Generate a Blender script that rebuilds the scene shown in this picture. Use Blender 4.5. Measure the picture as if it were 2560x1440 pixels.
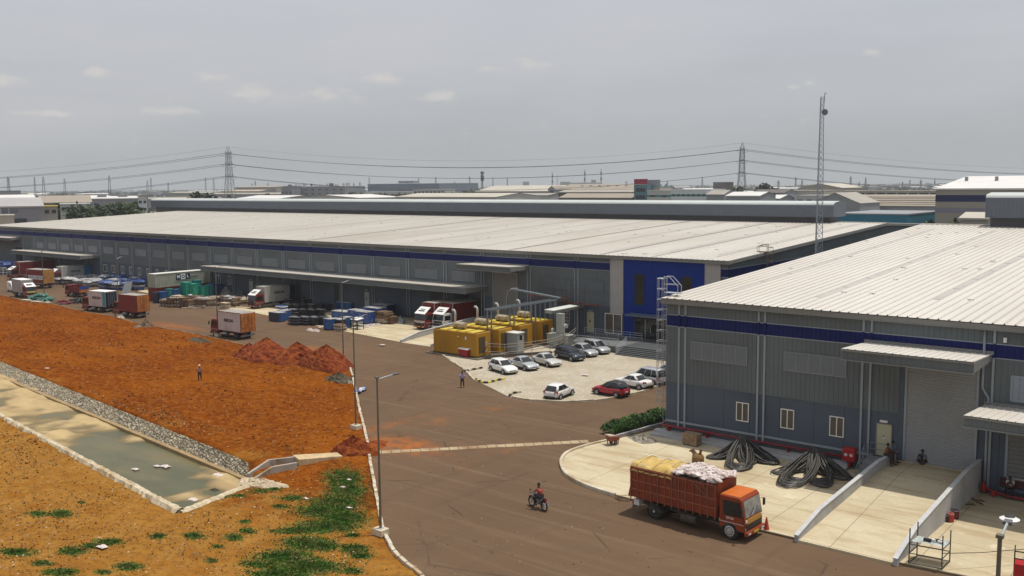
import bpy, math, random
import numpy as np
from mathutils import Vector, Matrix
random.seed(7); RNG = np.random.default_rng(11)
R = math.radians
S = bpy.context.scene
COL = S.collection
for o in list(bpy.data.objects): bpy.data.objects.remove(o)

# ------------------------------------------------------------------ camera, sky, sun, exposure
CAM_H = 21.5
FOC, PITCH, ROLL, YAW = 2364.07, 0.10892711, -0.00879676, R(-39.27383)   # focal length in photo pixels (2560 wide)
_fw = Vector((math.sin(YAW)*math.cos(PITCH), math.cos(YAW)*math.cos(PITCH), -math.sin(PITCH)))
_r0 = Vector((math.cos(YAW), -math.sin(YAW), 0)); _u0 = _r0.cross(_fw)
_r = math.cos(ROLL)*_r0 + math.sin(ROLL)*_u0
_u = -math.sin(ROLL)*_r0 + math.cos(ROLL)*_u0
cam = bpy.data.objects.new('camera', bpy.data.cameras.new('camera')); COL.objects.link(cam)
cam.data.sensor_width = 36; cam.data.lens = FOC/2560*36
cam.data.clip_start = 0.5; cam.data.clip_end = 30000
cam.matrix_world = Matrix(((_r.x,_u.x,-_fw.x,0),(_r.y,_u.y,-_fw.y,0),(_r.z,_u.z,-_fw.z,CAM_H),(0,0,0,1)))
S.camera = cam
SUN_DIR = Vector((0.17, 0.20, 1.0)).normalized()
SUN_EL = math.asin(SUN_DIR.z); SUN_AZ = math.atan2(SUN_DIR.x, SUN_DIR.y)
W = bpy.data.worlds.new('World'); S.world = W; W.use_nodes = True
def build_sky():
    nt = W.node_tree; n = nt.nodes; L = nt.links; n.clear()
    out = n.new('ShaderNodeOutputWorld'); bg = n.new('ShaderNodeBackground')
    sky = n.new('ShaderNodeTexSky'); sky.sky_type = 'NISHITA'; sky.sun_disc = False
    sky.sun_elevation = SUN_EL; sky.sun_rotation = SUN_AZ
    sky.air_density = 1.0; sky.dust_density = 6.0; sky.ozone_density = 1.5
    tc = n.new('ShaderNodeTexCoord')
    # thin high cloud sheet: desaturates the sky
    hs = n.new('ShaderNodeHueSaturation'); hs.inputs['Saturation'].default_value = 0.30
    L.new(sky.outputs[0], hs.inputs['Color'])
    def cloud(scale, sx, sz, lo, hi, detail, col, off):
        mp = n.new('ShaderNodeMapping'); mp.inputs['Scale'].default_value = (sx, sx, sz)
        mp.inputs['Location'].default_value = off
        L.new(tc.outputs['Generated'], mp.inputs['Vector'])
        nz = n.new('ShaderNodeTexNoise'); nz.inputs['Scale'].default_value = scale
        nz.inputs['Detail'].default_value = detail; nz.inputs['Roughness'].default_value = .55
        L.new(mp.outputs[0], nz.inputs['Vector'])
        rp = n.new('ShaderNodeMapRange'); rp.inputs['From Min'].default_value = lo; rp.inputs['From Max'].default_value = hi
        rp.interpolation_type = 'SMOOTHSTEP'
        L.new(nz.outputs['Fac'], rp.inputs['Value'])
        return rp
    sep = n.new('ShaderNodeSeparateXYZ'); L.new(tc.outputs['Generated'], sep.inputs[0])
    # uniform veil radiance, brighter towards the zenith as in hazy noon light
    veil = n.new('ShaderNodeMapRange'); veil.inputs['From Min'].default_value = 0.0; veil.inputs['From Max'].default_value = .28
    L.new(sep.outputs['Z'], veil.inputs['Value'])
    vc = n.new('ShaderNodeMixRGB'); vc.inputs[1].default_value = (4.75,5.0,5.1,1); vc.inputs[2].default_value = (5.75,6.15,6.95,1)
    L.new(veil.outputs[0], vc.inputs[0])
    m0 = n.new('ShaderNodeMixRGB'); m0.inputs[0].default_value = .82
    L.new(hs.outputs[0], m0.inputs[1]); L.new(vc.outputs[0], m0.inputs[2])
    c1 = cloud(1.6, 1.0, 4.0, .35, .75, 5, None, (3.1,1.7,.4))
    m1 = n.new('ShaderNodeMixRGB'); m1.inputs[2].default_value = (6.5,6.35,6.6,1)
    k1 = n.new('ShaderNodeMath'); k1.operation = 'MULTIPLY'; k1.inputs[1].default_value = .45
    L.new(c1.outputs[0], k1.inputs[0]); L.new(k1.outputs[0], m1.inputs[0]); L.new(m0.outputs[0], m1.inputs[1])
    # small cumulus puffs low over the plain, at fixed bearings
    nz2 = n.new('ShaderNodeTexNoise'); nz2.inputs['Scale'].default_value = 32; nz2.inputs['Detail'].default_value = 7; nz2.inputs['Roughness'].default_value = .62
    mp2 = n.new('ShaderNodeMapping'); mp2.inputs['Scale'].default_value = (1,1,2.2); L.new(tc.outputs['Generated'], mp2.inputs['Vector']); L.new(mp2.outputs[0], nz2.inputs['Vector'])
    acc = None
    for az, el, rh, rv in ((-66.9,5.8,1.6,.62),(-54.1,5.3,2.2,.72),(-49.9,5.3,2.1,.66),(-46.8,6.3,1.6,.42),(-56.4,6.2,1.3,.4),(-43.7,5.2,2.3,.45),(-65.2,4.0,2.8,.28),(-62.4,6.3,.8,.3),(-38.0,7.1,1.5,.38),(-40.6,6.9,1.1,.3),(-18.8,7.1,.95,.34),(-23.0,5.4,.55,.24),(-22.0,5.6,.5,.2),(-58.5,4.3,2.6,.32),(-71.0,5.2,1.5,.4)):
        d = (math.sin(R(az))*math.cos(R(el)), math.cos(R(az))*math.cos(R(el)), math.sin(R(el)))
        v1 = n.new('ShaderNodeVectorMath'); v1.operation='SUBTRACT'; v1.inputs[1].default_value = d; L.new(tc.outputs['Generated'], v1.inputs[0])
        v2 = n.new('ShaderNodeVectorMath'); v2.operation='MULTIPLY'; v2.inputs[1].default_value = (1/R(rh),1/R(rh),1/R(rv)); L.new(v1.outputs[0], v2.inputs[0])
        v3 = n.new('ShaderNodeVectorMath'); v3.operation='LENGTH'; L.new(v2.outputs[0], v3.inputs[0])
        k = n.new('ShaderNodeMapRange'); k.inputs['From Min'].default_value = 1.25; k.inputs['From Max'].default_value = 0; L.new(v3.outputs['Value'], k.inputs['Value'])
        if acc is None: acc = k.outputs[0]
        else:
            mm = n.new('ShaderNodeMath'); mm.operation='MAXIMUM'; L.new(acc, mm.inputs[0]); L.new(k.outputs[0], mm.inputs[1]); acc = mm.outputs[0]
    sc_ = n.new('ShaderNodeMath'); sc_.operation='MULTIPLY_ADD'; sc_.inputs[1].default_value=2.6; sc_.inputs[2].default_value=-1.3; L.new(nz2.outputs['Fac'], sc_.inputs[0])
    ad = n.new('ShaderNodeMath'); ad.operation='ADD'; L.new(acc, ad.inputs[0]); L.new(sc_.outputs[0], ad.inputs[1])
    cr = n.new('ShaderNodeMapRange'); cr.interpolation_type='SMOOTHSTEP'; cr.inputs['From Min'].default_value=.25; cr.inputs['From Max'].default_value=1.15; cr.inputs['To Max'].default_value=.62; L.new(ad.outputs[0], cr.inputs['Value'])
    m2 = n.new('ShaderNodeMixRGB'); m2.inputs[2].default_value = (6.9,6.55,6.2,1)
    L.new(cr.outputs[0], m2.inputs[0]); L.new(m1.outputs[0], m2.inputs[1])
    bg.inputs['Strength'].default_value = 0.1
    L.new(m2.outputs[0], bg.inputs['Color']); L.new(bg.outputs[0], out.inputs['Surface'])
build_sky()
sun = bpy.data.objects.new('sun', bpy.data.lights.new('sun', 'SUN')); COL.objects.link(sun)
sun.data.energy = 3.5; sun.data.angle = R(0.6); sun.data.color = (1.0, .955, .87)
sun.rotation_euler = SUN_DIR.to_track_quat('Z', 'Y').to_euler()
S.view_settings.view_transform = 'Standard'; S.view_settings.look = 'None'
S.view_settings.exposure = 0.0; S.view_settings.gamma = 1.0
S.cycles.max_bounces = 5; S.cycles.diffuse_bounces = 3; S.cycles.glossy_bounces = 3
S.cycles.transparent_max_bounces = 8; S.cycles.volume_bounces = 0
S.cycles.sample_clamp_indirect = 4.0
S.cycles.use_denoising = True

# ------------------------------------------------------------------ measuring helpers: photo pixel -> point on a real plane
def ray(x, y): return (x-1280)/FOC*_r + (720-y)/FOC*_u + _fw
def G(x, y, z=0.0):
    v = ray(x, y); t = (z-CAM_H)/v.z; return Vector((v.x*t, v.y*t, z))
def PY(x, y, Y):
    v = ray(x, y)*(Y/ray(x, y).y); return Vector((v.x, Y, CAM_H+v.z))
def PX(x, y, X):
    v = ray(x, y)*(X/ray(x, y).x); return Vector((X, v.y, CAM_H+v.z))
def AT(x, y, D):            # point at horizontal range D along a pixel's direction
    v = ray(x, y); k = D/math.hypot(v.x, v.y); return Vector((v.x*k, v.y*k, CAM_H+v.z*k))
def DIR(x): v = ray(x, 470); return Vector((v.x, v.y, 0)).normalized()

# ------------------------------------------------------------------ materials
MATS = {}
def mat(name, c, r=.65, v=.12, s=1.2, bump=0, bs=None, metal=0, c2=None, s2=.15, k2=(.45,.65), coord='Object', spec=.4, stretch=None, dist=.02):
    if name in MATS: return MATS[name]
    m = bpy.data.materials.new(name); MATS[name] = m; m.use_nodes = True
    nt = m.node_tree; n = nt.nodes; L = nt.links; b = n['Principled BSDF']
    b.inputs['Roughness'].default_value = r; b.inputs['Metallic'].default_value = metal
    b.inputs['Specular IOR Level'].default_value = spec
    tc = n.new('ShaderNodeTexCoord'); vec = tc.outputs[coord]
    if stretch:
        mp = n.new('ShaderNodeMapping'); mp.inputs['Scale'].default_value = stretch; L.new(vec, mp.inputs[0]); vec = mp.outputs[0]
    nz = n.new('ShaderNodeTexNoise'); nz.inputs['Scale'].default_value = s; nz.inputs['Detail'].default_value = 7; nz.inputs['Roughness'].default_value = .62
    L.new(vec, nz.inputs['Vector'])
    mr = n.new('ShaderNodeMapRange'); mr.inputs['From Min'].default_value = .3; mr.inputs['From Max'].default_value = .7
    L.new(nz.outputs['Fac'], mr.inputs['Value'])
    mx = n.new('ShaderNodeMixRGB')
    mx.inputs[1].default_value = tuple(max(0,x*(1-v)) for x in c)+(1,); mx.inputs[2].default_value = tuple(min(1,x*(1+v)) for x in c)+(1,)
    L.new(mr.outputs[0], mx.inputs[0]); col = mx.outputs[0]
    if c2:
        n2 = n.new('ShaderNodeTexNoise'); n2.inputs['Scale'].default_value = s2; n2.inputs['Detail'].default_value = 8; n2.inputs['Roughness'].default_value = .6
        L.new(vec, n2.inputs['Vector'])
        m2 = n.new('ShaderNodeMapRange'); m2.inputs['From Min'].default_value = k2[0]; m2.inputs['From Max'].default_value = k2[1]
        L.new(n2.outputs['Fac'], m2.inputs['Value'])
        x2 = n.new('ShaderNodeMixRGB'); x2.inputs[2].default_value = tuple(c2)+(1,)
        L.new(m2.outputs[0], x2.inputs[0]); L.new(col, x2.inputs[1]); col = x2.outputs[0]
    L.new(col, b.inputs['Base Color'])
    if bump:
        bn = n.new('ShaderNodeTexNoise'); bn.inputs['Scale'].default_value = bs or s*6; bn.inputs['Detail'].default_value = 5
        L.new(vec, bn.inputs['Vector'])
        bp = n.new('ShaderNodeBump'); bp.inputs['Strength'].default_value = bump; bp.inputs['Distance'].default_value = dist
        L.new(bn.outputs['Fac'], bp.inputs['Height']); L.new(bp.outputs[0], b.inputs['Normal'])
    return m
def glass(name, c=(.02,.025,.028), r=.08):
    return mat(name, c, r=r, v=.3, s=.8, spec=.6)

# ------------------------------------------------------------------ mesh helper
class MB:
    def __init__(s): s.v=[]; s.f=[]; s.m=[]; s.T=None
    def add(s, vs, fs, m=0):
        k=len(s.v)
        if s.T is not None: vs=[s.T@Vector(p) for p in vs]
        s.v += [tuple(p) for p in vs]; s.f += [tuple(i+k for i in f) for f in fs]; s.m += [m]*len(fs); return s
    def box(s, x0,x1,y0,y1,z0,z1, m=0):
        v=[(x0,y0,z0),(x1,y0,z0),(x1,y1,z0),(x0,y1,z0),(x0,y0,z1),(x1,y0,z1),(x1,y1,z1),(x0,y1,z1)]
        return s.add(v,[(0,3,2,1),(4,5,6,7),(0,1,5,4),(1,2,6,5),(2,3,7,6),(3,0,4,7)],m)
    def cbox(s, cx,cy,cz,sx,sy,sz,m=0): return s.box(cx-sx/2,cx+sx/2,cy-sy/2,cy+sy/2,cz-sz/2,cz+sz/2,m)
    def hexa(s, bot, top, m=0):   # 4 bottom + 4 top points (counter-clockwise)
        return s.add(list(bot)+list(top),[(3,2,1,0),(4,5,6,7),(0,1,5,4),(1,2,6,5),(2,3,7,6),(3,0,4,7)],m)
    def bar(s, p, q, w, h=None, m=0):
        p=Vector(p); q=Vector(q); d=(q-p); h=h or w
        if d.length<1e-6: return s
        d.normalize(); a=Vector((0,0,1)) if abs(d.z)<.95 else Vector((1,0,0))
        x=d.cross(a).normalized()*(w/2); y=x.cross(d).normalized()*(h/2)
        v=[p-x-y,p+x-y,p+x+y,p-x+y,q-x-y,q+x-y,q+x+y,q-x+y]
        return s.add(v,[(0,1,2,3),(7,6,5,4),(0,4,5,1),(1,5,6,2),(2,6,7,3),(3,7,4,0)],m)
    def tube(s, pts, r, n=6, m=0, closed=False, caps=True):
        pts=[Vector(p) for p in pts]; N=len(pts); k0=[]
        vs=[]; prev=None
        for i,p in enumerate(pts):
            a=pts[(i-1)%N] if (i>0 or closed) else p; b=pts[(i+1)%N] if (i<N-1 or closed) else p
            d=(b-a); d = d.normalized() if d.length>1e-9 else Vector((0,0,1))
            if prev is None:
                x=d.cross(Vector((0,0,1)) if abs(d.z)<.9 else Vector((1,0,0))).normalized()
            else:
                x=(prev-d*prev.dot(d)); x = x.normalized() if x.length>1e-6 else d.orthogonal().normalized()
            prev=x; y=d.cross(x)
            rr = r[i] if isinstance(r,(list,tuple)) else r
            for j in range(n):
                t=2*math.pi*j/n; vs.append(p+x*math.cos(t)*rr+y*math.sin(t)*rr)
        fs=[]
        for i in range(N if closed else N-1):
            i2=(i+1)%N
            for j in range(n):
                j2=(j+1)%n; fs.append((i*n+j,i*n+j2,i2*n+j2,i2*n+j))
        if caps and not closed: fs += [tuple(reversed(range(n))), tuple(range((N-1)*n,N*n))]
        return s.add(vs,fs,m)
    def cyl(s, p, q, r, n=12, m=0, r2=None): return s.tube([p,q],[r,r if r2 is None else r2],n,m)
    def ext(s, prof, axis, a, b, m=0, caps=True, close=True):   # extrude a 2-D profile along an axis
        def P(u,w,t): return (t,u,w) if axis=='x' else ((u,t,w) if axis=='y' else (u,w,t))
        n=len(prof); vs=[P(u,w,a) for u,w in prof]+[P(u,w,b) for u,w in prof]
        fs=[(i,(i+1)%n,(i+1)%n+n,i+n) for i in range(n if close else n-1)]
        if caps and close: fs += [tuple(reversed(range(n))), tuple(range(n,2*n))]
        return s.add(vs,fs,m)
    def loft(s, rings, m=0, caps=True, close=True):
        n=len(rings[0]); vs=[p for r_ in rings for p in r_]; fs=[]
        for i in range(len(rings)-1):
            for j in range(n if close else n-1):
                j2=(j+1)%n; fs.append((i*n+j,i*n+j2,(i+1)*n+j2,(i+1)*n+j))
        if caps: fs += [tuple(reversed(range(n))), tuple(range((len(rings)-1)*n,len(rings)*n))]
        return s.add(vs,fs,m)
    def grid(s, nx, ny, fn, m=0):
        vs=[fn(i/nx,j/ny) for j in range(ny+1) for i in range(nx+1)]
        fs=[(j*(nx+1)+i,j*(nx+1)+i+1,(j+1)*(nx+1)+i+1,(j+1)*(nx+1)+i) for j in range(ny) for i in range(nx)]
        return s.add(vs,fs,m)
    def mesh(s, name, mats, smooth=False):
        me=bpy.data.meshes.new(name); me.from_pydata(s.v,[],s.f)
        mats = mats if isinstance(mats,(list,tuple)) else [mats]
        for x in mats: me.materials.append(x)
        if len(mats)>1: me.polygons.foreach_set('material_index', s.m)
        if smooth: me.polygons.foreach_set('use_smooth',[True]*len(s.f))
        me.update(); return me
    def build(s, name, mats, parent=None, smooth=False, bevel=0, fix=True):
        me=s.mesh(name,mats,smooth)
        if fix:
            import bmesh
            bm=bmesh.new(); bm.from_mesh(me); bmesh.ops.recalc_face_normals(bm, faces=bm.faces)
            if bevel: bmesh.ops.bevel(bm, geom=[e for e in bm.edges], offset=bevel, segments=1, affect='EDGES', clamp_overlap=True)
            bm.to_mesh(me); bm.free()
        o=bpy.data.objects.new(name,me); COL.objects.link(o)
        if parent is not None: o.parent=parent
        return o
def tag(o, label=None, cat=None, group=None, kind=None):
    if label: o['label']=label
    if cat: o['category']=cat
    if group: o['group']=group
    if kind: o['kind']=kind
    return o
def thing(name, label, cat, loc=(0,0,0), rz=0, group=None):
    o=bpy.data.objects.new(name,None); COL.objects.link(o); o.location=loc; o.rotation_euler=(0,0,rz)
    o.empty_display_size=.3
    return tag(o,label,cat,group)
def struct(o): o['kind']='structure'; return o
def kids(o): return [c for c in COL.objects if c.parent is o]
def copy_tree(o, loc=None, rz=None, label=None, group=None):
    c=o.copy(); COL.objects.link(c)
    if loc is not None: c.location=loc
    if rz is not None: c.rotation_euler=(0,0,rz)
    if label: c['label']=label
    if group: c['group']=group
    def rec(a,b):
        for k in list(a.children):
            d=k.copy(); COL.objects.link(d); d.parent=b; rec(k,d)
    rec(o,c)
    return c
def lettering(text, size, material, parent, loc, rot, name='lettering', extrude=.006, sx=1.0, bold=0.0):
    cu=bpy.data.curves.new(name,'FONT'); cu.body=text; cu.size=size; cu.extrude=extrude; cu.align_x='CENTER'; cu.align_y='CENTER'; cu.offset=bold
    t=bpy.data.objects.new(name+'_tmp',cu); COL.objects.link(t)
    dg=bpy.context.evaluated_depsgraph_get(); me=bpy.data.meshes.new_from_object(t.evaluated_get(dg))
    bpy.data.objects.remove(t); bpy.data.curves.remove(cu)
    me.materials.clear(); me.materials.append(material)
    o=bpy.data.objects.new(name,me); COL.objects.link(o); o.parent=parent; o.location=loc; o.rotation_euler=rot; o.scale=(sx,1,1)
    return o
def rnd(a,b): return random.uniform(a,b)
def smooth_line(pts, k=4):    # Catmull-Rom through ground points
    P=[Vector(p) for p in pts]; out=[]
    for i in range(len(P)-1):
        p0=P[max(i-1,0)]; p1=P[i]; p2=P[i+1]; p3=P[min(i+2,len(P)-1)]
        for j in range(k):
            t=j/k; out.append(.5*((2*p1)+(p2-p0)*t+(2*p0-5*p1+4*p2-p3)*t*t+(3*p1-p0-3*p2+p3)*t**3))
    out.append(P[-1]); return out
def strip(mb, line, w, z0, z1, m=0, side=1):   # a kerb: wall of width w along a line
    L=[Vector(p) for p in line]; nrm=[]
    for i in range(len(L)):
        d=(L[min(i+1,len(L)-1)]-L[max(i-1,0)]); d.z=0; d.normalize(); nrm.append(Vector((-d.y,d.x,0))*side)
    rings=[]
    for p,q in zip(L,nrm):
        a=Vector((p.x,p.y,0)); b=a+q*w
        rings.append([(a.x,a.y,z0),(b.x,b.y,z0),(b.x,b.y,z1),(a.x,a.y,z1)])
    mb.loft(rings,m)
# ------------------------------------------------------------------ palette
M_asph = None
def custom_ground(name, build):
    m=bpy.data.materials.new(name); MATS[name]=m; m.use_nodes=True
    nt=m.node_tree; build(nt, nt.nodes, nt.links, nt.nodes['Principled BSDF']); return m
def _noise(n,L,vec,scale,detail=6,rough=.6,dist=0):
    z=n.new('ShaderNodeTexNoise'); z.inputs['Scale'].default_value=scale; z.inputs['Detail'].default_value=detail
    z.inputs['Roughness'].default_value=rough; z.inputs['Distortion'].default_value=dist; L.new(vec,z.inputs['Vector']); return z.outputs['Fac']
def _mr(n,L,v,a,b,c=0,d=1,smooth=False):
    m=n.new('ShaderNodeMapRange'); m.inputs['From Min'].default_value=a; m.inputs['From Max'].default_value=b
    m.inputs['To Min'].default_value=c; m.inputs['To Max'].default_value=d
    if smooth: m.interpolation_type='SMOOTHSTEP'
    L.new(v,m.inputs['Value']); return m.outputs[0]
def _mix(n,L,f,a,b,mode='MIX'):
    x=n.new('ShaderNodeMixRGB'); x.blend_type=mode
    if isinstance(f,(int,float)): x.inputs[0].default_value=f
    else: L.new(f,x.inputs[0])
    for i,v in ((1,a),(2,b)):
        if isinstance(v,(tuple,list)): x.inputs[i].default_value=tuple(v)+(1,)
        else: L.new(v,x.inputs[i])
    return x.outputs[0]
def _math(n,L,op,a,b):
    x=n.new('ShaderNodeMath'); x.operation=op
    for i,v in ((0,a),(1,b)):
        if isinstance(v,(int,float)): x.inputs[i].default_value=v
        else: L.new(v,x.inputs[i])
    return x.outputs[0]
def _map(n,L,vec,scale,rot=0):
    m=n.new('ShaderNodeMapping'); m.inputs['Scale'].default_value=scale; m.inputs['Rotation'].default_value=(0,0,rot); L.new(vec,m.inputs[0]); return m.outputs[0]
def _bump(n,L,b,h,st,d):
    p=n.new('ShaderNodeBump'); p.inputs['Strength'].default_value=st; p.inputs['Distance'].default_value=d
    L.new(h,p.inputs['Height']); L.new(p.outputs[0],b.inputs['Normal'])
def m_asphalt(nt,n,L,b):
    tc=n.new('ShaderNodeTexCoord').outputs['Object']
    big=_noise(n,L,tc,.045,5,.55); mid=_noise(n,L,_map(n,L,tc,(.06,.5,1),R(8)),1.0,7,.65,.6); fine=_noise(n,L,tc,9,4)
    c=_mix(n,L,_mr(n,L,big,.35,.65),(.118,.074,.045),(.148,.094,.057))
    c=_mix(n,L,_mr(n,L,mid,.52,.74,0,.65),c,(.180,.118,.070))
    c=_mix(n,L,_mr(n,L,_noise(n,L,tc,.35,7,.6),.56,.72,0,.45),c,(.098,.064,.042))
    # red dust blown off the soil side, in patches
    c=_mix(n,L,_mr(n,L,_noise(n,L,tc,.11,8,.62,.3),.60,.72,0,.5),c,(.27,.105,.035))
    c=_mix(n,L,_mr(n,L,fine,.3,.75,0,.28),c,(.085,.057,.038))
    # red soil carried onto the road in three places
    for (qx,qy,rx,ry,k_) in ((1000,1113,4.6,2.6,1.1),(792,874,5.0,2.2,.8),(430,815,9,2.2,.7),(890,1085,1.2,9,.5)):
        q=G(qx,qy); v1=n.new('ShaderNodeVectorMath'); v1.operation='SUBTRACT'; v1.inputs[1].default_value=(q.x,q.y,0); L.new(tc,v1.inputs[0])
        v2=n.new('ShaderNodeVectorMath'); v2.operation='MULTIPLY'; v2.inputs[1].default_value=(1/rx,1/ry,0); L.new(v1.outputs[0],v2.inputs[0])
        v3=n.new('ShaderNodeVectorMath'); v3.operation='LENGTH'; L.new(v2.outputs[0],v3.inputs[0])
        f=_math(n,L,'MULTIPLY',_mr(n,L,v3.outputs['Value'],1.3,.1,0,k_,True),_mr(n,L,_noise(n,L,tc,.9,7,.65),.35,.6)); c=_mix(n,L,f,c,(.34,.105,.025))
    # worn lighter wheel lanes, cracks and drips
    wv=_noise(n,L,_map(n,L,tc,(.035,.85,1),R(-9)),1.0,4,.5,.3); c=_mix(n,L,_mr(n,L,wv,.56,.70,0,.35),c,(.205,.145,.095))
    wv2=_noise(n,L,_map(n,L,tc,(.75,.04,1),R(-38)),1.0,4,.5,.2); c=_mix(n,L,_mr(n,L,wv2,.58,.72,0,.35),c,(.085,.055,.037))
    vo=n.new('ShaderNodeTexVoronoi'); vo.feature='DISTANCE_TO_EDGE'; vo.inputs['Scale'].default_value=.11; L.new(tc,vo.inputs['Vector'])
    c=_mix(n,L,_math(n,L,'MULTIPLY',_mr(n,L,vo.outputs['Distance'],.012,.002),_mr(n,L,_noise(n,L,tc,.2,3),.48,.6,0,.55)),c,(.05,.036,.027))
    c=_mix(n,L,_mr(n,L,_noise(n,L,tc,1.1,3,.5),.70,.76,0,.6),c,(.06,.043,.033))
    L.new(c,b.inputs['Base Color']); b.inputs['Roughness'].default_value=.95; b.inputs['Specular IOR Level'].default_value=.06
    _bump(n,L,b,_noise(n,L,tc,25,4),.35,.01)
M_asph=custom_ground('asphalt', m_asphalt)
def m_concrete(nt,n,L,b):
    tc=n.new('ShaderNodeTexCoord').outputs['Object']
    c=_mix(n,L,_mr(n,L,_noise(n,L,tc,.12,6),.35,.65),(.46,.385,.255),(.56,.485,.335))
    c=_mix(n,L,_mr(n,L,_noise(n,L,_map(n,L,tc,(.25,1.3,1)),.6,8,.65,.4),.47,.68,0,.8),c,(.335,.235,.125))
    c=_mix(n,L,_mr(n,L,_noise(n,L,tc,5,6),.45,.75,0,.35),c,(.36,.28,.18))
    c=_mix(n,L,_mr(n,L,_noise(n,L,tc,.7,8,.6),.62,.70,0,.55),c,(.66,.58,.44))
    # expansion joints
    sep=n.new('ShaderNodeSeparateXYZ'); L.new(tc,sep.inputs[0])
    j=None
    for ax,per,of in (('X',4.6,1.2),('Y',5.2,.7)):
        f=_math(n,L,'ADD',sep.outputs[ax],of); f=_math(n,L,'MODULO',_math(n,L,'ADD',f,4600+per*0),per)
        k=_math(n,L,'LESS_THAN',f,.045); j=k if j is None else _math(n,L,'MAXIMUM',j,k)
    c=_mix(n,L,_math(n,L,'MULTIPLY',j,.75),c,(.17,.125,.075))
    L.new(c,b.inputs['Base Color']); b.inputs['Roughness'].default_value=.9; b.inputs['Specular IOR Level'].default_value=.08
    _bump(n,L,b,_noise(n,L,tc,14,4),.2,.01)
M_conc=custom_ground('apron_concrete', m_concrete)
def m_paver(nt,n,L,b):
    tc=n.new('ShaderNodeTexCoord').outputs['Object']
    br=n.new('ShaderNodeTexBrick'); L.new(_map(n,L,tc,(1,1,1),R(20)),br.inputs['Vector'])
    br.inputs['Color1'].default_value=(.52,.475,.385,1); br.inputs['Color2'].default_value=(.42,.36,.27,1); br.inputs['Mortar'].default_value=(.25,.21,.15,1)
    br.inputs['Scale'].default_value=2.4; br.inputs['Mortar Size'].default_value=.03; br.inputs['Brick Width'].default_value=.6; br.inputs['Row Height'].default_value=.32
    c=_mix(n,L,_mr(n,L,_noise(n,L,tc,.25,8,.65),.42,.62,0,.75),br.outputs['Color'],(.33,.27,.185))
    c=_mix(n,L,_mr(n,L,_noise(n,L,tc,1.6,7,.6),.55,.72,0,.6),c,(.58,.53,.44))
    L.new(c,b.inputs['Base Color']); b.inputs['Roughness'].default_value=.9; b.inputs['Specular IOR Level'].default_value=.2
    _bump(n,L,b,_noise(n,L,tc,6,5),.4,.03)
M_paver=custom_ground('paver_blocks', m_paver)
def m_soil(nt,n,L,b):
    tc=n.new('ShaderNodeTexCoord').outputs['Object']
    sep=n.new('ShaderNodeSeparateXYZ'); L.new(tc,sep.inputs[0])
    c=_mix(n,L,_mr(n,L,_noise(n,L,tc,.07,6,.6),.34,.64),(.145,.031,.004),(.235,.068,.007))
    c=_mix(n,L,_mr(n,L,_noise(n,L,_map(n,L,tc,(.35,1,1),R(-35)),.28,8,.66,.5),.42,.66,0,.8),c,(.10,.022,.004))
    c=_mix(n,L,_mr(n,L,_noise(n,L,tc,1.5,8,.7),.46,.64,0,.7),c,(.31,.115,.018))
    c=_mix(n,L,_mr(n,L,_noise(n,L,tc,3.4,6,.7),.5,.64,0,.7),c,(.085,.020,.004))
    # drier sandy yellow ground on the camera side of the drain
    yy=_math(n,L,'ADD',_math(n,L,'ADD',sep.outputs['Y'],_math(n,L,'MULTIPLY',sep.outputs['X'],.11)),_mr(n,L,_noise(n,L,tc,.12,6,.6),.3,.7,-5,5))
    sand=_mr(n,L,yy,36.5,31.0,0,.82,True)
    dry=_mix(n,L,_mr(n,L,_noise(n,L,tc,.55,8,.65),.36,.66),(.275,.120,.020),(.375,.20,.048))
    dry=_mix(n,L,_mr(n,L,_noise(n,L,tc,2.2,8,.7),.46,.62,0,.75),dry,(.15,.072,.016))
    c=_mix(n,L,sand,c,dry)
    L.new(c,b.inputs['Base Color']); b.inputs['Roughness'].default_value=.97; b.inputs['Specular IOR Level'].default_value=0.0
    _bump(n,L,b,_noise(n,L,tc,3.2,8,.7),.9,.09)
M_soil=custom_ground('red_soil', m_soil)
def m_terrain(nt,n,L,b):
    tc=n.new('ShaderNodeTexCoord').outputs['Object']
    c=_mix(n,L,_mr(n,L,_noise(n,L,tc,.004,8,.6),.40,.60),(.075,.085,.045),(.21,.17,.115))
    c=_mix(n,L,_mr(n,L,_noise(n,L,tc,.02,8,.65),.5,.66),c,(.045,.062,.03))
    L.new(c,b.inputs['Base Color']); b.inputs['Roughness'].default_value=.95
M_terr=custom_ground('plain_ground', m_terrain)
PD_=.95
def m_bed(nt,n,L,b):
    tc=n.new('ShaderNodeTexCoord').outputs['Object']
    c=_mix(n,L,_mr(n,L,_noise(n,L,_map(n,L,tc,(.5,1.4,1),R(-6)),.25,8,.6,.5),.38,.62),(.46,.34,.17),(.35,.25,.125))
    c=_mix(n,L,_mr(n,L,_noise(n,L,tc,.5,8,.65),.52,.68,0,.7),c,(.25,.185,.10))
    sz=n.new('ShaderNodeSeparateXYZ'); L.new(tc,sz.inputs[0])
    c=_mix(n,L,_mr(n,L,sz.outputs['Z'],-PD_+.07,-PD_-.01,0,.85,True),c,(.135,.105,.055))      # mud still wet round the water
    L.new(c,b.inputs['Base Color']); b.inputs['Roughness'].default_value=.85; b.inputs['Specular IOR Level'].default_value=.15
    _bump(n,L,b,_noise(n,L,tc,2.5,6),.4,.05)
M_bed=custom_ground('pond_mud', m_bed)
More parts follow.
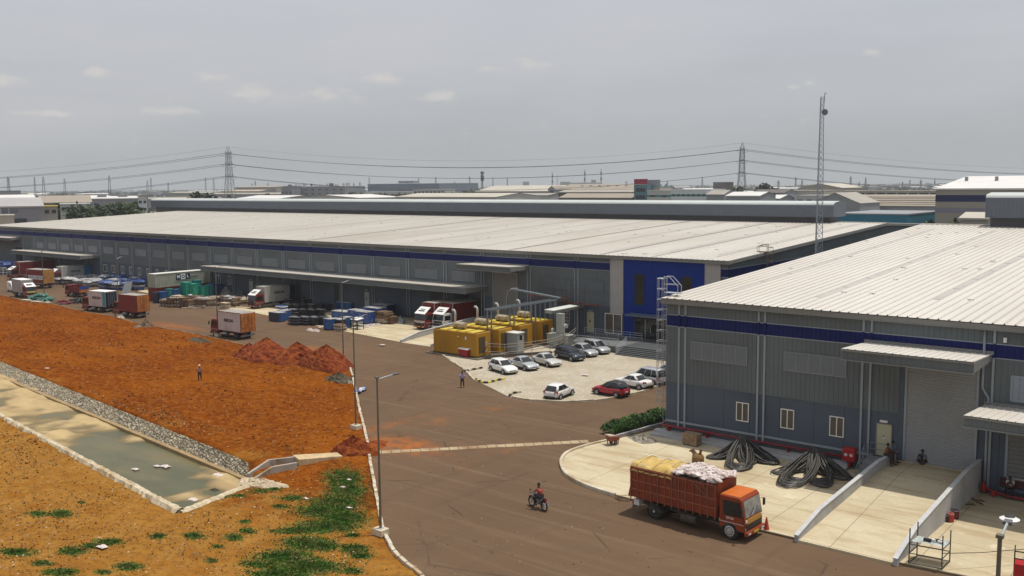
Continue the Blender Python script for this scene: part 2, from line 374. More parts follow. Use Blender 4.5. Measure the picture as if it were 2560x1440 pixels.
def m_pitch(nt,n,L,b):
    tc=n.new('ShaderNodeTexCoord').outputs['Object']
    vo=n.new('ShaderNodeTexVoronoi'); vo.feature='DISTANCE_TO_EDGE'; vo.inputs['Scale'].default_value=2.6; L.new(tc,vo.inputs['Vector'])
    vc=n.new('ShaderNodeTexVoronoi'); vc.inputs['Scale'].default_value=2.6; L.new(tc,vc.inputs['Vector'])
    hs=n.new('ShaderNodeSeparateXYZ'); L.new(vc.outputs['Color'],hs.inputs[0])
    c=_mix(n,L,hs.outputs[0],(.27,.225,.15),(.48,.415,.30))
    c=_mix(n,L,_mr(n,L,vo.outputs['Distance'],.0,.10,1,0),c,(.13,.10,.062))
    c=_mix(n,L,_mr(n,L,_noise(n,L,tc,.3,7),.5,.7,0,.6),c,(.36,.27,.15))
    L.new(c,b.inputs['Base Color']); b.inputs['Roughness'].default_value=.9
    _bump(n,L,b,_mr(n,L,vo.outputs['Distance'],0,.14),1.0,.12)
M_pitch=custom_ground('rubble_pitching', m_pitch)
M_water=mat('murky_water',(.100,.098,.052),r=.3,v=.18,s=.35,c2=(.15,.125,.062),s2=.22,k2=(.42,.62),bump=.08,bs=3,spec=.08,stretch=(.4,1,1))
M_kerb=mat('kerb_concrete',(.52,.46,.36),r=.85,v=.22,s=2.5,c2=(.34,.24,.13),s2=.6,bump=.2)
M_kerbY=mat('kerb_yellow',(.62,.50,.10),r=.8,v=.2,s=3)
M_kerbB=mat('kerb_black',(.035,.033,.03),r=.8,v=.3,s=3)
M_conc2=mat('wall_concrete',(.40,.395,.39),r=.85,v=.10,s=1.2,c2=(.30,.28,.25),s2=.4,k2=(.5,.75),bump=.1)
M_toe=mat('toe_wall',(.30,.205,.10),r=.9,v=.25,s=1.5,bump=.2)
M_clad=mat('grey_cladding',(.128,.146,.152),r=.55,v=.07,s=.35,c2=(.110,.122,.126),s2=.15,spec=.15)
M_cladL=mat('light_cladding',(.22,.23,.235),r=.45,v=.06,s=.4,spec=.15)
M_pan=mat('grey_wall_paint',(.090,.108,.135),r=.6,v=.08,s=.4,c2=(.076,.090,.112),s2=.2,spec=.12)
M_stripe=mat('blue_stripe',(.013,.018,.095),r=.55,v=.08,s=.5,spec=.12)
M_blue=mat('blue_facade',(.006,.026,.19),r=.4,v=.06,s=.4,spec=.15)
M_white=mat('white_louvre_panel',(.36,.34,.315),r=.5,v=.06,s=1)
M_roof=mat('roof_sheet',(.58,.545,.49),r=.5,v=.06,s=.25,c2=(.52,.475,.415),s2=.08,k2=(.48,.72),spec=.25,stretch=(1,.25,1))
M_skyl=mat('skylight_sheet',(.44,.40,.37),r=.5,v=.10,s=.6)
M_flash=mat('flashing',(.21,.205,.19),r=.45,v=.08,s=.6)
M_trim=mat('trim_grey',(.255,.285,.315),r=.5,v=.05,s=1)
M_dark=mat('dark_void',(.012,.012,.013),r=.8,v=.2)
M_shut=mat('shutter_grey',(.27,.28,.285),r=.45,v=.05,s=.6)
M_monit=mat('monitor_cladding',(.115,.133,.155),r=.45,v=.06,s=.2)
M_monitT=mat('monitor_top',(.50,.52,.50),r=.45,v=.06,s=.3)
M_glass=glass('window_glass',(.035,.032,.03),.1)
M_bglass=glass('tinted_glass',(.012,.016,.016),.06)
M_frame=mat('white_frame',(.72,.70,.66),r=.5,v=.05)
M_door=mat('cream_door',(.42,.40,.26),r=.55,v=.06,s=1)
M_red=mat('red_paint',(.30,.018,.014),r=.45,v=.15,s=2)
M_galv=mat('galvanised',(.42,.44,.46),r=.45,v=.12,s=3,metal=.3)
M_steel=mat('dull_steel',(.22,.23,.24),r=.5,v=.15,s=3,metal=.3)
M_rust=mat('rusty_steel',(.16,.10,.06),r=.8,v=.35,s=4)
M_blk=mat('black_rubber',(.022,.021,.02),r=.75,v=.3,s=4)
M_blkp=mat('black_plastic',(.018,.018,.019),r=.5,v=.2,s=3)
M_pole=mat('lamp_pole',(.15,.125,.09),r=.5,v=.15,s=2,metal=.2)
M_foot=mat('pole_footing',(.55,.47,.34),r=.85,v=.15,s=3)

# ------------------------------------------------------------------ ground
HX0,HX1,HY0,HY1=-300.0,-20.0,12.0,100.0     # window in the terrain filled by road and soil field
mb=MB(); Z=-0.06
FAR=9000
for x0,x1,y0,y1 in ((-FAR,FAR,HY1,FAR),(-FAR,FAR,-FAR,HY0),(-FAR,HX0,HY0,HY1),(HX1,FAR,HY0,HY1)):
    mb.add([(x0,y0,Z),(x1,y0,Z),(x1,y1,Z),(x0,y1,Z)],[(0,1,2,3)])
struct(mb.build('ground',M_terr,fix=False))
# kerb line between soil field and road
kpx=[(0,737),(62,752),(130,760),(200,777),(290,793),(345,809),(450,828),(545,847),(640,868),(760,893),(862,907),(880,930),(892,980),(905,1040),(917,1085),(925,1130),(936,1190),(949,1260),(962,1325),(988,1378),(1020,1412),(1058,1442)]
K=[G(x,y) for x,y in kpx]
d0=(K[0]-K[6]).normalized()
K=[K[0]+d0*120,K[0]+d0*50]+K+[Vector((-31.5,33.4,0)),Vector((-24,31.6,0)),Vector((-12,30.6,0)),Vector((60,30,0))]
KL=smooth_line(K,4)
# road sheet, from the kerb to the warehouses
poly=[(p.x,p.y,0) for p in KL]+[(60,72,0),(-40,72,0),(-40,112,0),(KL[0].x,112,0)]
mb=MB(); mb.add(poly,[tuple(range(len(poly)))]); o=mb.build('road',M_asph,fix=False); struct(o)
# soil field with drain pond sunk in it
kx=np.array([p.x for p in KL]); ky=np.array([p.y for p in KL])
def inside_field(x,y):           # even-odd test against kerb polygon closed far on the camera side
    px_=np.concatenate([kx,[60,KL[0].x]]); py_=np.concatenate([ky,[-60,-60]])
    ins=np.zeros(x.shape,bool); j=len(px_)-1
    for i in range(len(px_)):
        c=((py_[i]>y)!=(py_[j]>y))
        with np.errstate(divide='ignore',invalid='ignore'):
            xi=(px_[j]-px_[i])*(y-py_[i])/(py_[j]-py_[i]+1e-12)+px_[i]
        ins^=c&(x<xi); j=i
    return ins
PD=.95                                             # pond depth
A1,A2=G(0,905),G(620,1158)                         # top of the stone bank
N1,N2=G(0,1041),G(450,1281); N3=G(642,1206)        # near coping corner points
ext=lambda a,b,t: a+(a-b)*t
A0=ext(A1,A2,2.0); N0=ext(N1,N2,3.2)
B1,B2=G(0,940,-PD+.1),G(622,1200,-PD+.1); B0=ext(B1,B2,2.0)
pond=[(A0.x,A0.y),(A2.x,A2.y),(N3.x,N3.y),(N2.x,N2.y),(N0.x,N0.y)]
def in_poly(P,x,y):
    ins=np.zeros(x.shape,bool); j=len(P)-1
    for i in range(len(P)):
        c=((P[i][1]>y)!=(P[j][1]>y)); xi=(P[j][0]-P[i][0])*(y-P[i][1])/(P[j][1]-P[i][1]+1e-12)+P[i][0]
        ins^=c&(x<xi); j=i
    return ins
def vnoise(x,y,s,seed):
    r=np.random.default_rng(seed); T=r.random((64,64)); X=x*s; Y=y*s
    xi=np.floor(X).astype(int); yi=np.floor(Y).astype(int); fx=X-xi; fy=Y-yi; fx=fx*fx*(3-2*fx); fy=fy*fy*(3-2*fy)
    g=lambda a,b:T[a%64,b%64]
    return (g(xi,yi)*(1-fx)+g(xi+1,yi)*fx)*(1-fy)+(g(xi,yi+1)*(1-fx)+g(xi+1,yi+1)*fx)*fy-.5
def field_h(x,y):
    return .07+.16*vnoise(x,y,.12,1)+.10*vnoise(x,y,.5,2)+.05*vnoise(x,y,1.7,3)
def grid_mesh(name, xs, ys, H, keep, material, smooth=True):
    nx,ny=len(xs),len(ys); X,Y=np.meshgrid(xs,ys); co=np.stack([X,Y,H],-1).reshape(-1,3)
    i,j=np.meshgrid(np.arange(nx-1),np.arange(ny-1)); a=(j*nx+i); q=np.stack([a,a+1,a+nx+1,a+nx],-1).reshape(-1,4)
    q=q[keep.reshape(-1)]
    used=np.unique(q); remap=np.full(nx*ny,-1); remap[used]=np.arange(len(used)); q=remap[q]; co=co[used]
    me=bpy.data.meshes.new(name); me.vertices.add(len(co)); me.vertices.foreach_set('co',co.reshape(-1))
    me.loops.add(q.size); me.loops.foreach_set('vertex_index',q.reshape(-1).astype(np.int32))
    me.polygons.add(len(q)); me.polygons.foreach_set('loop_start',np.arange(0,q.size,4,dtype=np.int32)); me.polygons.foreach_set('loop_total',np.full(len(q),4,dtype=np.int32))
    if smooth: me.polygons.foreach_set('use_smooth',np.ones(len(q),bool))
    me.materials.append(material); me.update(calc_edges=True); me.validate()
    o=bpy.data.objects.new(name,me); COL.objects.link(o); return o
def kdist(x,y):
    d=np.full(x.shape,1e9)
    for a,b in zip(KL[:-1],KL[1:]):
        ex,ey=b.x-a.x,b.y-a.y; l2=ex*ex+ey*ey+1e-9
        t=np.clip(((x-a.x)*ex+(y-a.y)*ey)/l2,0,1); d=np.minimum(d,np.hypot(x-a.x-t*ex,y-a.y-t*ey))
    return d
xs=np.arange(HX0,HX1+.01,.5); ys=np.arange(HY0,HY1+.01,.5); X,Y=np.meshgrid(xs,ys)
ins=inside_field(X,Y); inp=in_poly(pond,X,Y)
H=field_h(X,Y); kd=kdist(X,Y)
H=np.where(kd<1.2,np.minimum(H,.06),H)
H=np.where(ins,H,np.where(kd<1.0,-.10,-.5)); H=np.where(inp,np.minimum(H,-1.6),H)
keep=(ins|(kd<1.0))[:-1,:-1]
struct(grid_mesh('soil_field',xs,ys,H,keep,M_soil))
# pond bed, water, stone bank, coping
xs=np.arange(-190,-50,.45); ys=np.arange(28,62,.45); X,Y=np.meshgrid(xs,ys)
e1=(B1-B2).normalized(); uu=(X-B2.x)*e1.x+(Y-B2.y)*e1.y; vv=-(X-B2.x)*e1.y+(Y-B2.y)*e1.x   # vv: towards the far bank positive
vv=np.where(e1.x<0,-vv,vv)
Hb=-PD-.085+.16*vnoise(X,Y,.13,5)+.24*vnoise(X,Y,.28,6)+.12*vnoise(X,Y,.7,17)+.06*vnoise(X,Y,1.6,7)+np.clip((uu-5)/60,-.08,.9)*.20+np.clip((vv+3.6)/4,0,1)*.13
o=grid_mesh('pond_bed',xs,ys,Hb,in_poly([(ext(A0,A2,.1).x,ext(A0,A2,.1).y+.5),(A2.x+.5,A2.y+.4),(N3.x+.3,N3.y),(N2.x+.2,N2.y-.3),(N0.x,N0.y-.4)],X,Y)[:-1,:-1],M_bed); struct(o)
mb=MB(); zw=-PD-.015
mb.add([(A0.x,A0.y,zw),(A2.x,A2.y,zw),(N3.x,N3.y,zw),(N2.x,N2.y,zw),(N0.x,N0.y,zw)],[(0,1,2,3,4)])
struct(mb.build('pond_water',M_water,fix=False))
def bank(u,v):
    a=A0.lerp(A2,u); b=B0.lerp(B2,u); p=a.lerp(b,v)
    k=0 if v in (0,1) else .07*random.uniform(-1,1)
    return (p.x+random.uniform(-.06,.06),p.y+random.uniform(-.06,.06),p.z+.10*(1-v)+k)
mb=MB(); mb.grid(620,12,bank); struct(mb.build('stone_bank',M_pitch,fix=False))
mb=MB()
strip(mb,[B0,B1,B2],.42,-PD-.2,-PD+.26,0,side=1 if (B2-B1).x<0 else -1)
tag(mb.build('toe_wall',M_toe),'low brown concrete toe wall under the stone pitched bank','wall')
mb=MB()
def coping(u,v,a,b):
    p=a.lerp(b,u); d=(b-a).normalized(); q=Vector((d.y,-d.x,0))
    w=.75*(v-.5)*(1+.25*random.uniform(-1,1)); z=(.24 if 0<v<1 else -.05)+.05*random.uniform(-1,1)
    return (p.x+q.x*w,p.y+q.y*w,z)
mb.grid(420,4,lambda u,v:coping(u,v,N0,N2)); 
mb.grid(50,3,lambda u,v:(lambda p:(p[0],p[1],p[2]*.6))(coping(u,v,N2,N3)))
struct(mb.build('pond_coping',mat('coping_stone',(.50,.42,.29),r=.9,v=.3,s=3,c2=(.34,.25,.13),s2=.8,bump=.5,bs=8),fix=False))
# retaining edge below coping on the near side
mb=MB(); strip(mb,[N0,N2,N3],.15,-1.2,.05,0,side=-1); tag(mb.build('pond_retaining_wall',M_conc2),'thin retaining wall along the near side of the drain pond','wall')
# kerb along the road (light precast blocks)
mb=MB()
i0=next(i for i,p in enumerate(KL) if p.x>G(860,907).x-.01 and p.y<G(860,905).y+.3)
blk=KL[i0:]
acc=[]
def resample(line,step):
    out=[line[0].copy()]; d=0; prev=line[0]
    for p in line[1:]:
        seg=(p-prev).length
        while d+seg>=step:
            t=(step-d)/seg; prev=prev.lerp(p,t); out.append(prev.copy()); seg=(p-prev).length; d=0
        d+=seg; prev=p
    return out
def kerb_blocks(mb,line,step,w,z0,z1,side,mats=(0,),skip=0.0,gap=.04):
    Q=resample(line,step)
    for i in range(len(Q)-1):
        if random.random()<skip: continue
        a,b=Q[i],Q[i+1]; d=(b-a).normalized(); n=Vector((-d.y,d.x,0))*side
        j=n*rnd(-.03,.03); a2=a+d*gap+j; b2=b-d*gap+j; zz=z1+rnd(-.02,.02)
        mb.hexa([(a2.x,a2.y,z0),(b2.x,b2.y,z0),(b2.x+n.x*w,b2.y+n.y*w,z0),(a2.x+n.x*w,a2.y+n.y*w,z0)],[(a2.x,a2.y,zz),(b2.x,b2.y,zz),(b2.x+n.x*w,b2.y+n.y*w,zz),(a2.x+n.x*w,a2.y+n.y*w,zz)],mats[i%len(mats)])
kerb_blocks(mb,blk,1.0,.22,-.1,.19,-1,skip=.02)
struct(mb.build('field_kerb',M_kerb))
mb=MB(); kerb_blocks(mb,KL[:i0],1.4,.30,-.15,.10,-1,skip=.25)
struct(mb.build('broken_kerb',mat('dirty_kerb',(.22,.125,.06),r=.9,v=.4,s=3)))
# apron of the long warehouse
AYW=108.0
apx=[(500,757),(560,770),(640,783),(700,795),(800,817),(900,836),(1003,856),(1080,868)]
ap=[G(x,y) for x,y in apx]; dd=(ap[0]-ap[2]).normalized()
ap=[ap[0]+dd*200,ap[0]+dd*60]+ap
mb=MB(); pts=[(p.x,p.y,.03) for p in ap]+[(-88,AYW+.3,.03),(ap[0].x,AYW+.3,.03)]
mb.add(pts,[tuple(range(len(pts)))]); struct(mb.build('dock_apron',M_conc,fix=False))
# car park of paver blocks with kerbs
cpx=[(1083,872),(1100,885),(1135,908),(1165,931),(1180,948),(1200,957),(1232,972),(1278,994),(1330,1002),(1400,1006),(1460,1005),(1520,999),(1590,985),(1660,963),(1700,950)]
cp=smooth_line([G(x,y) for x,y in cpx],4)
pts=[(p.x,p.y,.02) for p in cp]+[(-40.4,G(1700,950).y,.02),(-40.4,AYW,.02),(-88,AYW,.02),(cp[0].x,cp[0].y+14,.02)]
mb=MB(); mb.add(pts,[tuple(range(len(pts)))]); struct(mb.build('car_park',M_paver,fix=False))
def idx(line,px):
    p=G(*px); return min(range(len(line)),key=lambda i:(line[i]-p).length)
mb=MB()
kerb_blocks(mb,cp[idx(cp,(1278,994)):],1.5,.26,-.05,.17,1,skip=.03)
kerb_blocks(mb,cp[idx(cp,(1135,908)):idx(cp,(1200,957))],1.0,.22,-.05,.15,1)
kerb_blocks(mb,cp[idx(cp,(1083,872)):idx(cp,(1135,908))],1.2,.2,-.05,.10,1)
struct(mb.build('car_park_kerb',M_kerb))
def yb(pts,name,n=4):
    l=smooth_line([G(*p) for p in pts],n); mb=MB(); kerb_blocks(mb,l,.55,.22,-.02,.22,1,mats=(0,1),gap=.0)
    struct(mb.build(name,[M_kerbB,M_kerb if name!='yellow_kerb' else M_kerbY]))
yb([(1163,930),(1185,926),(1215,920)],'island_kerb'); yb([(1187,950),(1203,958),(1222,959),(1240,954),(1264,949)],'yellow_kerb'); yb([(1277,992),(1282,986),(1295,984),(1310,982)],'corner_kerb')
# apron of the near warehouse
BYW=69.7
bpx=[(1665,1072),(1560,1096),(1520,1106),(1470,1118),(1425,1134),(1408,1152),(1409,1172),(1425,1193),(1470,1217),(1540,1240),(1600,1255),(1700,1280),(1800,1304),(1890,1325),(2000,1351),(2120,1381),(2233,1407),(2400,1441)]
bp=[G(x,y) for x,y in bpx]
bp=smooth_line(bp[:11],4)[:-1]+bp[10:]
dd=(bp[-1]-bp[-3]).normalized(); bp.append(bp[-1]+dd*50)
pts=[(p.x,p.y,.12) for p in bp]+[(bp[-1].x,BYW,.12),(-40.4,BYW,.12)]
mb=MB(); mb.add(pts,[tuple(range(len(pts)))]); struct(mb.build('loading_apron',M_conc,fix=False))
mb=MB(); b2=[p for p in bp]
strip(mb,b2[idx(b2,(1525,1105)):idx(b2,(1560,1246))],.24,-.05,.24,0,side=-1)
struct(mb.build('apron_kerb',M_kerb))
mb=MB(); strip(mb,b2[idx(b2,(1560,1246))-1:],.12,-.05,.125,0,side=-1); struct(mb.build('apron_edge',mat('apron_edge_dark',(.16,.12,.075),r=.9,v=.2)))
# plinth step at the foot of the near warehouse
mb=MB(); mb.box(-40.9,-24.2,BYW-1.25,BYW,.0,.30); mb.box(-40.9,-24.2,BYW-.62,BYW-.002,.30,.52)
struct(mb.build('plinth_step',M_conc2))
# concrete drain cover across the road
a,b=G(905,1137),G(1475,1107)
mb=MB(); d=(b-a).normalized(); n=Vector((-d.y,d.x,0)); k=24
for i in range(k):
    p=a.lerp(b,i/k)+d*.03; q=a.lerp(b,(i+1)/k)-d*.03; w=.85+rnd(-.06,.06)
    mb.hexa([(p.x,p.y,-.02),(q.x,q.y,-.02),(q.x+n.x*w,q.y+n.y*w,-.02),(p.x+n.x*w,p.y+n.y*w,-.02)],[(p.x,p.y,.016+rnd(0,.012)),(q.x,q.y,.02),(q.x+n.x*w,q.y+n.y*w,.02),(p.x+n.x*w,p.y+n.y*w,.02)])
struct(mb.build('drain_cover_strip',mat('dusty_concrete',(.40,.315,.19),r=.9,v=.25,s=2,c2=(.25,.15,.075),s2=.5)))
# ------------------------------------------------------------------ warehouses
def ribs_wall(mb,x0,x1,z0,z1,y,pitch,depth=.035,m=0,plane='y',ztop=None,sgn=-1):
    n=max(1,int(round((x1-x0)/pitch))); p=(x1-x0)/n; prof=[]
    for i in range(n):
        a=x0+i*p; prof+= [(a,0),(a+p*.74,0),(a+p*.80,depth),(a+p*.94,depth)]
    prof.append((x1,0))
    vs=[];k=len(prof)
    for z in (0,1):
        for u,d in prof:
            zz=z0 if z==0 else (ztop(u) if ztop else z1)
            vs.append((u,y+sgn*d,zz) if plane=='y' else (y+sgn*d,u,zz))
    fs=[(i,i+1,i+1+k,i+k) for i in range(k-1)]
    if (plane=='x')==(sgn>0): pass
    mb.add(vs,fs,m)
def ribs_roof(mb,x0,x1,ya,za,yb_,zb,pitch,h=.08,w=.10,m=0,thick=.05,rib_shade=False):
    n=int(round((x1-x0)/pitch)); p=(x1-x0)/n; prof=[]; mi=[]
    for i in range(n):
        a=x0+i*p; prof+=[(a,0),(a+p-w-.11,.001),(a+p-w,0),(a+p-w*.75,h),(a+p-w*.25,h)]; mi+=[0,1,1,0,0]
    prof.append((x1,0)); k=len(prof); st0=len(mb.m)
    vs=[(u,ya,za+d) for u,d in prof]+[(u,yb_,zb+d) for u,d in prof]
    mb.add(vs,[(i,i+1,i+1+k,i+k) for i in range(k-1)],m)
    if rib_shade: mb.m[st0:st0+k-1]=mi[:k-1]  # painted shadow strip on the pan next to each rib
    mb.add([(x0,ya,za-thick),(x1,ya,za-thick),(x1,yb_,zb-thick),(x0,yb_,zb-thick)],[(3,2,1,0)],m)
def window(par,x0,x1,z0,z1,y,div=2,rows=1,glassm=None,fm=None,fr=.07,name='window'):
    glassm=glassm or M_glass; fm=fm or M_frame
    mb=MB(); mb.box(x0,x1,y-.07,y-.01,z0,z0+fr); mb.box(x0,x1,y-.07,y-.01,z1-fr,z1)
    for i in range(div+1):
        c=x0+fr/2+(x1-x0-fr)*i/div; mb.box(c-fr/2,c+fr/2,y-.065,y-.012,z0+fr,z1-fr)
    for j in range(1,rows):
        c=z0+(z1-z0)*j/rows; mb.box(x0+fr,x1-fr,y-.06,y-.014,c-fr*.35,c+fr*.35)
    f=mb.build(name,fm,par)
    w=(x1-x0-fr)/div
    for i in range(div):
        mb=MB(); mb.box(x0+fr/2+w*i+fr/2,x0+fr/2+w*(i+1)-fr/2,y-.04,y-.02,z0+fr,z1-fr); mb.build('pane',glassm,f)
    return f
def louvre(par,x0,x1,z0,z1,y,nsec=5,nsl=14,fm=None,sm=None):
    y-=.05; fr=.07; mb=MB()
    mb.box(x0,x1,y-.075,y-.03,z0,z0+fr); mb.box(x0,x1,y-.075,y-.03,z1-fr,z1)
    for i in range(nsec+1):
        c=x0+fr/2+(x1-x0-fr)*i/nsec; mb.box(c-fr/2,c+fr/2,y-.072,y-.032,z0+fr,z1-fr)
    f=mb.build('louvre',fm or M_clad,par)
    mb=MB(); h=(z1-z0-2*fr)/nsl
    for j in range(nsl):
        a=z0+fr+j*h; mb.add([(x0+fr,y-.066,a),(x1-fr,y-.066,a),(x1-fr,y-.038,a+h*.92),(x0+fr,y-.038,a+h*.92)],[(0,1,2,3)])
    mb.build('slats',sm or M_clad,f,fix=False); return f
def downpipe(par,x,z0,y,zt,s0=None,s1=None,w=.15):
    mb=MB(); segs=[(z0,zt,0)] if s0 is None else [(z0,s0,0),(s0,s1,1),(s1,zt,0)]
    for a,b,m in segs: mb.box(x-w/2,x+w/2,y-.14,y-.045,a,b,m)
    mb.build('downpipe',[M_trim,M_stripe],par,bevel=0)
def shutter(par,x0,x1,z0,z1,y,pitch=.12,m=None):
    n=int((z1-z0)/pitch); p=(z1-z0)/n; prof=[]
    for i in range(n):
        a=z0+i*p; prof+=[(y-.02,a),(y-.055,a+p*.3),(y-.055,a+p*.7)]
    prof.append((y-.02,z1))
    mb=MB(); mb.ext(prof,'x',x0,x1,close=False); s=mb.build('roller_shutter',m or M_shut,par,fix=False)
    mb=MB(); mb.box(x0-.16,x0,y-.12,y-.012,z0,z1); mb.box(x1,x1+.16,y-.12,y-.012,z0,z1); mb.box(x0-.16,x1+.16,y-.14,y-.012,z1,z1+.22)
    mb.build('guide_rail',M_trim,s); 
    mb=MB(); mb.box(x0,x1,y-.1,y-.02,z0-.12,z0); mb.build('bottom_bar',M_white,s)
    return s
def canopy(par,x0,x1,ywall,ytip,zw,zt,fh=.75,rib=.5,flm=None):
    c=MB(); ribs_roof(c,x0,x1,ytip,zt,ywall,zw,rib,h=.05,w=.07); top=c.build('canopy',M_roof,par,fix=False)
    mb=MB(); ribs_wall(mb,x0+.06,x1-.06,zt-fh,zt-.05,ytip+.10,.4,.03)
    mb.build('canopy_fascia',M_clad,top,fix=False)
    mb=MB()
    mb.box(x0-.02,x1+.02,ytip-.02,ytip+.14,zt-.06-.10,zt-.056); mb.box(x0,x1,ytip+.02,ytip+.12,zt-fh-.07,zt-fh)
    for x in (x0,x1-.08):
        mb.hexa([(x,ytip+.14,zt-fh),(x+.08,ytip+.14,zt-fh),(x+.08,ywall-.02,zt-fh+.1),(x,ywall-.02,zt-fh+.1)],[(x,ytip+.14,zt-.06),(x+.08,ytip+.14,zt-.06),(x+.08,ywall-.02,zw-.06),(x,ywall-.02,zw-.06)])
    mb.box(x0+.1,x1-.1,ytip+.16,ywall-.02,zt-fh+.02,zt-fh+.05)
    mb.build('canopy_trim',M_flash,top); 
    mb=MB(); mb.box(x0-.05,x1+.1,ywall-.10,ywall-.01,zw-.02,zw+.22); mb.build('canopy_flashing',M_flash,top)
    return top
def monitor(par,x0,x1,yc,zb,neck_h,hood_h,nd,hd,ov=.9):
    mb=MB(); mb.box(x0+ov,x1-ov,yc-nd/2,yc+nd/2,zb-.6,zb+neck_h); mk=mb.build('roof_monitor',M_monit2,par)
    z0=zb+neck_h; z1=z0+hood_h; a=yc-hd/2; b=yc+hd/2; r=.62; prof=[(a,z0)]
    for i in range(7): t=math.pi-math.pi/2*i/6; prof.append((a+r+r*math.cos(t),z1-r+r*math.sin(t)))
    prof2=[(2*yc-u,w) for u,w in reversed(prof)]
    top0=len(prof)
    mb=MB(); P=prof+[(yc,z1+.22)]+prof2; mb.ext(P,'x',x0,x1)
    h=mb.build('monitor_hood',[M_monit,M_monitT],mk)
    for f in h.data.polygons:
        if f.center.z>z1-r*.75 and abs(f.normal.x)<.5: f.material_index=1
    mb=MB(); n=int((x1-x0)/.5)
    for i in range(n):
        x=x0+.25+i*(x1-x0-.4)/n; mb.box(x-.035,x+.035,a-.03,a-.003,z0+.02,z1-r)
    mb.box(x0,x1,a-.04,a-.001,z0-.05,z0+.018)
    mb.build('hood_rib',M_monit,mk); return mk
M_monit2=mat('monitor_neck',(.10,.095,.105),r=.6,v=.08,s=.3)
M_ribshade=mat('roof_rib_shade',(.30,.27,.225),r=.8,v=.35,s=.8,stretch=(1,.3,1))  # shadow of the roof ribs put into a darker sheet colour
def warehouse(name,label,x0,x1,yw,yr,yback,ze,zr,rib,gable=None,s0=9.55,s1=10.45,zl=4.8,lowz=0.3,pitch=.37,skip_front=()):
    t=thing(name,label,'warehouse',(0,0,0))
    ye=yw-.5; sl=(zr-ze)/(yr-ye)
    # front wall: painted lower wall, profiled cladding above, stripe
    mb=MB(); mb.box(x0,x1,yw,yw+.25,lowz-.4,zl)
    n=int((x1-x0)/2.55)
    for i in range(1,n):
        x=x0+i*(x1-x0)/n+rnd(-.25,.25); mb.box(x-.018,x+.018,yw-.004,yw-.0005,lowz+.9,zl-.02,1)
    mb.build('lower_wall',[M_pan,mat('panel_joint',(.03,.033,.037),v=.1)],t)
    mb=MB(); ribs_wall(mb,x0,x1,zl,ze-.3,yw-.03,pitch); mb.box(x0,x1,yw,yw+.2,zl,ze-.25)
    mb.box(x0,x1,yw-.07,yw-.005,zl-.07,zl+.03); mb.build('wall_cladding',M_clad,t,fix=False)
    mb=MB()
    if x1<0: mb.box(x0-.004,x1+.004,yw-.08,yw-.02,s0,s1)
    else: ribs_wall(mb,x0-.004,x1+.004,s0,s1,yw-.040,pitch)
    st=mb.build('blue_band',M_stripe,t,fix=False)
    mb=MB(); mb.box(x0,x1,yw-.088,yw-.04,s0-.07,s0-.001); mb.box(x0,x1,yw-.088,yw-.04,s1+.001,s1+.07); mb.build('band_flashing',M_trim,st)
    # roof, ribbed sheets on both slopes
    mb=MB(); ribs_roof(mb,x0-.35,x1+.35,ye,ze,yr,zr,rib,rib_shade=True); ribs_roof(mb,x0-.35,x1+.35,yr,zr,yback,ze,rib)
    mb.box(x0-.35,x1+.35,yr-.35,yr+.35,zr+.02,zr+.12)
    rf=mb.build('roof',[M_roof,M_ribshade],t,fix=False)
    mb=MB(); mb.box(x0-.38,x1+.38,ye+.03,ye+.40,ze-.46,ze-.075); mb.box(x0-.38,x1+.38,ye-.03,ye+.03,ze-.15,ze-.08); mb.box(x0-.38,x1+.38,ye-.005,ye+.03,ze-.46,ze-.40)
    mb.box(x0,x1,ye+.40,yw,ze-.36,ze-.30)
    mb.build('gutter',M_flash,rf)
    # gable ends
    for gx,sg in ((x1,1),(x0,-1)):
        zt=lambda y: ze-.1+sl*(min(y,2*yr-y)-ye)
        mb=MB(); ys_=[yw,yr,yback-.5]
        mb.add([(gx,yw,lowz-.4),(gx,yr,lowz-.4),(gx,yback-.5,lowz-.4),(gx,yback-.5,zt(yback-.5)),(gx,yr,zt(yr)),(gx,yw,zt(yw))],[(0,1,4,5),(1,2,3,4)])
        if sg>0: ribs_wall(mb,yw,yback-.6,zl,0,gx+.012,pitch,.03,plane='x',ztop=zt,sgn=1)
        mb.build('gable_wall',M_clad,t,fix=False)
        if sg>0:
            mb=MB(); ribs_wall(mb,yw+.01,yback-.7,s0,s1,gx+.05,pitch,.03,plane='x',sgn=1); b=mb.build('blue_band',M_stripe,t,fix=False)
            mb=MB(); mb.box(gx+.045,gx+.10,yw,yback-.7,s1,s1+.07); mb.build('band_flashing',M_trim,b)
        mb=MB()
        for ya,yb2 in ((ye,yr),(yr,yback)):
            za,zb=(ze,zr) if ya==ye else (zr,ze)
            mb.hexa([(gx+sg*.02,ya,za-.42),(gx+sg*.36,ya,za-.42),(gx+sg*.36,yb2,zb-.42),(gx+sg*.02,yb2,zb-.42)],[(gx+sg*.02,ya,za-.055),(gx+sg*.36,ya,za-.055),(gx+sg*.36,yb2,zb-.055),(gx+sg*.02,yb2,zb-.055)])
        mb.build('barge_board',M_flash,rf)
    return t,rf,ye,sl
M_lvf=mat('louvre_frame',(.20,.215,.225),r=.5,v=.06); M_lvs=mat('louvre_slat',(.15,.16,.165),r=.5,v=.06)
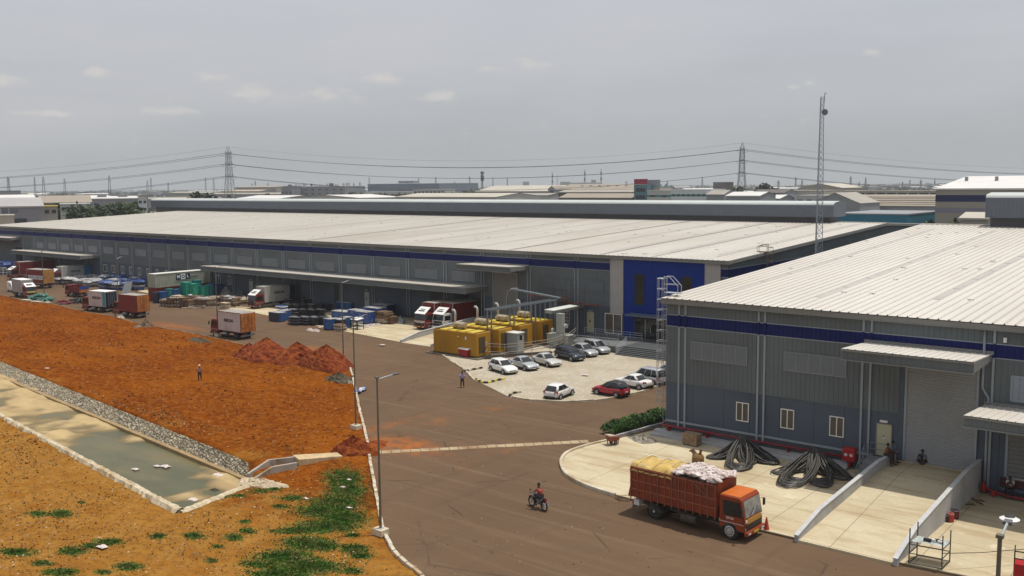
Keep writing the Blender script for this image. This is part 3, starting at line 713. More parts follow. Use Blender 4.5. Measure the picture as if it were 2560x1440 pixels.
# ---- near warehouse
wb,rfb,yeb,slb=warehouse('warehouse','near grey warehouse with blue band, roller shutter ramp and white ribbed roof',-40.05,32,BYW,142.0,214,11.9,15.35,.69)
for a,b in ((-37.75,-32.67),(-29.63,-24.72)): louvre(wb,a,b,6.9,8.42,BYW,5,13,M_lvf,M_lvs)
for a,b in ((-33.58,-32.48),(-29.80,-28.70),(-25.90,-24.80)): window(wb,a,b,2.30,3.85,BYW)
for x in (-38.84,-38.24,-31.75,-31.21): downpipe(wb,x,.9,BYW,11.45,9.52,10.52)
for x in (-23.54,-22.95): downpipe(wb,x,.5,BYW,11.45,9.52,10.52)
downpipe(wb,-14.75,.5,BYW,11.45,9.52,10.52); downpipe(wb,-7.0,.5,BYW,11.45,9.52,10.52); downpipe(wb,-6.4,.5,BYW,11.45,9.52,10.52); downpipe(wb,.9,.5,BYW,11.45,9.52,10.52)
mb=MB(); mb.tube([(-15.35,BYW-.2,11.4),(-15.35,BYW-.2,7.4),(-14.95,BYW-.2,6.75),(-14.95,BYW-.2,6.1)],.085,8); mb.tube([(-14.95,BYW-.2,5.3),(-14.95,BYW-.2,.3)],.085,8); mb.build('downpipe',M_trim,wb,smooth=True)
mb=MB(); mb.box(-40.0,-22.6,BYW-.09,BYW-.008,1.28,1.44); mb.build('sill_band',M_trim,wb)
mb=MB(); mb.box(-40.0,-22.6,BYW-.004,BYW-.001,.3,1.27); mb.build('base_course',mat('base_paint',(.065,.072,.08),r=.6,v=.12,s=.6),wb)
shb=shutter(wb,-20.3,-15.72,1.42,8.45,BYW-.07,.15)
canopy(wb,-23.4,-14.85,BYW-.05,64.7,9.75,9.97,.75,.5)
# recessed-looking flat column beside the shutter and clad panel over the personnel door
mb=MB(); mb.box(-20.8,-20.5,BYW-.12,BYW-.006,1.2,8.6); mb.build('jamb',M_pan,wb)
d=MB(); d.box(-22.35,-21.33,BYW-.07,BYW-.012,1.45,3.80); dr=d.build('door',M_door,wb)
mb=MB(); mb.box(-22.42,-22.35,BYW-.09,BYW-.012,1.45,3.87); mb.box(-21.33,-21.26,BYW-.09,BYW-.012,1.45,3.87); mb.box(-22.35,-21.33,BYW-.09,BYW-.012,3.80,3.87); mb.build('door_frame',mat('door_frame_grey',(.2,.2,.17)),dr)
mb=MB(); mb.box(-22.15,-21.6,BYW-.14,BYW-.012,3.95,4.10); mb.build('door_light',M_frame,dr)
mb=MB(); mb.box(-21.93,-21.77,BYW-.082,BYW-.072,2.75,3.02); nb=mb.build('notice',M_frame,dr)
mb=MB(); mb.box(-21.91,-21.79,BYW-.088,BYW-.083,2.86,2.99); mb.build('notice_mark',M_blkp,nb)
# dock on the far side of the ramp
canopy(wb,-15.15,8,BYW-.05,63.9,6.25,6.62,.72,.5)
shutter(wb,-13.62,-9.6,1.45,5.1,BYW,.3,mat('dock_shutter',(.15,.15,.15),r=.5,v=.05))
mb=MB(); mb.box(-14.0,-9.4,BYW-.16,BYW-.012,.75,1.32); mb.build('dock_buffer',mat('dock_maroon',(.085,.022,.022),r=.6,v=.2,s=2),wb)
mb=MB(); mb.box(-14.0,-9.4,BYW-.55,BYW-.17,.6,.80); mb.build('dock_ledge',M_pan,wb)
mb=MB()
for z in np.arange(6.75,8.4,.13): mb.add([(-13.6,BYW-.085,z),(-11.0,BYW-.085,z),(-11.0,BYW-.05,z+.11),(-13.6,BYW-.05,z+.11)],[(0,1,2,3)])
for x in (-13.66,-11.0): mb.box(x,x+.06,BYW-.10,BYW-.04,6.7,8.42)
mb.box(-13.6,-11,BYW-.10,BYW-.04,8.40,8.46); mb.box(-13.6,-11,BYW-.10,BYW-.04,6.68,6.74); mb.build('louvre',M_trim,wb,fix=False)
mb=MB(); mb.box(-14.2,-14.0,BYW-.2,BYW-.05,10.65,10.98); mb.build('wall_lamp',M_frame,wb)
monitor(wb,-31.4,32,142.0,15.3,1.25,3.1,3.6,5.6,.45)
# skylight strips and their joints
def skylights(par,x0,x1,ye,ze,sl,rib,step,first,y0,y1,name='skylight'):
    x=first
    while x<x1-1:
        k=round((x-x0+.35)/rib); a=x0-.35+k*rib+.02; b=a+rib-.13
        y=ye+y0+rnd(-2,2); yy=ye+y1
        mb=MB(); L=6.0
        while y<yy-1:
            e=min(y+L-.15,yy); z=lambda q: ze+sl*(q-ye)+.022
            mb.add([(a,y,z(y)),(b,y,z(y)),(b,e,z(e)),(a,e,z(e))],[(0,1,2,3)]); y+=L
        mb.build(name,M_skyl,par,fix=False); x+=step
skylights(rfb,-40.05,32,yeb,11.9,slb,.69,7.75,-36.8,7,66)
# capped joint clips along sheet laps
def roof_clips(par,x0,x1,ye,ze,sl,yr,n,w=1.0):
    mb=MB()
    for i in range(n):
        x=rnd(x0,x1); y=rnd(ye+1,yr-2); z=ze+sl*(y-ye)
        mb.cbox(x,y,z+.09,w*.5,.28,.06)
    mb.build('ridge_clips',mat('clip_white',(.72,.68,.62),r=.5),par)['kind']='stuff'
roof_clips(rfb,-40,20,yeb,11.9,slb,142,70,.9)
# ---- long warehouse
wa,rfa,yea,sla=warehouse('warehouse','long grey warehouse with blue entrance block, dock canopies and long ribbed roof',-268.0,-53.4,AYW,166.5,225,11.85,14.35,.74,pitch=.40,s0=9.75,s1=10.75,lowz=0.2)
AX=lambda px,py: PY(px,py,AYW).x
cols=[58,87,115,146,180,214.6,251,291,330,374,422,470,525,581,643,708,777,851,932,1019,1113,1207,1323,1442]
cx=[AX(c,600+.03*c) for c in cols]
for i,x in enumerate(cx):
    for s in (-.28,.28): downpipe(wa,x+s,.4,AYW,11.4,9.72,10.82,.14)
for i in range(len(cx)-1):
    a,b=cx[i],cx[i+1]; w=b-a; m=(a+b)/2
    if i==0: continue
    if i==21: continue
    if i==22:
        louvre(wa,a+2.6,b-1.0,6.7,8.2,AYW,5,8,M_clad,M_clad); continue
    louvre(wa,a+w*.20,a+w*.80,6.72,8.2,AYW,3,9,M_cladL if i<9 else M_lvf,mat('louvre_slat_pale',(.21,.22,.235)) if i<9 else M_lvs)
louvre(wa,cx[-1]+1.0,cx[-1]+4.6,6.7,8.2,AYW,4,8)
for a,b in ((259,267),(280,287),(303,309.5),(324,330),(345,352),(366.5,372),(390,395),(412,417),(541,549),(569,576)):
    window(wa,AX(a,668),AX(b,668)+.1,2.5,4.15,AYW,2)
for a in (67,82,97,114,127,142,156,172): window(wa,AX(a,650),AX(a,650)+1.25,2.2,3.9,AYW,2,glassm=M_bglass,fm=M_trim)
for a,b in ((623,638),(911,923),(1468,1486)):
    x0=AX(a,700); x1=x0+1.15; d=MB(); d.box(x0,x1,AYW-.06,AYW-.012,.95,3.75 if a>1400 else 3.6); dd_=d.build('door',M_door if a>1400 else mat('grey_door',(.30,.31,.30),r=.5),wa)
    mb=MB(); mb.box(x0+.42,x0+.62,AYW-.075,AYW-.062,2.3,2.65); mb.build('notice',M_blkp,dd_)
    mb=MB(); mb.box(x0+.2,x1-.2,AYW-.14,AYW-.012,3.85,4.0); mb.build('door_light',M_trim,dd_)
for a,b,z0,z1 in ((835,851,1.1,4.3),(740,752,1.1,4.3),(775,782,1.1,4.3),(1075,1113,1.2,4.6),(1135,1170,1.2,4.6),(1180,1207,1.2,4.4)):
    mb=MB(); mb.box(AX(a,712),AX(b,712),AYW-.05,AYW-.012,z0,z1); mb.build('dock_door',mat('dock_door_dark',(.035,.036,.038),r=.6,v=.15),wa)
window(wa,AX(1412,795),AX(1424,795),1.7,3.6,AYW,2,4)
# shutter gate with its own canopy
shutter(wa,AX(1235,683),AX(1293,683),1.2,8.35,AYW-.07,.16,mat('cream_shutter',(.20,.195,.18),r=.5,v=.05))
canopy(wa,AX(1188,660),AX(1322,666),AYW-.05,103.6,9.65,9.82,.75,.5)
# dock canopies
canopy(wa,-162.5,AX(1218,718),AYW-.05,103.2,6.15,6.38,.85,.6)
canopy(wa,AX(80,624)-1,AX(250,636),AYW-.05,103.2,6.2,6.4,.85,.6)
canopy(wa,-268,AX(52,590),AYW-.05,105.3,9.3,9.1,.6,.6)
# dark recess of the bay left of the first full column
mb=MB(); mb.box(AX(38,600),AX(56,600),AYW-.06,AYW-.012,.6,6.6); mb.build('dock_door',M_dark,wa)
# entrance block: white louvred panels, blue facade, glazing
def hpanel(x0,x1,z0,z1,y):
    n=int((z1-z0)/.22); prof=[]
    for i in range(n):
        a=z0+i*(z1-z0)/n; h=(z1-z0)/n; prof+=[(y-.02,a),(y-.09,a+h*.12),(y-.05,a+h*.95)]
    prof.append((y-.02,z1)); mb=MB(); mb.ext(prof,'x',x0,x1,close=False); mb.box(x1-.12,x1,y-.11,y-.004,z0,z1); mb.box(x0,x0+.08,y-.11,y-.004,z0,z1)
    return mb.build('white_panel',M_white,wa,fix=False)
xw0,xb0,xb1,xw1=AX(1527,648),AX(1560,650),AX(1764,658),AX(1803,660)
hpanel(xw0,xb0,3.9,11.38,AYW-.09); hpanel(xb1,xw1,.9,11.38,AYW-.09)
xg0,xg1=AX(1587,800),AX(1690,800)
mb=MB(); mb.box(xb0+.02,xb1-.02,AYW-.10,AYW-.005,3.9,11.38); mb.box(xb0+.02,xg0,AYW-.10,AYW-.005,.9,3.9)
for i in range(1,6):
    x=xb0+(xb1-xb0)*i/6; mb.box(x-.012,x+.012,AYW-.104,AYW-.1005,3.9,11.38,1)
fb=mb.build('blue_facade',[M_blue,mat('blue_joint',(.006,.02,.15))],wa)
for a,b,z0,z1 in ((1588,1612,5.35,9.55),(1703,1731,5.35,9.5)):
    window(wa,AX(a,700),AX(b,700),z0,z1,AYW-.1,1,3,glassm=mat('facade_glass',(.022,.026,.022),r=.12,v=.3,s=.5),fm=mat('facade_frame',(.018,.03,.07)),fr=.05)
window(wa,AX(1513,800),AX(1556,800),1.05,3.85,AYW-.05,2,1,glassm=mat('brown_pane',(.11,.085,.07),r=.25,v=.4,s=.6),fr=.1)
mb=MB(); mb.box(xg0,xg1,AYW-.06,AYW-.01,.9,3.9); gl=mb.build('entrance_glazing',M_bglass,wa)
mb=MB()
for x in (xg0+.02,AX(1613,800),AX(1645,800),xg1-.08): mb.box(x,x+.07,AYW-.11,AYW-.062,.9,3.5 if x>xg0+.1 else 3.9)
mb.box(AX(1613,800),AX(1645,800),AYW-.11,AYW-.062,3.4,3.48); mb.build('door_frame',mat('dark_frame',(.10,.10,.10),r=.4),gl)
mb=MB(); mb.box(AX(1614,800),AX(1614,800)+.05,AYW-.12,AYW-.112,.95,3.4); mb.build('door_edge',M_frame,gl)
mb=MB(); mb.box(AX(1627,800),AX(1627,800)+.06,AYW-.16,AYW-.115,1.7,2.6); mb.build('door_handle',M_galv,gl)
mb=MB(); mb.hexa([(AX(1580,785),AYW-1.9,4.0),(xg1+2,AYW-1.9,4.0),(xg1+2,AYW-.11,3.95),(AX(1580,785),AYW-.11,3.95)],[(AX(1580,785),AYW-1.9,4.16),(xg1+2,AYW-1.9,4.16),(xg1+2,AYW-.11,4.22),(AX(1580,785),AYW-.11,4.22)])
mb.build('entrance_canopy',mat('entrance_canopy',(.10,.125,.15),r=.35,v=.06),wa)
monitor(wa,-284,PY(2084,520,164).x+.2,166.5,14.3,1.05,2.55,3.6,5.8,.9)
skylights(rfa,-268,-53.4,yea,11.85,sla,.74,7.9,-263,4,56); skylights(rfa,-268,-53.4,yea,11.85,sla,.74,7.9,-262.26,4,56)
roof_clips(rfa,-266,-54,yea,11.85,sla,165,150,1.6)
mb=MB()
for k in range(27):     # continuous dark laps running up the slope
    x=-262+k*7.9+rnd(-.5,.5); y0,y1=yea+.2,165.0
    for (q0,q1) in ((y0,y0+(y1-y0)*rnd(.4,.6)),): 
        z=lambda q: 11.85+sla*(q-yea)
        mb.add([(x,q0,z(q0)+.083),(x+.09,q0,z(q0)+.083),(x+.09,y1,z(y1)+.083),(x,y1,z(y1)+.083)],[(0,1,2,3)])
mb.build('lap_seam',mat('seam_dark',(.20,.17,.14),r=.7),rfa,fix=False)
# ------------------------------------------------------------------ ramps, steps, ladders, masts, poles
def ramp(name,label,xl0,xl1,xr0,xr1,y0,y1,yw,z0,z1,wt=.22,h0=.28,h1=.95):
    t=thing(name,label,'ramp',(0,0,0)); mb=MB()
    prof=[(y0,z0),(y1,z1),(yw,z1)]
    def xx(y,a,b): return a+(b-a)*(y-y0)/(yw-y0)
    vs=[];
    for y,z in prof: vs += [(xx(y,xl0,xl1),y,z),(xx(y,xr0,xr1),y,z)]
    n=len(vs); vs += [(x,y,-.1) for x,y,z in vs]
    fs=[(0,1,3,2),(2,3,5,4),(n,n+2,n+3,n+1),(n+2,n+4,n+5,n+3),(0,n,n+1,1)]
    mb.add(vs,fs); mb.build('ramp_slab',M_conc,t,fix=False)
    for a,b,sg in ((xl0,xl1,-1),(xr0,xr1,1)):
        mb=MB(); Y=[y0-.12,y0+3.2,y1,yw-.01]; Zt=[z0+h0,z0+(z1-z0)*3.3/(y1-y0)+h1-.1,z1+h1,z1+h1]
        if sg<0: Zt[1]-=.12; Zt[2]-=.33; Zt[3]-=.42
        rings=[]
        for y,z in zip(Y,Zt):
            x=xx(y,a,b); x2=x+sg*wt; rings.append([(x,y,-.1),(x2,y,-.1),(x2,y,z),(x,y,z)])
        mb.loft(rings); w=mb.build('side_wall',M_conc2,t)
        mb=MB(); rings=[]
        for y,z in zip(Y,Zt):
            x=xx(y,a,b); rings.append([(x-.03*sg,y-.02,z+.003),(x+sg*(wt+.03),y-.02,z+.003),(x+sg*(wt+.03),y-.02,z+.06),(x-.03*sg,y-.02,z+.06)])
        mb.loft(rings); mb.build('coping',mat('wall_coping',(.46,.455,.45),r=.8,v=.1,s=2),w)
    return t
ramp('loading_ramp','wide concrete loading ramp with two side walls up to the near grey shutter',-21.45,-20.85,-15.9,-15.42,53.2,66.2,BYW-.02,.13,1.36)
ramp('loading_ramp','concrete ramp between low walls up to the shutter beside the yellow generators',-93.1,-92.6,-87.5,-87.2,89.8,103.5,AYW-.02,.05,1.2)
# stair to the personnel door of the near warehouse
t=thing('door_stair','grey concrete stair with tubular handrail up to the cream door','stair',(0,0,0)); mb=MB()
for i in range(5): mb.box(-22.75,-21.18,66.55+.32*i,BYW-.1,.10+.25*i,.10+.25*(i+1))
mb.build('steps',mat('stair_concrete',(.20,.21,.21),r=.85,v=.15,s=2),t)
mb=MB(); xr=-22.72
for h in (.5,1.0): mb.tube([(xr,66.45,.12+.25*0+h),(xr,68.1,1.36+h),(xr,69.5,1.36+h)],.028,6)
for y,z in ((66.45,.1),(67.3,.75),(68.1,1.36),(68.8,1.36),(69.5,1.36)): mb.tube([(xr,y,z),(xr,y,z+1.0)],.026,6)
for z in (1.9,2.35): mb.tube([(-22.7,69.5,z),(-21.25,69.5,z)],.022,6)
mb.build('handrail',M_steel,t)
# entrance platform and steps of the long warehouse
xs0=G(1558,880).x+.3
t=thing('entrance_steps','broad grey entrance steps and platform below the blue facade','stair',(0,0,0)); mb=MB(); YS=99.4
for i in range(6): mb.box(xs0,-49.5,YS+.36*i,AYW-.02,-.02+.15*i,-.02+.15*(i+1))
mb.build('steps',mat('granite_steps',(.075,.078,.08),r=.5,v=.15,s=1.5),t)
mb=MB()
for i in range(6): mb.box(xs0,-49.5,YS+.36*i-.012,YS+.36*i+.05,.11+.15*i,.134+.15*i)
mb.build('step_nosing',mat('nosing_grey',(.20,.20,.20),r=.6),t)
xp0=G(1432,858).x
t=thing('access_ramp','grey access ramp with three rail handrail beside the entrance steps','ramp',(0,0,0)); mb=MB()
mb.hexa([(xp0,102.6,-.05),(xs0-.03,100.4,-.05),(xs0-.03,AYW-.02,-.05),(xp0,AYW-.02,-.05)],[(xp0,102.6,.35),(xs0-.03,100.4,.88),(xs0-.03,AYW-.02,.88),(xp0,AYW-.02,.88)])
mb.build('ramp_body',mat('ramp_grey',(.13,.135,.13),r=.8,v=.15,s=1),t)
mb=MB()
def rail(mb,pts,hs,r=.025,step=1.6,base=True):
    for h in hs: mb.tube([Vector(p)+Vector((0,0,h)) for p in pts],r,5)
    for a,b in zip(pts[:-1],pts[1:]):
        a=Vector(a); b=Vector(b); n=max(1,int((b-a).length/step))
        for i in range(n+1):
            p=a.lerp(b,i/n); mb.tube([p,p+Vector((0,0,max(hs)))],r,5)
rail(mb,[(xp0,102.8,.35),(xs0-.2,100.5,.88)],(.35,.65,.95)); rail(mb,[(xp0,106.2,.88),(xs0-.2,106.2,.88)],(.35,.65,.95))
mb.build('handrail',M_galv,t)
t=thing('stair_rail','slanted silver handrail standing at the edge of the entrance steps','handrail',(0,0,0)); mb=MB()
for k in range(5): mb.tube([(xs0+.1,YS+.05,.20+.22*k),(xs0+.1,YS+2.5,1.08+.22*k),(xs0+.1,YS+2.5+.01*k,1.08+.22*k)],.024,5)
for y,z in ((YS+.05,.15),(YS+2.5,.95)): mb.tube([(xs0+.1,y,z-.1),(xs0+.1,y,z+1.05)],.03,5)
mb.build('rails',M_galv,t)
# caged ladders
def caged_ladder(name,label,x,y,z0,zt,cage0,face,mats,over=1.5,hoop=.9,ret=True):
    t=thing(name,label,'ladder',(x,y,0),face); mb=MB()        # local: +y away from wall is -y ; climbs z
    for s in (-.24,.24): mb.tube([(s,0,z0),(s,0,zt+over)],.03,5)
    z=z0+.3
    while z<zt+.1: mb.tube([(-.24,0,z),(.24,0,z)],.016,4); z+=.3
    mb.build('ladder',mats,t)
    mb=MB(); R_=.40
    ring=lambda z:[(R_*math.sin(a)*1.0,-.36-R_*math.cos(a)*1.0+ .0,z) for a in np.linspace(-2.4,2.4,13)]
    zs=np.arange(cage0,zt+over+.05,hoop)
    for z in zs: mb.tube([(-.24,0,z)]+ring(z)+[(.24,0,z)],.026,4)
    for a in (-2.1,-1.25,-.42,.42,1.25,2.1): mb.tube([(R_*math.sin(a),-.36-R_*math.cos(a),cage0),(R_*math.sin(a),-.36-R_*math.cos(a),zs[-1])],.02,4)
    mb.build('safety_cage',mats,t)
    mb=MB(); H=zt+over
    for s in (-.3,.3):
        mb.tube([(s,0,H),(s,.55,H),(s,1.35,zt+.75),(s,1.35,zt+.18)],.035,5); mb.tube([(s,0,zt+.85),(s,1.2,zt+.85)],.025,5)
    mb.box(-.35,.35,.05,1.4,zt+.10,zt+.16); mb.build('roof_landing',mats,t)
    mb=MB()
    for z in np.arange(z0+.8,zt-.3,2.3):
        for s in (-.24,.24): mb.bar((s,0,z),(s,.42,z),.04)
    mb.build('wall_bracket',mats,t)
    return t
caged_ladder('caged_ladder','galvanised caged roof ladder at the corner of the near warehouse',-40.72,70.55,.3,12.1,2.6,R(-90),M_galv)
pl=PX(1915,612,-53)
caged_ladder('caged_ladder','small caged roof ladder on the gable of the long warehouse',-52.75,pl.y,6.5,12.25,9.4,R(90),M_rust,over=1.1,hoop=.9)
# lattice mast behind the roofs
mp=PX(2045,610,-47.2); mx_,my_=mp.x,mp.y
ztop=21.5+(470-276)/FOC*math.hypot(mx_,my_)*1.02
t=thing('lattice_mast','slim white and grey lattice radio mast rising behind the near roof','mast',(mx_,my_,0)); mb=MB()
def lattice3(mb,z0,z1,w0,w1,n,r=.035,r2=.018):
    P=lambda z,k:(lambda w:Vector((w/1.73*math.cos(k*2.0944+.5),w/1.73*math.sin(k*2.0944+.5),z)))(w0+(w1-w0)*(z-z0)/(z1-z0))
    for k in range(3): mb.tube([P(z0,k),P(z1,k)],r,5)
    for i in range(n):
        a=z0+(z1-z0)*i/n; b=z0+(z1-z0)*(i+1)/n
        for k in range(3):
            mb.tube([P(a,k),P(b,(k+1)%3)],r2,3,caps=False); mb.tube([P(b,k),P(a,(k+1)%3)],r2,3,caps=False); mb.tube([P(b,k),P(b,(k+1)%3)],r2,3,caps=False)
lattice3(mb,0,ztop*.82,1.25,.62,34,.05,.022); lattice3(mb,ztop*.82,ztop,.58,.45,8,.045,.02); mb.build('lattice',M_trim,t)
mb=MB(); mb.tube([(.2,.1,ztop-2.2),(.35,.1,ztop+.5)],.05,6); mb.tube([(.35,.1,ztop+.5),(.6,.1,ztop+.35)],.04,5); mb.build('antenna_pole',M_trim,t)
mb=MB(); zd=ztop-2.0; q=Vector((.35,-.5,0)).normalized(); c=Vector((.55,-.3,zd)); rr=[.02,.22,.36,.40]
mb.tube([c-q*.22,c-q*.16,c-q*.05,c+q*.05],[.05,.26,.38,.40],16); mb.tube([c+q*.051,c+q*.06],[.385,.30],16); mb.build('dish',mat('dish_grey',(.12,.125,.13),r=.6),t)
mb=MB(); mb.tube([(.2,.1,zd),c],.04,5); mb.build('dish_arm',M_trim,t)
for z in (.55,.68,.82): pass
# street lamp posts
def lamp_post(base,h,arm_to,label,footing=True,z0=0.05,thick=.085,group='lamp posts along the kerb'):
    b=Vector(base); t=thing('lamp_post',label,'lamp post',(b.x,b.y,0),0,group); mb=MB()
    mb.tube([(0,0,z0),(0,0,h*.45),(0,0,h)],[thick,thick*.8,thick*.62],8); mb.cbox(0,0,h+.02,.2,.2,.1); mb.build('pole',M_pole,t,smooth=False)
    d=Vector((arm_to[0]-b.x,arm_to[1]-b.y,0)); L=d.length; d.normalize(); up=arm_to[2]-h
    mb=MB(); e=Vector((d.x*L*.72,d.y*L*.72,h+up*.72)); mb.tube([(0,0,h-.1),e],.04,6); mb.build('arm',M_galv,t)
    mb=MB(); f=Vector((d.x*L,d.y*L,h+up)); n=Vector((-d.y,d.x,0))*.13; z=Vector((0,0,.05))
    mb.hexa([e-n-z,f-n*.8-z,f+n*.8-z,e+n-z],[e-n+z,f-n*.8+z*.5,f+n*.8+z*.5,e+n+z]); mb.build('lamp_head',mat('lamp_head',(.10,.10,.105),r=.5),t)
    if footing:
        mb=MB(); mb.box(-.42,.42,-.34,.34,0,.42); mb.build('footing',M_foot,t,bevel=.02)
        mb=MB(); mb.box(-.17,.17,-.17,.17,.42,.45); mb.build('base_plate',M_galv,t)
    return t
for (bx,by,tx,ty,ax,ay,lab) in ((952,1335,937,945,997,933,'tallest looking tapered lamp post on a pale footing by the near road bend'),
    (890,1072,878,796,919,786,'lamp post on a footing beside the small red soil pile'),
    (859,907,850,706,876,700,'lamp post at the kerb corner next to three red soil mounds'),
    (545,840,536,668,557,664,'lamp post in front of the white box truck with orange doors'),
    (298,791,290,646,306,641,'lamp post beside the maroon container truck with orange doors'),
    (111,741,104,629,118,626,'lamp post standing behind the green bundle heap, far along the kerb')):
    b=G(bx,by,.05); D=math.hypot(b.x,b.y); h=AT(tx,ty,D).z
    # arm reaches over the road at right angles to the kerb line
    v=AT(ax,ay,D*1.008); lamp_post((b.x,b.y,0),h,(v.x,v.y,v.z),lab)
p=AT(2500,1342,30.5); q=AT(2524,1297,33.2)
t=lamp_post((p.x,p.y,0),p.z,(q.x,q.y,q.z),'dark lamp post with a pale arm and round lamp over the near loading apron',thick=.10)
mb=MB(); c=Vector((q.x-p.x,q.y-p.y,q.z)); mb.tube([c+Vector((0,0,-.10)),c+Vector((0,0,0)),c+Vector((0,0,.07))],[.22,.30,.16],14); mb.build('lamp_rim',M_frame,t)
mb=MB(); mb.tube([c+Vector((0,0,.071)),c+Vector((0,0,.10))],[.16,.12],14); mb.build('lamp_core',M_blkp,t)
# ------------------------------------------------------------------ generator yard
M_gen=mat('generator_yellow',(.40,.20,.012),r=.45,v=.10,s=1,c2=(.33,.16,.01),s2=.5)
M_gent=mat('generator_top_yellow',(.62,.46,.05),r=.4,v=.08,s=1)
M_gend=mat('generator_dark',(.085,.055,.02),r=.7,v=.2,s=2)
M_muf=mat('silencer_lagging',(.40,.34,.235),r=.6,v=.25,s=3,c2=(.22,.14,.06),s2=1.6)
def generator(label):
    L,D,Hh=7.4,2.7,3.0
    t=thing('generator',label,'generator',(0,0,0),0,'yellow diesel generators in the yard'); mb=MB()   # origin: near right bottom corner; x to the left is negative
    mb.box(-L,0,0,D,.12,Hh); mb.build('enclosure',M_gen,t,bevel=.03)
    mb=MB(); mb.box(-L-.05,.05,-.05,D+.05,-.1,.12); mb.build('skid',M_gend,t)
    mb=MB()
    for i in range(4):
        a=-L+.9+i*1.55; mb.box(a,a+1.25,.25,D-.25,Hh+.002,Hh+.06)
    mb.build('roof_panel',M_gent,t)
    mb=MB()
    for i in range(5):
        a=-L+.75+i*1.55; mb.box(a,a+.12,.1,D-.1,Hh+.002,Hh+.09)
    mb.box(-L+.05,-L+.75,.2,D-.2,Hh+.002,Hh+.11); mb.build('roof_rib',M_gend,t)
    mb=MB(); mb.box(.005,.03,.4,1.6,.5,2.5); mb.build('air_grille',M_gend,t)
    mb=MB(); mb.box(-1.9,-1.68,-.03,-.004,2.1,2.5); mb.build('control_panel',M_frame,t)
    mb=MB(); mb.box(-3.2,-2.9,-.03,-.004,2.35,2.45); mb.build('name_plate',M_frame,t)
    mb=MB()
    for a in (-L+1.2,-L+2.9,-L+4.6): mb.box(a-.012,a+.012,-.008,-.002,.3,Hh-.2)
    mb.build('door_gap',M_gend,t)
    mb=MB(); mb.tube([(-5.3,1.6,Hh+.55),(-5.2,1.6,Hh+.55),(-3.3,1.6,Hh+.55),(-3.2,1.6,Hh+.55)],[.3,.42,.42,.3],14); mb.build('silencer',M_muf,t,smooth=False)
    mb=MB(); mb.tube([(-5.0,1.6,Hh+.6),(-5.0,1.6,Hh+2.0),(-5.05,1.6,Hh+2.25),(-5.25,1.6,Hh+2.42),(-5.5,1.6,Hh+2.4)],.15,10); mb.build('exhaust_pipe',mat('exhaust_pale',(.45,.43,.40),r=.5,v=.15,s=3),t,smooth=True)
    mb=MB()
    for x in (-5.0,-3.5): mb.box(x-.05,x+.05,1.25,1.95,Hh,Hh+.2)
    mb.build('silencer_saddle',M_gend,t)
    return t
gpx=[((1191,835),'yellow generator nearest the road with dark grille and silver exhaust'),((1247,825),'second yellow generator from the road, half behind the first'),((1299,815),'third yellow generator from the road, with a pale lagged silencer'),((1353,805),'yellow generator farthest from the road, next to the warehouse shutter')]
g0=None
for i,(c,lab) in enumerate(gpx):
    p=G(*c,3.15)
    if g0 is None: g0=generator(lab); o=g0
    else: o=copy_tree(g0,label=lab)
    o.location=(p.x,p.y,.15)
GX=G(*gpx[0][0],3.15).x
mb=MB(); mb.box(GX-8.2,GX+.8,G(*gpx[0][0],3.15).y-.7,AYW-1.2,-.02,.13); struct(mb.build('generator_plinth',mat('plinth_oily',(.16,.135,.105),r=.9,v=.35,s=1.5,c2=(.07,.055,.04),s2=.6)))
a,b=G(1213,899),G(1380,888); t=MB(); dd=(b-a).normalized(); nn=Vector((-dd.y,dd.x,0)); t.hexa([a,b,b+nn*.3,a+nn*.3],[a+Vector((0,0,.5)),b+Vector((0,0,.5)),b+nn*.3+Vector((0,0,.5)),a+nn*.3+Vector((0,0,.5))]); tag(t.build('yard_wall',mat('yard_wall_dark',(.10,.085,.07),r=.9,v=.3,s=2)),'low dark yard wall under the rail fence behind the cars','wall')
# pipe gantry over the generators
M_gan=mat('gantry_steel',(.17,.195,.215),r=.5,v=.15,s=2,metal=.2)
t=thing('pipe_gantry','grey steel gantry carrying cable trays above the yellow generators','gantry',(0,0,0)); mb=MB(); xg=GX+1.4; yg0=G(1222,885).y; zg=5.6
pA=G(1223,775,zg); pB=G(1385,750,zg); yg1=pB.y
xa=pA.x; ya=pA.y; xb=pB.x
n=6
for i in range(n+1):
    y=ya+(yg1-ya)*i/n; x=xa+(xb-xa)*i/n
    if i in (0,2,4,6):
        for d in (-.35,.35): mb.box(x+d-.07,x+d+.07,y-.07,y+.07,0,zg)
    mb.box(x-.5,x+.5,y-.05,y+.05,zg-.1,zg)
mb.build('posts',M_gan,t); mb=MB()
for d in (-.42,.42): mb.bar((xa+d,ya-.3,zg+.05),(xb+d,yg1+.3,zg+.05),.10,.22)
for i in range(40):
    y=ya+(yg1-ya)*i/39; x=xa+(xb-xa)*i/39; mb.box(x-.4,x+.4,y-.03,y+.03,zg+.0,zg+.04)
mb.build('cable_tray',M_gan,t); mb=MB(); mb.bar((xb-7.6,yg1+.3,zg+1.0),(xb+.8,yg1+.3,zg+.3),.6,.18); mb.build('cross_tray',M_gan,t)
mb=MB(); mb.tube([(xb-7.6,yg1+.3,zg+1.05),(xb-8.3,yg1+.2,zg+.6),(xb-8.5,yg1,zg-.6),(xb-8.5,yg1,1.0)],.16,8); mb.build('vertical_duct',M_steel,t,smooth=True)
mb=MB(); mb.tube([(xb-7.4,yg1+.3,zg+1.0),(xb-6.6,yg1+.3,zg+1.0)],.22,8); mb.build('duct_elbow',M_steel,t)
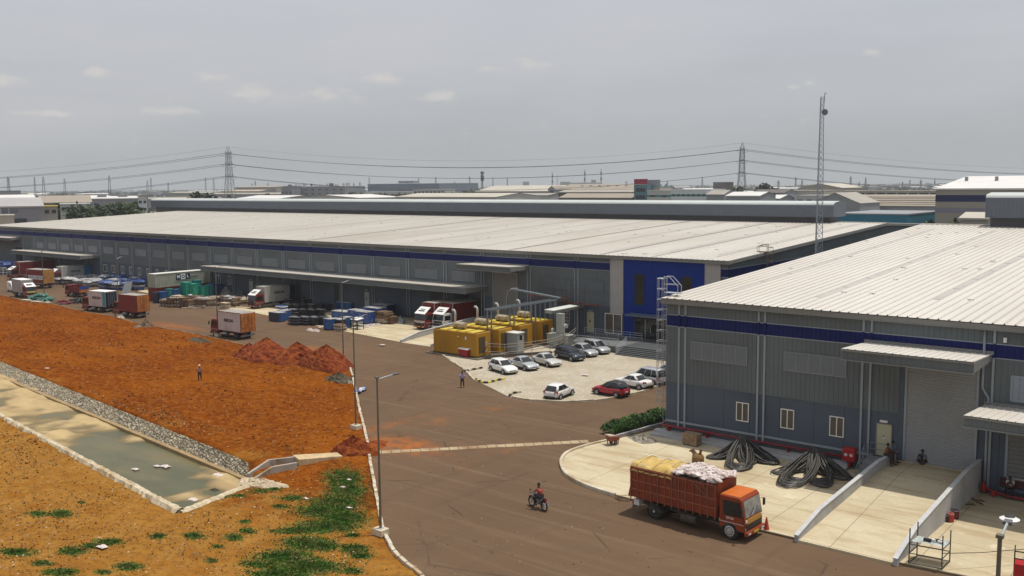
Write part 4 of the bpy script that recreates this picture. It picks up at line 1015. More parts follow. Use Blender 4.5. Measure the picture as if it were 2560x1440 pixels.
# thin hanging earthing strips between the gantry and the ground
t=thing('strut_row','row of thin grey steel uprights under the sloping cable tray','uprights',(0,0,0))
for i in range(7):
    y=ya+(yg1-ya)*(.45+.55*i/7); x=xa+(xb-xa)*(.45+.55*i/7)+.9
    mb=MB(); mb.box(x-.04,x+.04,y-.04,y+.04,0,zg+.0); mb.build('upright',M_gan,t)
# transformer with covered cable box
M_tr=mat('transformer_grey',(.31,.32,.285),r=.5,v=.12,s=1.5)
tp=G(1390,872); t=thing('transformer','pale grey transformer with radiator fins and tall cable box','transformer',(tp.x,tp.y,0),R(0))
mb=MB(); mb.box(-1.0,1.0,.3,1.7,.35,1.9); mb.build('tank',M_tr,t,bevel=.02)
for s in (-1,1):
    mb=MB()
    for k in range(7): mb.box(s*1.05 if s>0 else -1.75,1.75 if s>0 else -1.05,.35+.2*k,.41+.2*k,.5,1.75)
    mb.box(min(s*1.02,s*1.8),max(s*1.02,s*1.8),.3,1.7,1.75,1.85); mb.build('radiator',M_tr,t)
mb=MB(); mb.box(-.35,.55,.5,1.3,1.9,4.6); mb.build('cable_box',M_tr,t,bevel=.02)
mb=MB(); mb.tube([(-.9,.4,2.35),(.3-.9,.4,2.35)],.3,12); mb.build('conservator',M_galv,t); mb=MB(); mb.tube([(.75,.9,3.0),(1.15,.9,3.0)],.28,12); mb.build('conservator',M_galv,t)
mb=MB(); mb.box(-1.2,1.2,.1,1.9,0,.35); mb.build('skid',M_steel,t)
# long roofed bus duct leading from the transformer to the wall
a=G(1372,776,4.75); b=G(1497,752,4.75)
t=thing('bus_duct','covered pale bus duct on thin posts running to the warehouse wall','duct',(0,0,0)); mb=MB()
d=(b-a).normalized(); nn=Vector((-d.y,d.x,0)); w=.55
mb.hexa([a-nn*w+Vector((0,0,-.42)),b-nn*w+Vector((0,0,-.42)),b+nn*w+Vector((0,0,-.42)),a+nn*w+Vector((0,0,-.42))],[a-nn*w+Vector((0,0,-.06)),b-nn*w+Vector((0,0,-.06)),b+nn*w+Vector((0,0,-.06)),a+nn*w+Vector((0,0,-.06))])
mb.build('duct_casing',M_tr,t); mb=MB(); w=.75
mb.hexa([a-nn*w+Vector((0,0,-.055)),b-nn*w+Vector((0,0,-.055)),b+nn*w+Vector((0,0,-.055)),a+nn*w+Vector((0,0,-.055))],[a-nn*w+Vector((0,0,.03)),b-nn*w+Vector((0,0,.03)),b+nn*w+Vector((0,0,.08)),a+nn*w+Vector((0,0,.08))])
mb.build('duct_roof',mat('duct_white',(.62,.62,.58),r=.5),t)
for f in (.25,.55,.85):
    p=a.lerp(b,f); mb=MB(); mb.box(p.x-.05,p.x+.05,p.y-.05,p.y+.05,0,4.34); mb.build('post',M_galv,t)
# control cabinet
cp_=G(1267,882); t=thing('control_cabinet','tall grey electrical cabinet with a narrow metered door behind the parked sedans','cabinet',(cp_.x,cp_.y,0)); mb=MB()
mb.box(0,1.75,0,1.4,.12,2.6); mb.build('casing',M_shut,t,bevel=.02)
mb=MB(); mb.box(-.08,1.83,-.1,1.5,2.605,2.7); mb.build('cabinet_roof',mat('duct_white',(.62,.62,.58)),t)
mb=MB(); mb.box(1.755,1.775,.15,1.25,.25,2.5); dr=mb.build('cabinet_door',M_tr,t)
mb=MB(); mb.box(1.78,1.79,.45,.95,1.75,2.35); mb.build('meter_window',M_bglass,dr)
mb=MB(); mb.box(0,1.75,.05,1.35,0,.12); mb.build('base',M_steel,t)
# yard fence of tubular rails
M_fen=mat('fence_brown',(.26,.225,.19),r=.7,v=.2,s=3)
f1,f2,f3=G(1216,893),G(1262,892),G(1345,883)
def rail_fence(pts,label):
    t=thing('rail_fence',label,'fence',(0,0,0)); 
    mb=MB()
    for h in (.25,.95,1.6,1.95): mb.tube([Vector(p)+Vector((0,0,h)) for p in pts],.038,5)
    mb.build('rails',M_fen,t)
    for a,b in zip(pts[:-1],pts[1:]):
        n=max(1,int((b-a).length/2.3))
        for i in range(n):
            p=a.lerp(b,i/n); m=MB(); m.tube([p,p+Vector((0,0,2.0))],.035,5); m.build('fence_post',M_fen,t)
rail_fence([G(1213,897),G(1262,900),G(1330,893),G(1375,886)],'brown tubular rail fence along the generator yard behind the cars')
rail_fence([G(1213,897),G(1245,868),G(1300,830)],'brown tubular rail fence beside the first yellow generator')
rail_fence([G(1375,886),G(1425,868),G(1440,855)],'brown tubular rail fence beside the grey transformer')
# tube scaffold against the long wall
M_sc=mat('scaffold_tube',(.10,.09,.085),r=.7,v=.2,s=3); M_scr=mat('scaffold_red',(.17,.045,.035),r=.7,v=.2,s=3)
t=thing('scaffold','thin tube scaffold with reddish boards against the grey wall','scaffold',(0,0,0)); ys=AYW-1.0
xs_=[PY(x,700,ys).x for x in (1348,1384,1416,1432,1461,1511)]
for i,x in enumerate(xs_):
    for dy in (0,.8):
        mb=MB(); mb.tube([(x,ys-dy+.0,0),(x,ys-dy,8.6-.15*i-(1.2 if dy else 0))],.035,5); mb.build('upright',M_sc,t)
mb=MB()
for z,a,b in ((7.4,0,3),(7.0,3,5),(6.8,2,5)): mb.tube([(xs_[a]-.5,ys,z),(xs_[b]+.5,ys,z)],.03,5)
for z in (5.4,4.8): mb.tube([(xs_[0]-1.6,ys,z+.25),(xs_[5]+.5,ys,z-.1)],.03,5)
mb.tube([(xs_[2],ys,3),(xs_[3],ys,5.2)],.03,5); mb.build('ledger',M_sc,t)
mb=MB(); mb.box(xs_[0]-1.4,xs_[2]+.8,ys-.8,ys,5.62,5.68); mb.box(xs_[2]-.6,xs_[5]-.5,ys-.8,ys,5.0,5.06); mb.build('board',M_scr,t)
mb=MB(); mb.tube([(xs_[0]-1.4,ys-.82,5.75),(xs_[2]+.8,ys-.82,5.6)],.035,5); mb.tube([(xs_[0]-1.4,ys-.82,5.35),(xs_[2]+.8,ys-.82,5.2)],.03,5); mb.tube([(xs_[2]-.6,ys-.82,5.1),(xs_[5],ys-.82,4.95)],.03,5); mb.build('guard_rail',M_scr,t)
# red fire main along the near wall, hose cabinet
mb=MB(); mb.tube([(-40.35,BYW+2.2,1.0),(-40.35,BYW-.15,1.0),(-40.2,BYW-.42,1.0),(-39.9,BYW-.45,1.0),(-24.3,BYW-.45,.98)],.085,8)
t=thing('fire_main','long red fire water pipe along the foot of the near warehouse','pipe',(0,0,0)); mb.build('pipe',mat('fire_red',(.22,.012,.018),r=.4,v=.12,s=2),t,smooth=True)
for x in (-39.6,-36,-32.5,-29,-26):
    mb=MB(); mb.box(x-.05,x+.05,BYW-.5,BYW-.1,.55,.89); mb.build('pipe_bracket',M_red,t)
t=thing('hose_cabinet','red fire hose cabinet with two white discs at the end of the red pipe','hose cabinet',(-24.15,BYW-.75,0)); mb=MB()
mb.box(-.45,.45,0,.55,.75,1.75); mb.build('casing',mat('cabinet_red',(.38,.022,.022),r=.4,v=.1,s=2),t,bevel=.02)
for s in (-.2,.2):
    mb=MB(); mb.tube([(s,-.012,1.25),(s,-.002,1.25)],.12,14); ds=mb.build('disc',M_frame,t)
    mb=MB(); mb.bar((s-.05,-.02,1.18),(s+.05,-.02,1.32),.05,.012); mb.build('disc_mark',M_red,ds)
mb=MB(); mb.box(-.1,.1,.1,.4,.3,.75); mb.build('leg',M_red,t)
t=thing('fire_main','red fire pipe with valves along the dock wall right of the ramp','pipe',(0,0,0)); mb=MB(); mb.tube([(-15.0,BYW-.6,.9),(-14.6,BYW-.75,.55),(-13.4,BYW-.8,.32),(-6,BYW-.8,.28)],.11,8); mb.build('pipe',MATS['fire_red'],t,smooth=True)
mb=MB(); mb.tube([(-14.9,BYW-.75,.4),(-14.9,BYW-.75,1.0)],.16,8); mb.build('valve',M_red,t); mb=MB(); mb.tube([(-14.2,BYW-1.0,.35),(-14.2,BYW-.5,.35)],.18,8); mb.build('valve',M_red,t)
# ------------------------------------------------------------------ vehicles
def put(o,rz,local,world):      # place so that a local ground point falls on a world point
    c,s=math.cos(rz),math.sin(rz); o.rotation_euler=(0,0,rz)
    o.location=(world[0]-(local[0]*c-local[1]*s),world[1]-(local[0]*s+local[1]*c),world[2] if len(world)>2 else 0)
M_tyre=mat('tyre',(.022,.020,.018),r=.9,v=.3,s=5,c2=(.10,.075,.05),s2=2,k2=(.5,.7))
M_rim=mat('rim_silver',(.42,.42,.42),r=.4,v=.15,s=5,metal=.3)
M_rimg=mat('rim_dusty',(.17,.14,.11),r=.7,v=.25,s=5)
M_cglass=glass('car_glass',(.018,.020,.022),.06)
M_hl=mat('headlight',(.62,.64,.66),r=.12,v=.1,spec=.6); M_tl=mat('taillight',(.30,.01,.012),r=.2,v=.1)
M_plate=mat('number_plate',(.62,.60,.52),r=.5); M_plateY=mat('number_plate_yellow',(.60,.42,.04),r=.5)
def wheel(par,x,y,r,w,rim,sg,dual=False):
    mb=MB(); a=y; b=y+sg*w*(2.0 if dual else 1)
    lo,hi=min(a,b),max(a,b)
    mb.tube([(x,lo,r),(x,lo+.03,r),(x,hi-.03,r),(x,hi,r)],[r*.9,r,r,r*.9],22); t=mb.build('wheel',M_tyre,par,smooth=False)
    mb=MB(); f=a-sg*.004
    if dual: mb.tube([(x,f,r),(x,f+sg*.10,r)],[r*.55,r*.38],18,caps=False); mb.tube([(x,f+sg*.1,r),(x,f-sg*.02,r)],[r*.2,r*.16],12); mb.tube([(x,f+sg*.10,r),(x,f+sg*.11,r)],r*.55,18)
    else:
        mb.tube([(x,f,r),(x,f-sg*.02,r)],[r*.62,r*.54],18); mb.tube([(x,f-sg*.02,r),(x,f-sg*.06,r)],[r*.24,r*.2],12)
    m=mb.build('rim',rim,t)
    mb=MB()
    for k in range(8 if r>.4 else 5):
        t_=2*math.pi*k/(8 if r>.4 else 5); rr=r*.40; mb.tube([(x+rr*math.cos(t_),f-sg*.0215,r+rr*math.sin(t_)),(x+rr*math.cos(t_),f-sg*.028,r+rr*math.sin(t_))],r*.075 if r>.4 else r*.12,8)
    mb.build('rim_hole',M_blkp,m); return t
def interp(tab,x):
    for (a,va),(b,vb) in zip(tab[:-1],tab[1:]):
        if x<=b: t=(x-a)/(b-a+1e-9); t=max(0,min(1,t)); return [p+(q-p)*t for p,q in zip(va,vb)]
    return list(tab[-1][1])
def car(label,paint,L=4.0,Wd=1.7,Hh=1.5,kind='hatch',dark_roof=False,rim=None,group='cars in the paver car park'):
    """kind: hatch, sedan, suv, mpv. origin at centre on ground, +x forward"""
    t=thing('parked_car',label,'car',(0,0,0),0,group); h=L/2; w=Wd/2
    hood={'hatch':.90,'sedan':.88,'suv':1.02,'mpv':.95}[kind]; tail={'hatch':.98,'sedan':.95,'suv':1.05,'mpv':1.02}[kind]
    sill=.26 if kind!='suv' else .32; belt=.93 if kind!='suv' else 1.05
    cowl={'hatch':.21,'sedan':.20,'suv':.21,'mpv':.25}[kind]*L; rear={'hatch':-h+.12,'sedan':-h+.85,'suv':-h+.2,'mpv':-h+.12}[kind]
    # lower body stations: x, half-width factor, z bottom, z shoulder, z top(centre)
    st=[(-h,.78,.36,.66,tail-.22),(-h+.05,.90,.30,.72,tail-.10),(-h+.28,.97,.26,.80,tail),(-h*.55,1.0,sill,.84,belt+.02),(0,1.0,sill,.84,belt),(cowl,1.0,sill,.82,belt-.02),(cowl+.25,.99,sill,.80,hood+.02),(h-.55,.97,.25,.74,hood-.07),(h-.22,.92,.24,.66,hood-.17),(h-.05,.82,.28,.58,hood-.30),(h,.70,.34,.52,hood-.40)]
    mb=MB(); rings=[]
    for x,f,zb,zs,zt in st:
        W_=w*f; rings.append([(x,-W_*.90,zb),(x,-W_,zb+.12),(x,-W_,zs),(x,-W_*.93,zt-.05),(x,-W_*.80,zt),(x,0,zt+.035),(x,W_*.80,zt),(x,W_*.93,zt-.05),(x,W_,zs),(x,W_,zb+.12),(x,W_*.90,zb)])
    mb.loft(rings); body=mb.build('body',paint,t,smooth=False)
    me=body.data; me.polygons.foreach_set('use_smooth',[True]*len(me.polygons))
    m=body.modifiers.new('subdiv','SUBSURF'); m.levels=1; m.render_levels=1
    # greenhouse
    rx0=rear+{'hatch':.50,'sedan':.62,'suv':.45,'mpv':.30}[kind]; rx1=cowl-{'hatch':.82,'sedan':.80,'suv':.72,'mpv':.85}[kind]
    zr=Hh-.04; wb_=w*.90; wt=w*.72; zb=belt-.03
    A=lambda u,v,s:Vector((u,0,0))
    bot=[(rear,wb_*.92),(cowl,wb_*.94)]; top=[(rx0,wt*.96),(rx1,wt)]
    mb=MB(); xm=(rx0+rx1)/2
    rings=[]
    for z,xr,xf,ww in ((zb,rear,cowl,wb_),(zb+.5*(zr-zb),(rear+rx0)/2-.03,(cowl+rx1)/2+.04,(wb_+wt)/2+.03),(zr,rx0,rx1,wt),(Hh,rx0+.16,rx1-.18,wt*.82)):
        rings.append([(xr,-ww*.94,z),((xr+xf)/2,-ww,z),(xf,-ww*.94,z),(xf+.05,0,z),(xf,ww*.94,z),((xr+xf)/2,ww,z),(xr,ww*.94,z),(xr-.05,0,z)])
    mb.loft(rings); cab=mb.build('roof',MATS['black_plastic'] if dark_roof else paint,t,smooth=True)
    # glass panels set just proud of the greenhouse
    def side(s):
        def pt(u,v):   # u along length 0..1 rear to front, v up
            z=zb+.08+(zr-.05-zb-.08)*v; k=(z-zb)/(zr-zb)
            xr=rear+(rx0-rear)*k; xf=cowl+(rx1-cowl)*k; ww=wb_+(wt-wb_)*k+.018+.03*math.sin(math.pi*k)
            x=xr+.12+(xf-xr-.24)*u; e=1-.06*abs(2*u-1); return (x,s*ww*e,z)
        nw=3 if kind in('mpv','suv') else 2
        cuts={3:(0,.27,.62,1),2:(0.05,.50,1)}[nw]
        for a,b in zip(cuts[:-1],cuts[1:]):
            mb=MB(); mb.grid(3,3,lambda u,v:pt(a+.015+(b-a-.03)*u,v)); mb.build('side_window',M_cglass,t,fix=False)
    side(1); side(-1)
    def endglass(x0,x1,name,sg):
        mb=MB()
        def pt(u,v):
            k=.12+.80*v; z=zb+(zr-zb)*k; x=x0+(x1-x0)*k+sg*(.035+.045*math.sin(math.pi*u)+.035*math.sin(math.pi*k)); ww=(wb_+(wt-wb_)*k)*.86
            return (x,-ww+2*ww*u,z)
        mb.grid(4,3,pt); mb.build(name,M_cglass,t,fix=False)
    endglass(cowl,rx1,'windscreen',1); endglass(rear,rx0,'rear_window',-1)
    wr=.31 if kind!='suv' else .35; ax=(h-.80,-h+.72)
    for x in ax:
        for s in (-1,1):
            wheel(t,x,s*(w+.012),wr,.2,rim or M_rim,-s)
            mb=MB(); pts=[(x+ (wr+.07)*math.cos(a),s*(w+.006),wr+(wr+.07)*math.sin(a)) for a in np.linspace(-.35,math.pi+.35,12)]; mb.tube(pts,.03,4); mb.build('wheel_arch',M_blkp,t)
    for s in (-1,1):
        mb=MB(); mb.hexa([(h-.42,s*w*.90,.60),(h-.10,s*w*.52,.54),(h-.02,s*w*.52,.58),(h-.25,s*w*.95,.66)],[(h-.50,s*w*.88,.74),(h-.24,s*w*.52,.70),(h-.16,s*w*.52,.72),(h-.42,s*w*.92,.78)]); mb.build('headlight',M_hl,t)
        mb=MB(); mb.hexa([(-h+.0,s*w*.60,.70),(-h+.22,s*w*.99,.72),(-h+.16,s*w*1.0,.72),(-h-.03,s*w*.62,.70)],[(-h+.05,s*w*.60,.92),(-h+.27,s*w*.95,.94),(-h+.2,s*w*.97,.94),(-h+.0,s*w*.62,.92)]); mb.build('taillight',M_tl,t)
        mb=MB(); mb.cbox(cowl-.35,s*(w+.10),belt+.05,.16,.18,.13); mb.build('mirror',paint,t,bevel=.03)
        mb=MB(); mb.cbox(-.35,s*(w+.008),.86,.14,.02,.03); mb.cbox(.55,s*(w+.008),.86,.14,.02,.03); mb.build('door_handle',M_blkp,t)
    mb=MB(); mb.box(h-.035,h+.012,-w*.42,w*.42,.40,.50); mb.build('grille',M_blkp,t)
    mb=MB(); mb.box(h+.0,h+.02,-.25,.25,.33,.43); mb.build('number_plate',M_plate,t)
    mb=MB(); mb.box(-h-.03,-h-.005,-.25,.25,.55,.66); mb.build('number_plate',M_plate,t)
    mb=MB(); mb.box(-h+.02,h-.10,-w*.95,w*.95,sill-.06,sill+.02); mb.build('underbody',M_blkp,t)
    mb=MB(); mb.box(-h-.015,-h+.06,-w*.7,w*.7,.36,.45); mb.build('bumper_insert',M_blkp,t)
    return t
def paint(name,c,r=.28,metal=0.0): return mat(name,c,r=r,v=.03,s=.8,spec=.6,metal=metal,c2=tuple(x*.93+.01 for x in c),s2=1.5)
P_white=paint('paint_white',(.72,.71,.69)); P_silver=paint('paint_silver',(.44,.45,.46),.3,.35); P_champ=paint('paint_champagne',(.52,.51,.47),.3,.2)
P_navy=paint('paint_navy',(.022,.028,.042)); P_red=paint('paint_red',(.36,.014,.03)); P_blue=paint('paint_blue',(.015,.05,.26))
fl=1.1
def front_right_wheel(L,Wd): return (L/2-.80,-Wd/2)
hd=R(-17)
for px_,lab,pt,kw in (((1257,937),'white sedan at the road end of the row, front doors facing the lens',P_white,dict(L=4.2,Hh=1.52,kind='hatch',Wd=1.72)),
    ((1311,928),'silver sedan second from the road in the row before the generators',P_silver,dict(L=4.4,Hh=1.46,kind='sedan')),
    ((1368,919),'pale champagne sedan between the silver sedan and the dark crossover',P_champ,dict(L=4.3,Hh=1.46,kind='sedan')),
    ((1427,904.5),'dark navy crossover in the middle of the row of parked cars',P_navy,dict(L=4.4,Hh=1.62,kind='suv',Wd=1.82)),
    ((1463,894),'silver hatchback parked beside the dark crossover',P_silver,dict(L=3.7,Hh=1.55,kind='hatch')),
    ((1494,887),'silver people carrier at the entrance end of the row',P_silver,dict(L=4.2,Hh=1.65,kind='mpv'))):
    o=car(lab,pt,**kw); put(o,hd+R(rnd(-2,2)),front_right_wheel(kw['L'],kw.get('Wd',1.7)),G(*px_))
o=car('white hatchback alone by the kerb, its dark rear window facing the lens',P_white,L=3.95,Hh=1.5,kind='hatch',Wd=1.73); put(o,R(97),(-3.95/2+.72,-1.73/2),G(1401.8,1001))
o=car('red hatchback with a black roof nearest the car park kerb',P_red,L=3.96,Hh=1.52,kind='hatch',dark_roof=True); put(o,R(177),(3.96/2-.80,.85),G(1491.1,987))
o=car('white sedan parked between the red hatchback and a silver van like car',P_white,L=4.4,Hh=1.46,kind='sedan',Wd=1.75); put(o,R(174),(-2.2+.72,.875),G(1597,976))
o=car('large silver people carrier beside the white sedan near the ladder',P_silver,L=4.7,Hh=1.78,kind='mpv',Wd=1.83); put(o,R(170),(-2.35+.72,.915),G(1632,966))
o=car('blue hatchback half hidden behind the caged ladder',P_blue,L=3.9,Hh=1.5,kind='hatch'); put(o,R(170),(0,.85),G(1655,946))

# ---- trucks
M_chas=mat('chassis_black',(.03,.028,.026),r=.8,v=.3,s=3,c2=(.10,.07,.045),s2=1.2)
P_truck=mat('cab_maroon',(.17,.018,.014),r=.4,v=.1,s=1.5,c2=(.13,.02,.014),s2=.8); P_tor=mat('cab_orange_red',(.24,.042,.012),r=.4,v=.1,s=1.5)
P_orr=mat('cab_roof_orange',(.52,.13,.02),r=.45,v=.1,s=2); P_cont=mat('container_red',(.165,.016,.011),r=.5,v=.12,s=1.2,c2=(.11,.015,.01),s2=.6)
P_bwh=mat('box_white',(.50,.43,.40),r=.55,v=.08,s=1,c2=(.38,.31,.27),s2=.5); P_bgr=mat('box_grey',(.36,.355,.33),r=.55,v=.08,s=1,c2=(.26,.25,.22),s2=.5)
P_door=mat('door_orange',(.46,.17,.035),r=.5,v=.2,s=2,c2=(.34,.10,.02),s2=1.5); P_visor=mat('visor_white',(.78,.76,.73),r=.5,v=.04)
P_broof=mat('box_roof_dusty',(.27,.24,.20),r=.7,v=.2,s=1.5,c2=(.36,.33,.29),s2=.6)
P_wcab=mat('cab_white',(.66,.65,.62),r=.4,v=.06,s=1)
P_nav=mat('box_navy',(.018,.024,.042),r=.6,v=.1,s=1); P_teal=mat('box_teal',(.06,.24,.28),r=.5,v=.12,s=2); P_bdoor=mat('door_blue',(.03,.15,.30),r=.5,v=.1,s=1)
M_let=mat('lettering_black',(.012,.012,.014),r=.6); M_letw=mat('lettering_white',(.66,.64,.62),r=.6)
def cab_over(t,x0,wd,paint_,roofm,h=2.55,L=1.75,z0=.62,visor=None,band=None,wind=M_cglass):
    """cab from x0 (rear) to x0+L (front)"""
    w=wd/2; x1=x0+L; zb=1.5
    prof=[(x0,z0),(x1-.02,z0-.08),(x1+.04,1.0),(x1+.02,zb),(x1-.20,h-.14),(x1-.34,h),(x0+.05,h),(x0,h-.06)]
    rings=[]
    for yy,s in ((-w,.0),(-w+.06,.02),(w-.06,.02),(w,.0)):
        k=.03 if abs(yy)==w else 0
        rings.append([(x+(k if x<x1-.6 else -k)*(1),yy,z-(k if z>h-.2 else 0)) for x,z in prof])
    mb=MB(); mb.loft(rings); c=mb.build('cab',paint_,t)
    mb=MB(); mb.box(x0+.06,x1-.36,-w+.09,w-.09,h+.001,h+.035); mb.build('cab_roof',roofm,c)
    mb=MB(); mb.add([(x1+.035,-w+.12,zb+.02),(x1+.035,w-.12,zb+.02),(x1-.165,w-.16,h-.20),(x1-.165,-w+.16,h-.20)],[(0,1,2,3)]); mb.build('windscreen',wind,c,fix=False)
    mb=MB(); mb.bar((x1+.05,-.5,zb+.06),(x1-.02,.1,zb+.42),.025); mb.bar((x1+.05,.1,zb+.06),(x1-.02,.6,zb+.42),.025); mb.build('wiper',M_blkp,c)
    for s in (-1,1):
        mb=MB(); yy=s*(w+.006); mb.add([(x0+.28,yy,zb+.0),(x1-.12,yy,zb+.0),(x1-.30,yy,h-.28),(x0+.28,yy,h-.28)],[(0,1,2,3)]); mb.build('side_window',M_cglass,c,fix=False)
        mb=MB(); mb.box(x0+.2,x0+.22,yy-.006,yy+.004,z0+.3,h-.22); mb.box(x1-.10,x1-.08,yy-.006,yy+.004,z0+.3,zb); mb.box(x0+.3,x0+.5,yy-.012,yy+.012,1.28,1.33); mb.build('door_seam',M_blkp,c)
        mb=MB(); mb.box(x0+.0,x1-.05,min(s*w,s*(w+.012)),max(s*w,s*(w+.012)),1.05,1.11); mb.build('side_stripe',P_bwh,c)
        mb=MB(); mb.cbox(x1-.02,s*(w+.28),zb+.45,.08,.2,.42); mb.bar((x1-.1,s*w,zb+.75),(x1-.02,s*(w+.28),zb+.68),.03); mb.build('mirror',M_blkp,c)
        mb=MB(); mb.box(x1+.02,x1+.06,min(s*.55,s*(w-.1)),max(s*.55,s*(w-.1)),.72,.90); mb.build('headlight',M_hl,c)
        mb=MB(); mb.box(x1+.035,x1+.075,min(s*(w-.26),s*(w-.08)),max(s*(w-.26),s*(w-.08)),1.22,1.38); mb.build('indicator',M_letw,c)
        mb=MB(); mb.box(x0+.05,x1-.05,min(s*(w-.30),s*(w-.02)),max(s*(w-.30),s*(w-.02)),z0-.12,z0+.05); mb.build('mudguard',M_chas,c)
    mb=MB(); mb.box(x1+.035,x1+.07,-w+.3,w-.3,1.10,1.42); mb.build('grille',band or M_blkp,c)
    mb=MB(); mb.box(x1+.03,x1+.065,-w+.12,w-.12,.70,1.05); mb.build('lower_grille',M_blkp,c)
    mb=MB(); mb.box(x1+.0,x1+.22,-w-.02,w+.02,.42,.68); b=mb.build('bumper',paint_,c,bevel=.03)
    mb=MB(); mb.box(x1+.222,x1+.235,-.32,.32,.48,.60); mb.build('number_plate',M_plateY,b)
    mb=MB(); mb.box(x1+.222,x1+.23,-w+.15,-w+.45,.5,.6); mb.box(x1+.222,x1+.23,w-.45,w-.15,.5,.6); mb.build('bumper_stripe',M_letw,b)
    if visor:
        mb=MB(); mb.hexa([(x1-.05,-w+.08,h-.05),(x1+.0,-w+.08,h-.05),(x1+.0,w-.08,h-.05),(x1-.05,w-.08,h-.05)],[(x0+.35,-w+.12,h+visor),(x0+.40,-w+.12,h+visor),(x0+.40,w-.12,h+visor),(x0+.35,w-.12,h+visor)])
        v=mb.build('wind_deflector',P_visor,c)
        k=visor; dx=(x1-x0-.4)
        mb=MB()
        for f,wl,wh in ((.62,.55,.08),(.36,.7,.14)):
            xx=x1-.0-dx*f*1.0+.028; zz=h-.05+(visor+.05)*f
            mb.hexa([(xx,-wl,zz),(xx+.01,-wl,zz),(xx+.01,wl*.7,zz),(xx,wl*.7,zz)],[(xx-dx*wh/(visor+.05),-wl,zz+wh),(xx+.01-dx*wh/(visor+.05),-wl,zz+wh),(xx+.01-dx*wh/(visor+.05),wl*.7,zz+wh),(xx-dx*wh/(visor+.05),wl*.7,zz+wh)])
        mb.build('deflector_print',M_let,v)
    return c
def chassis(t,x0,x1,wd,wheels,r=.5,rim=M_rimg,tank=None):
    mb=MB()
    for s in (-.45,.45): mb.box(x0,x1,s-.06,s+.06,.62,.88)
    for x in np.arange(x0+.3,x1,1.3): mb.box(x-.06,x+.06,-.42,.42,.64,.86)
    mb.build('chassis',M_chas,t)
    for x,dual in wheels:
        for s in (-1,1): wheel(t,x,s*(wd/2-.06),r,.27,rim if dual else (M_rim if rim is M_rim else rim),-s,dual)
        mb=MB(); mb.tube([(x,-wd/2+.3,r),(x,wd/2-.3,r)],.1,8); mb.build('axle',M_chas,t)
    mb=MB(); mb.tube([((x0+x1)/2-.2,-wd/2+.15,.62),((x0+x1)/2+.9,-wd/2+.15,.62)],.27,12); mb.build('fuel_tank',tank or M_steel,t); mb=MB(); mb.tube([((x0+x1)/2-.2,wd/2-.15,.62),((x0+x1)/2+.6,wd/2-.15,.62)],.25,12); mb.build('fuel_tank',tank or M_steel,t)
    mb=MB(); mb.box(x0-.05,x0+.05,-wd/2+.05,wd/2-.05,.45,.60); mb.box(x0-.02,x0+.03,-.5,-.4,.5,.9); mb.box(x0-.02,x0+.03,.4,.5,.5,.9); mb.build('rear_bumper',M_steel,t)
    for s in (-1,1):
        mb=MB(); mb.box(x0-.07,x0-.05,min(s*.75,s*1.05),max(s*.75,s*1.05),.62,.78); mb.build('taillight',M_tl,t)
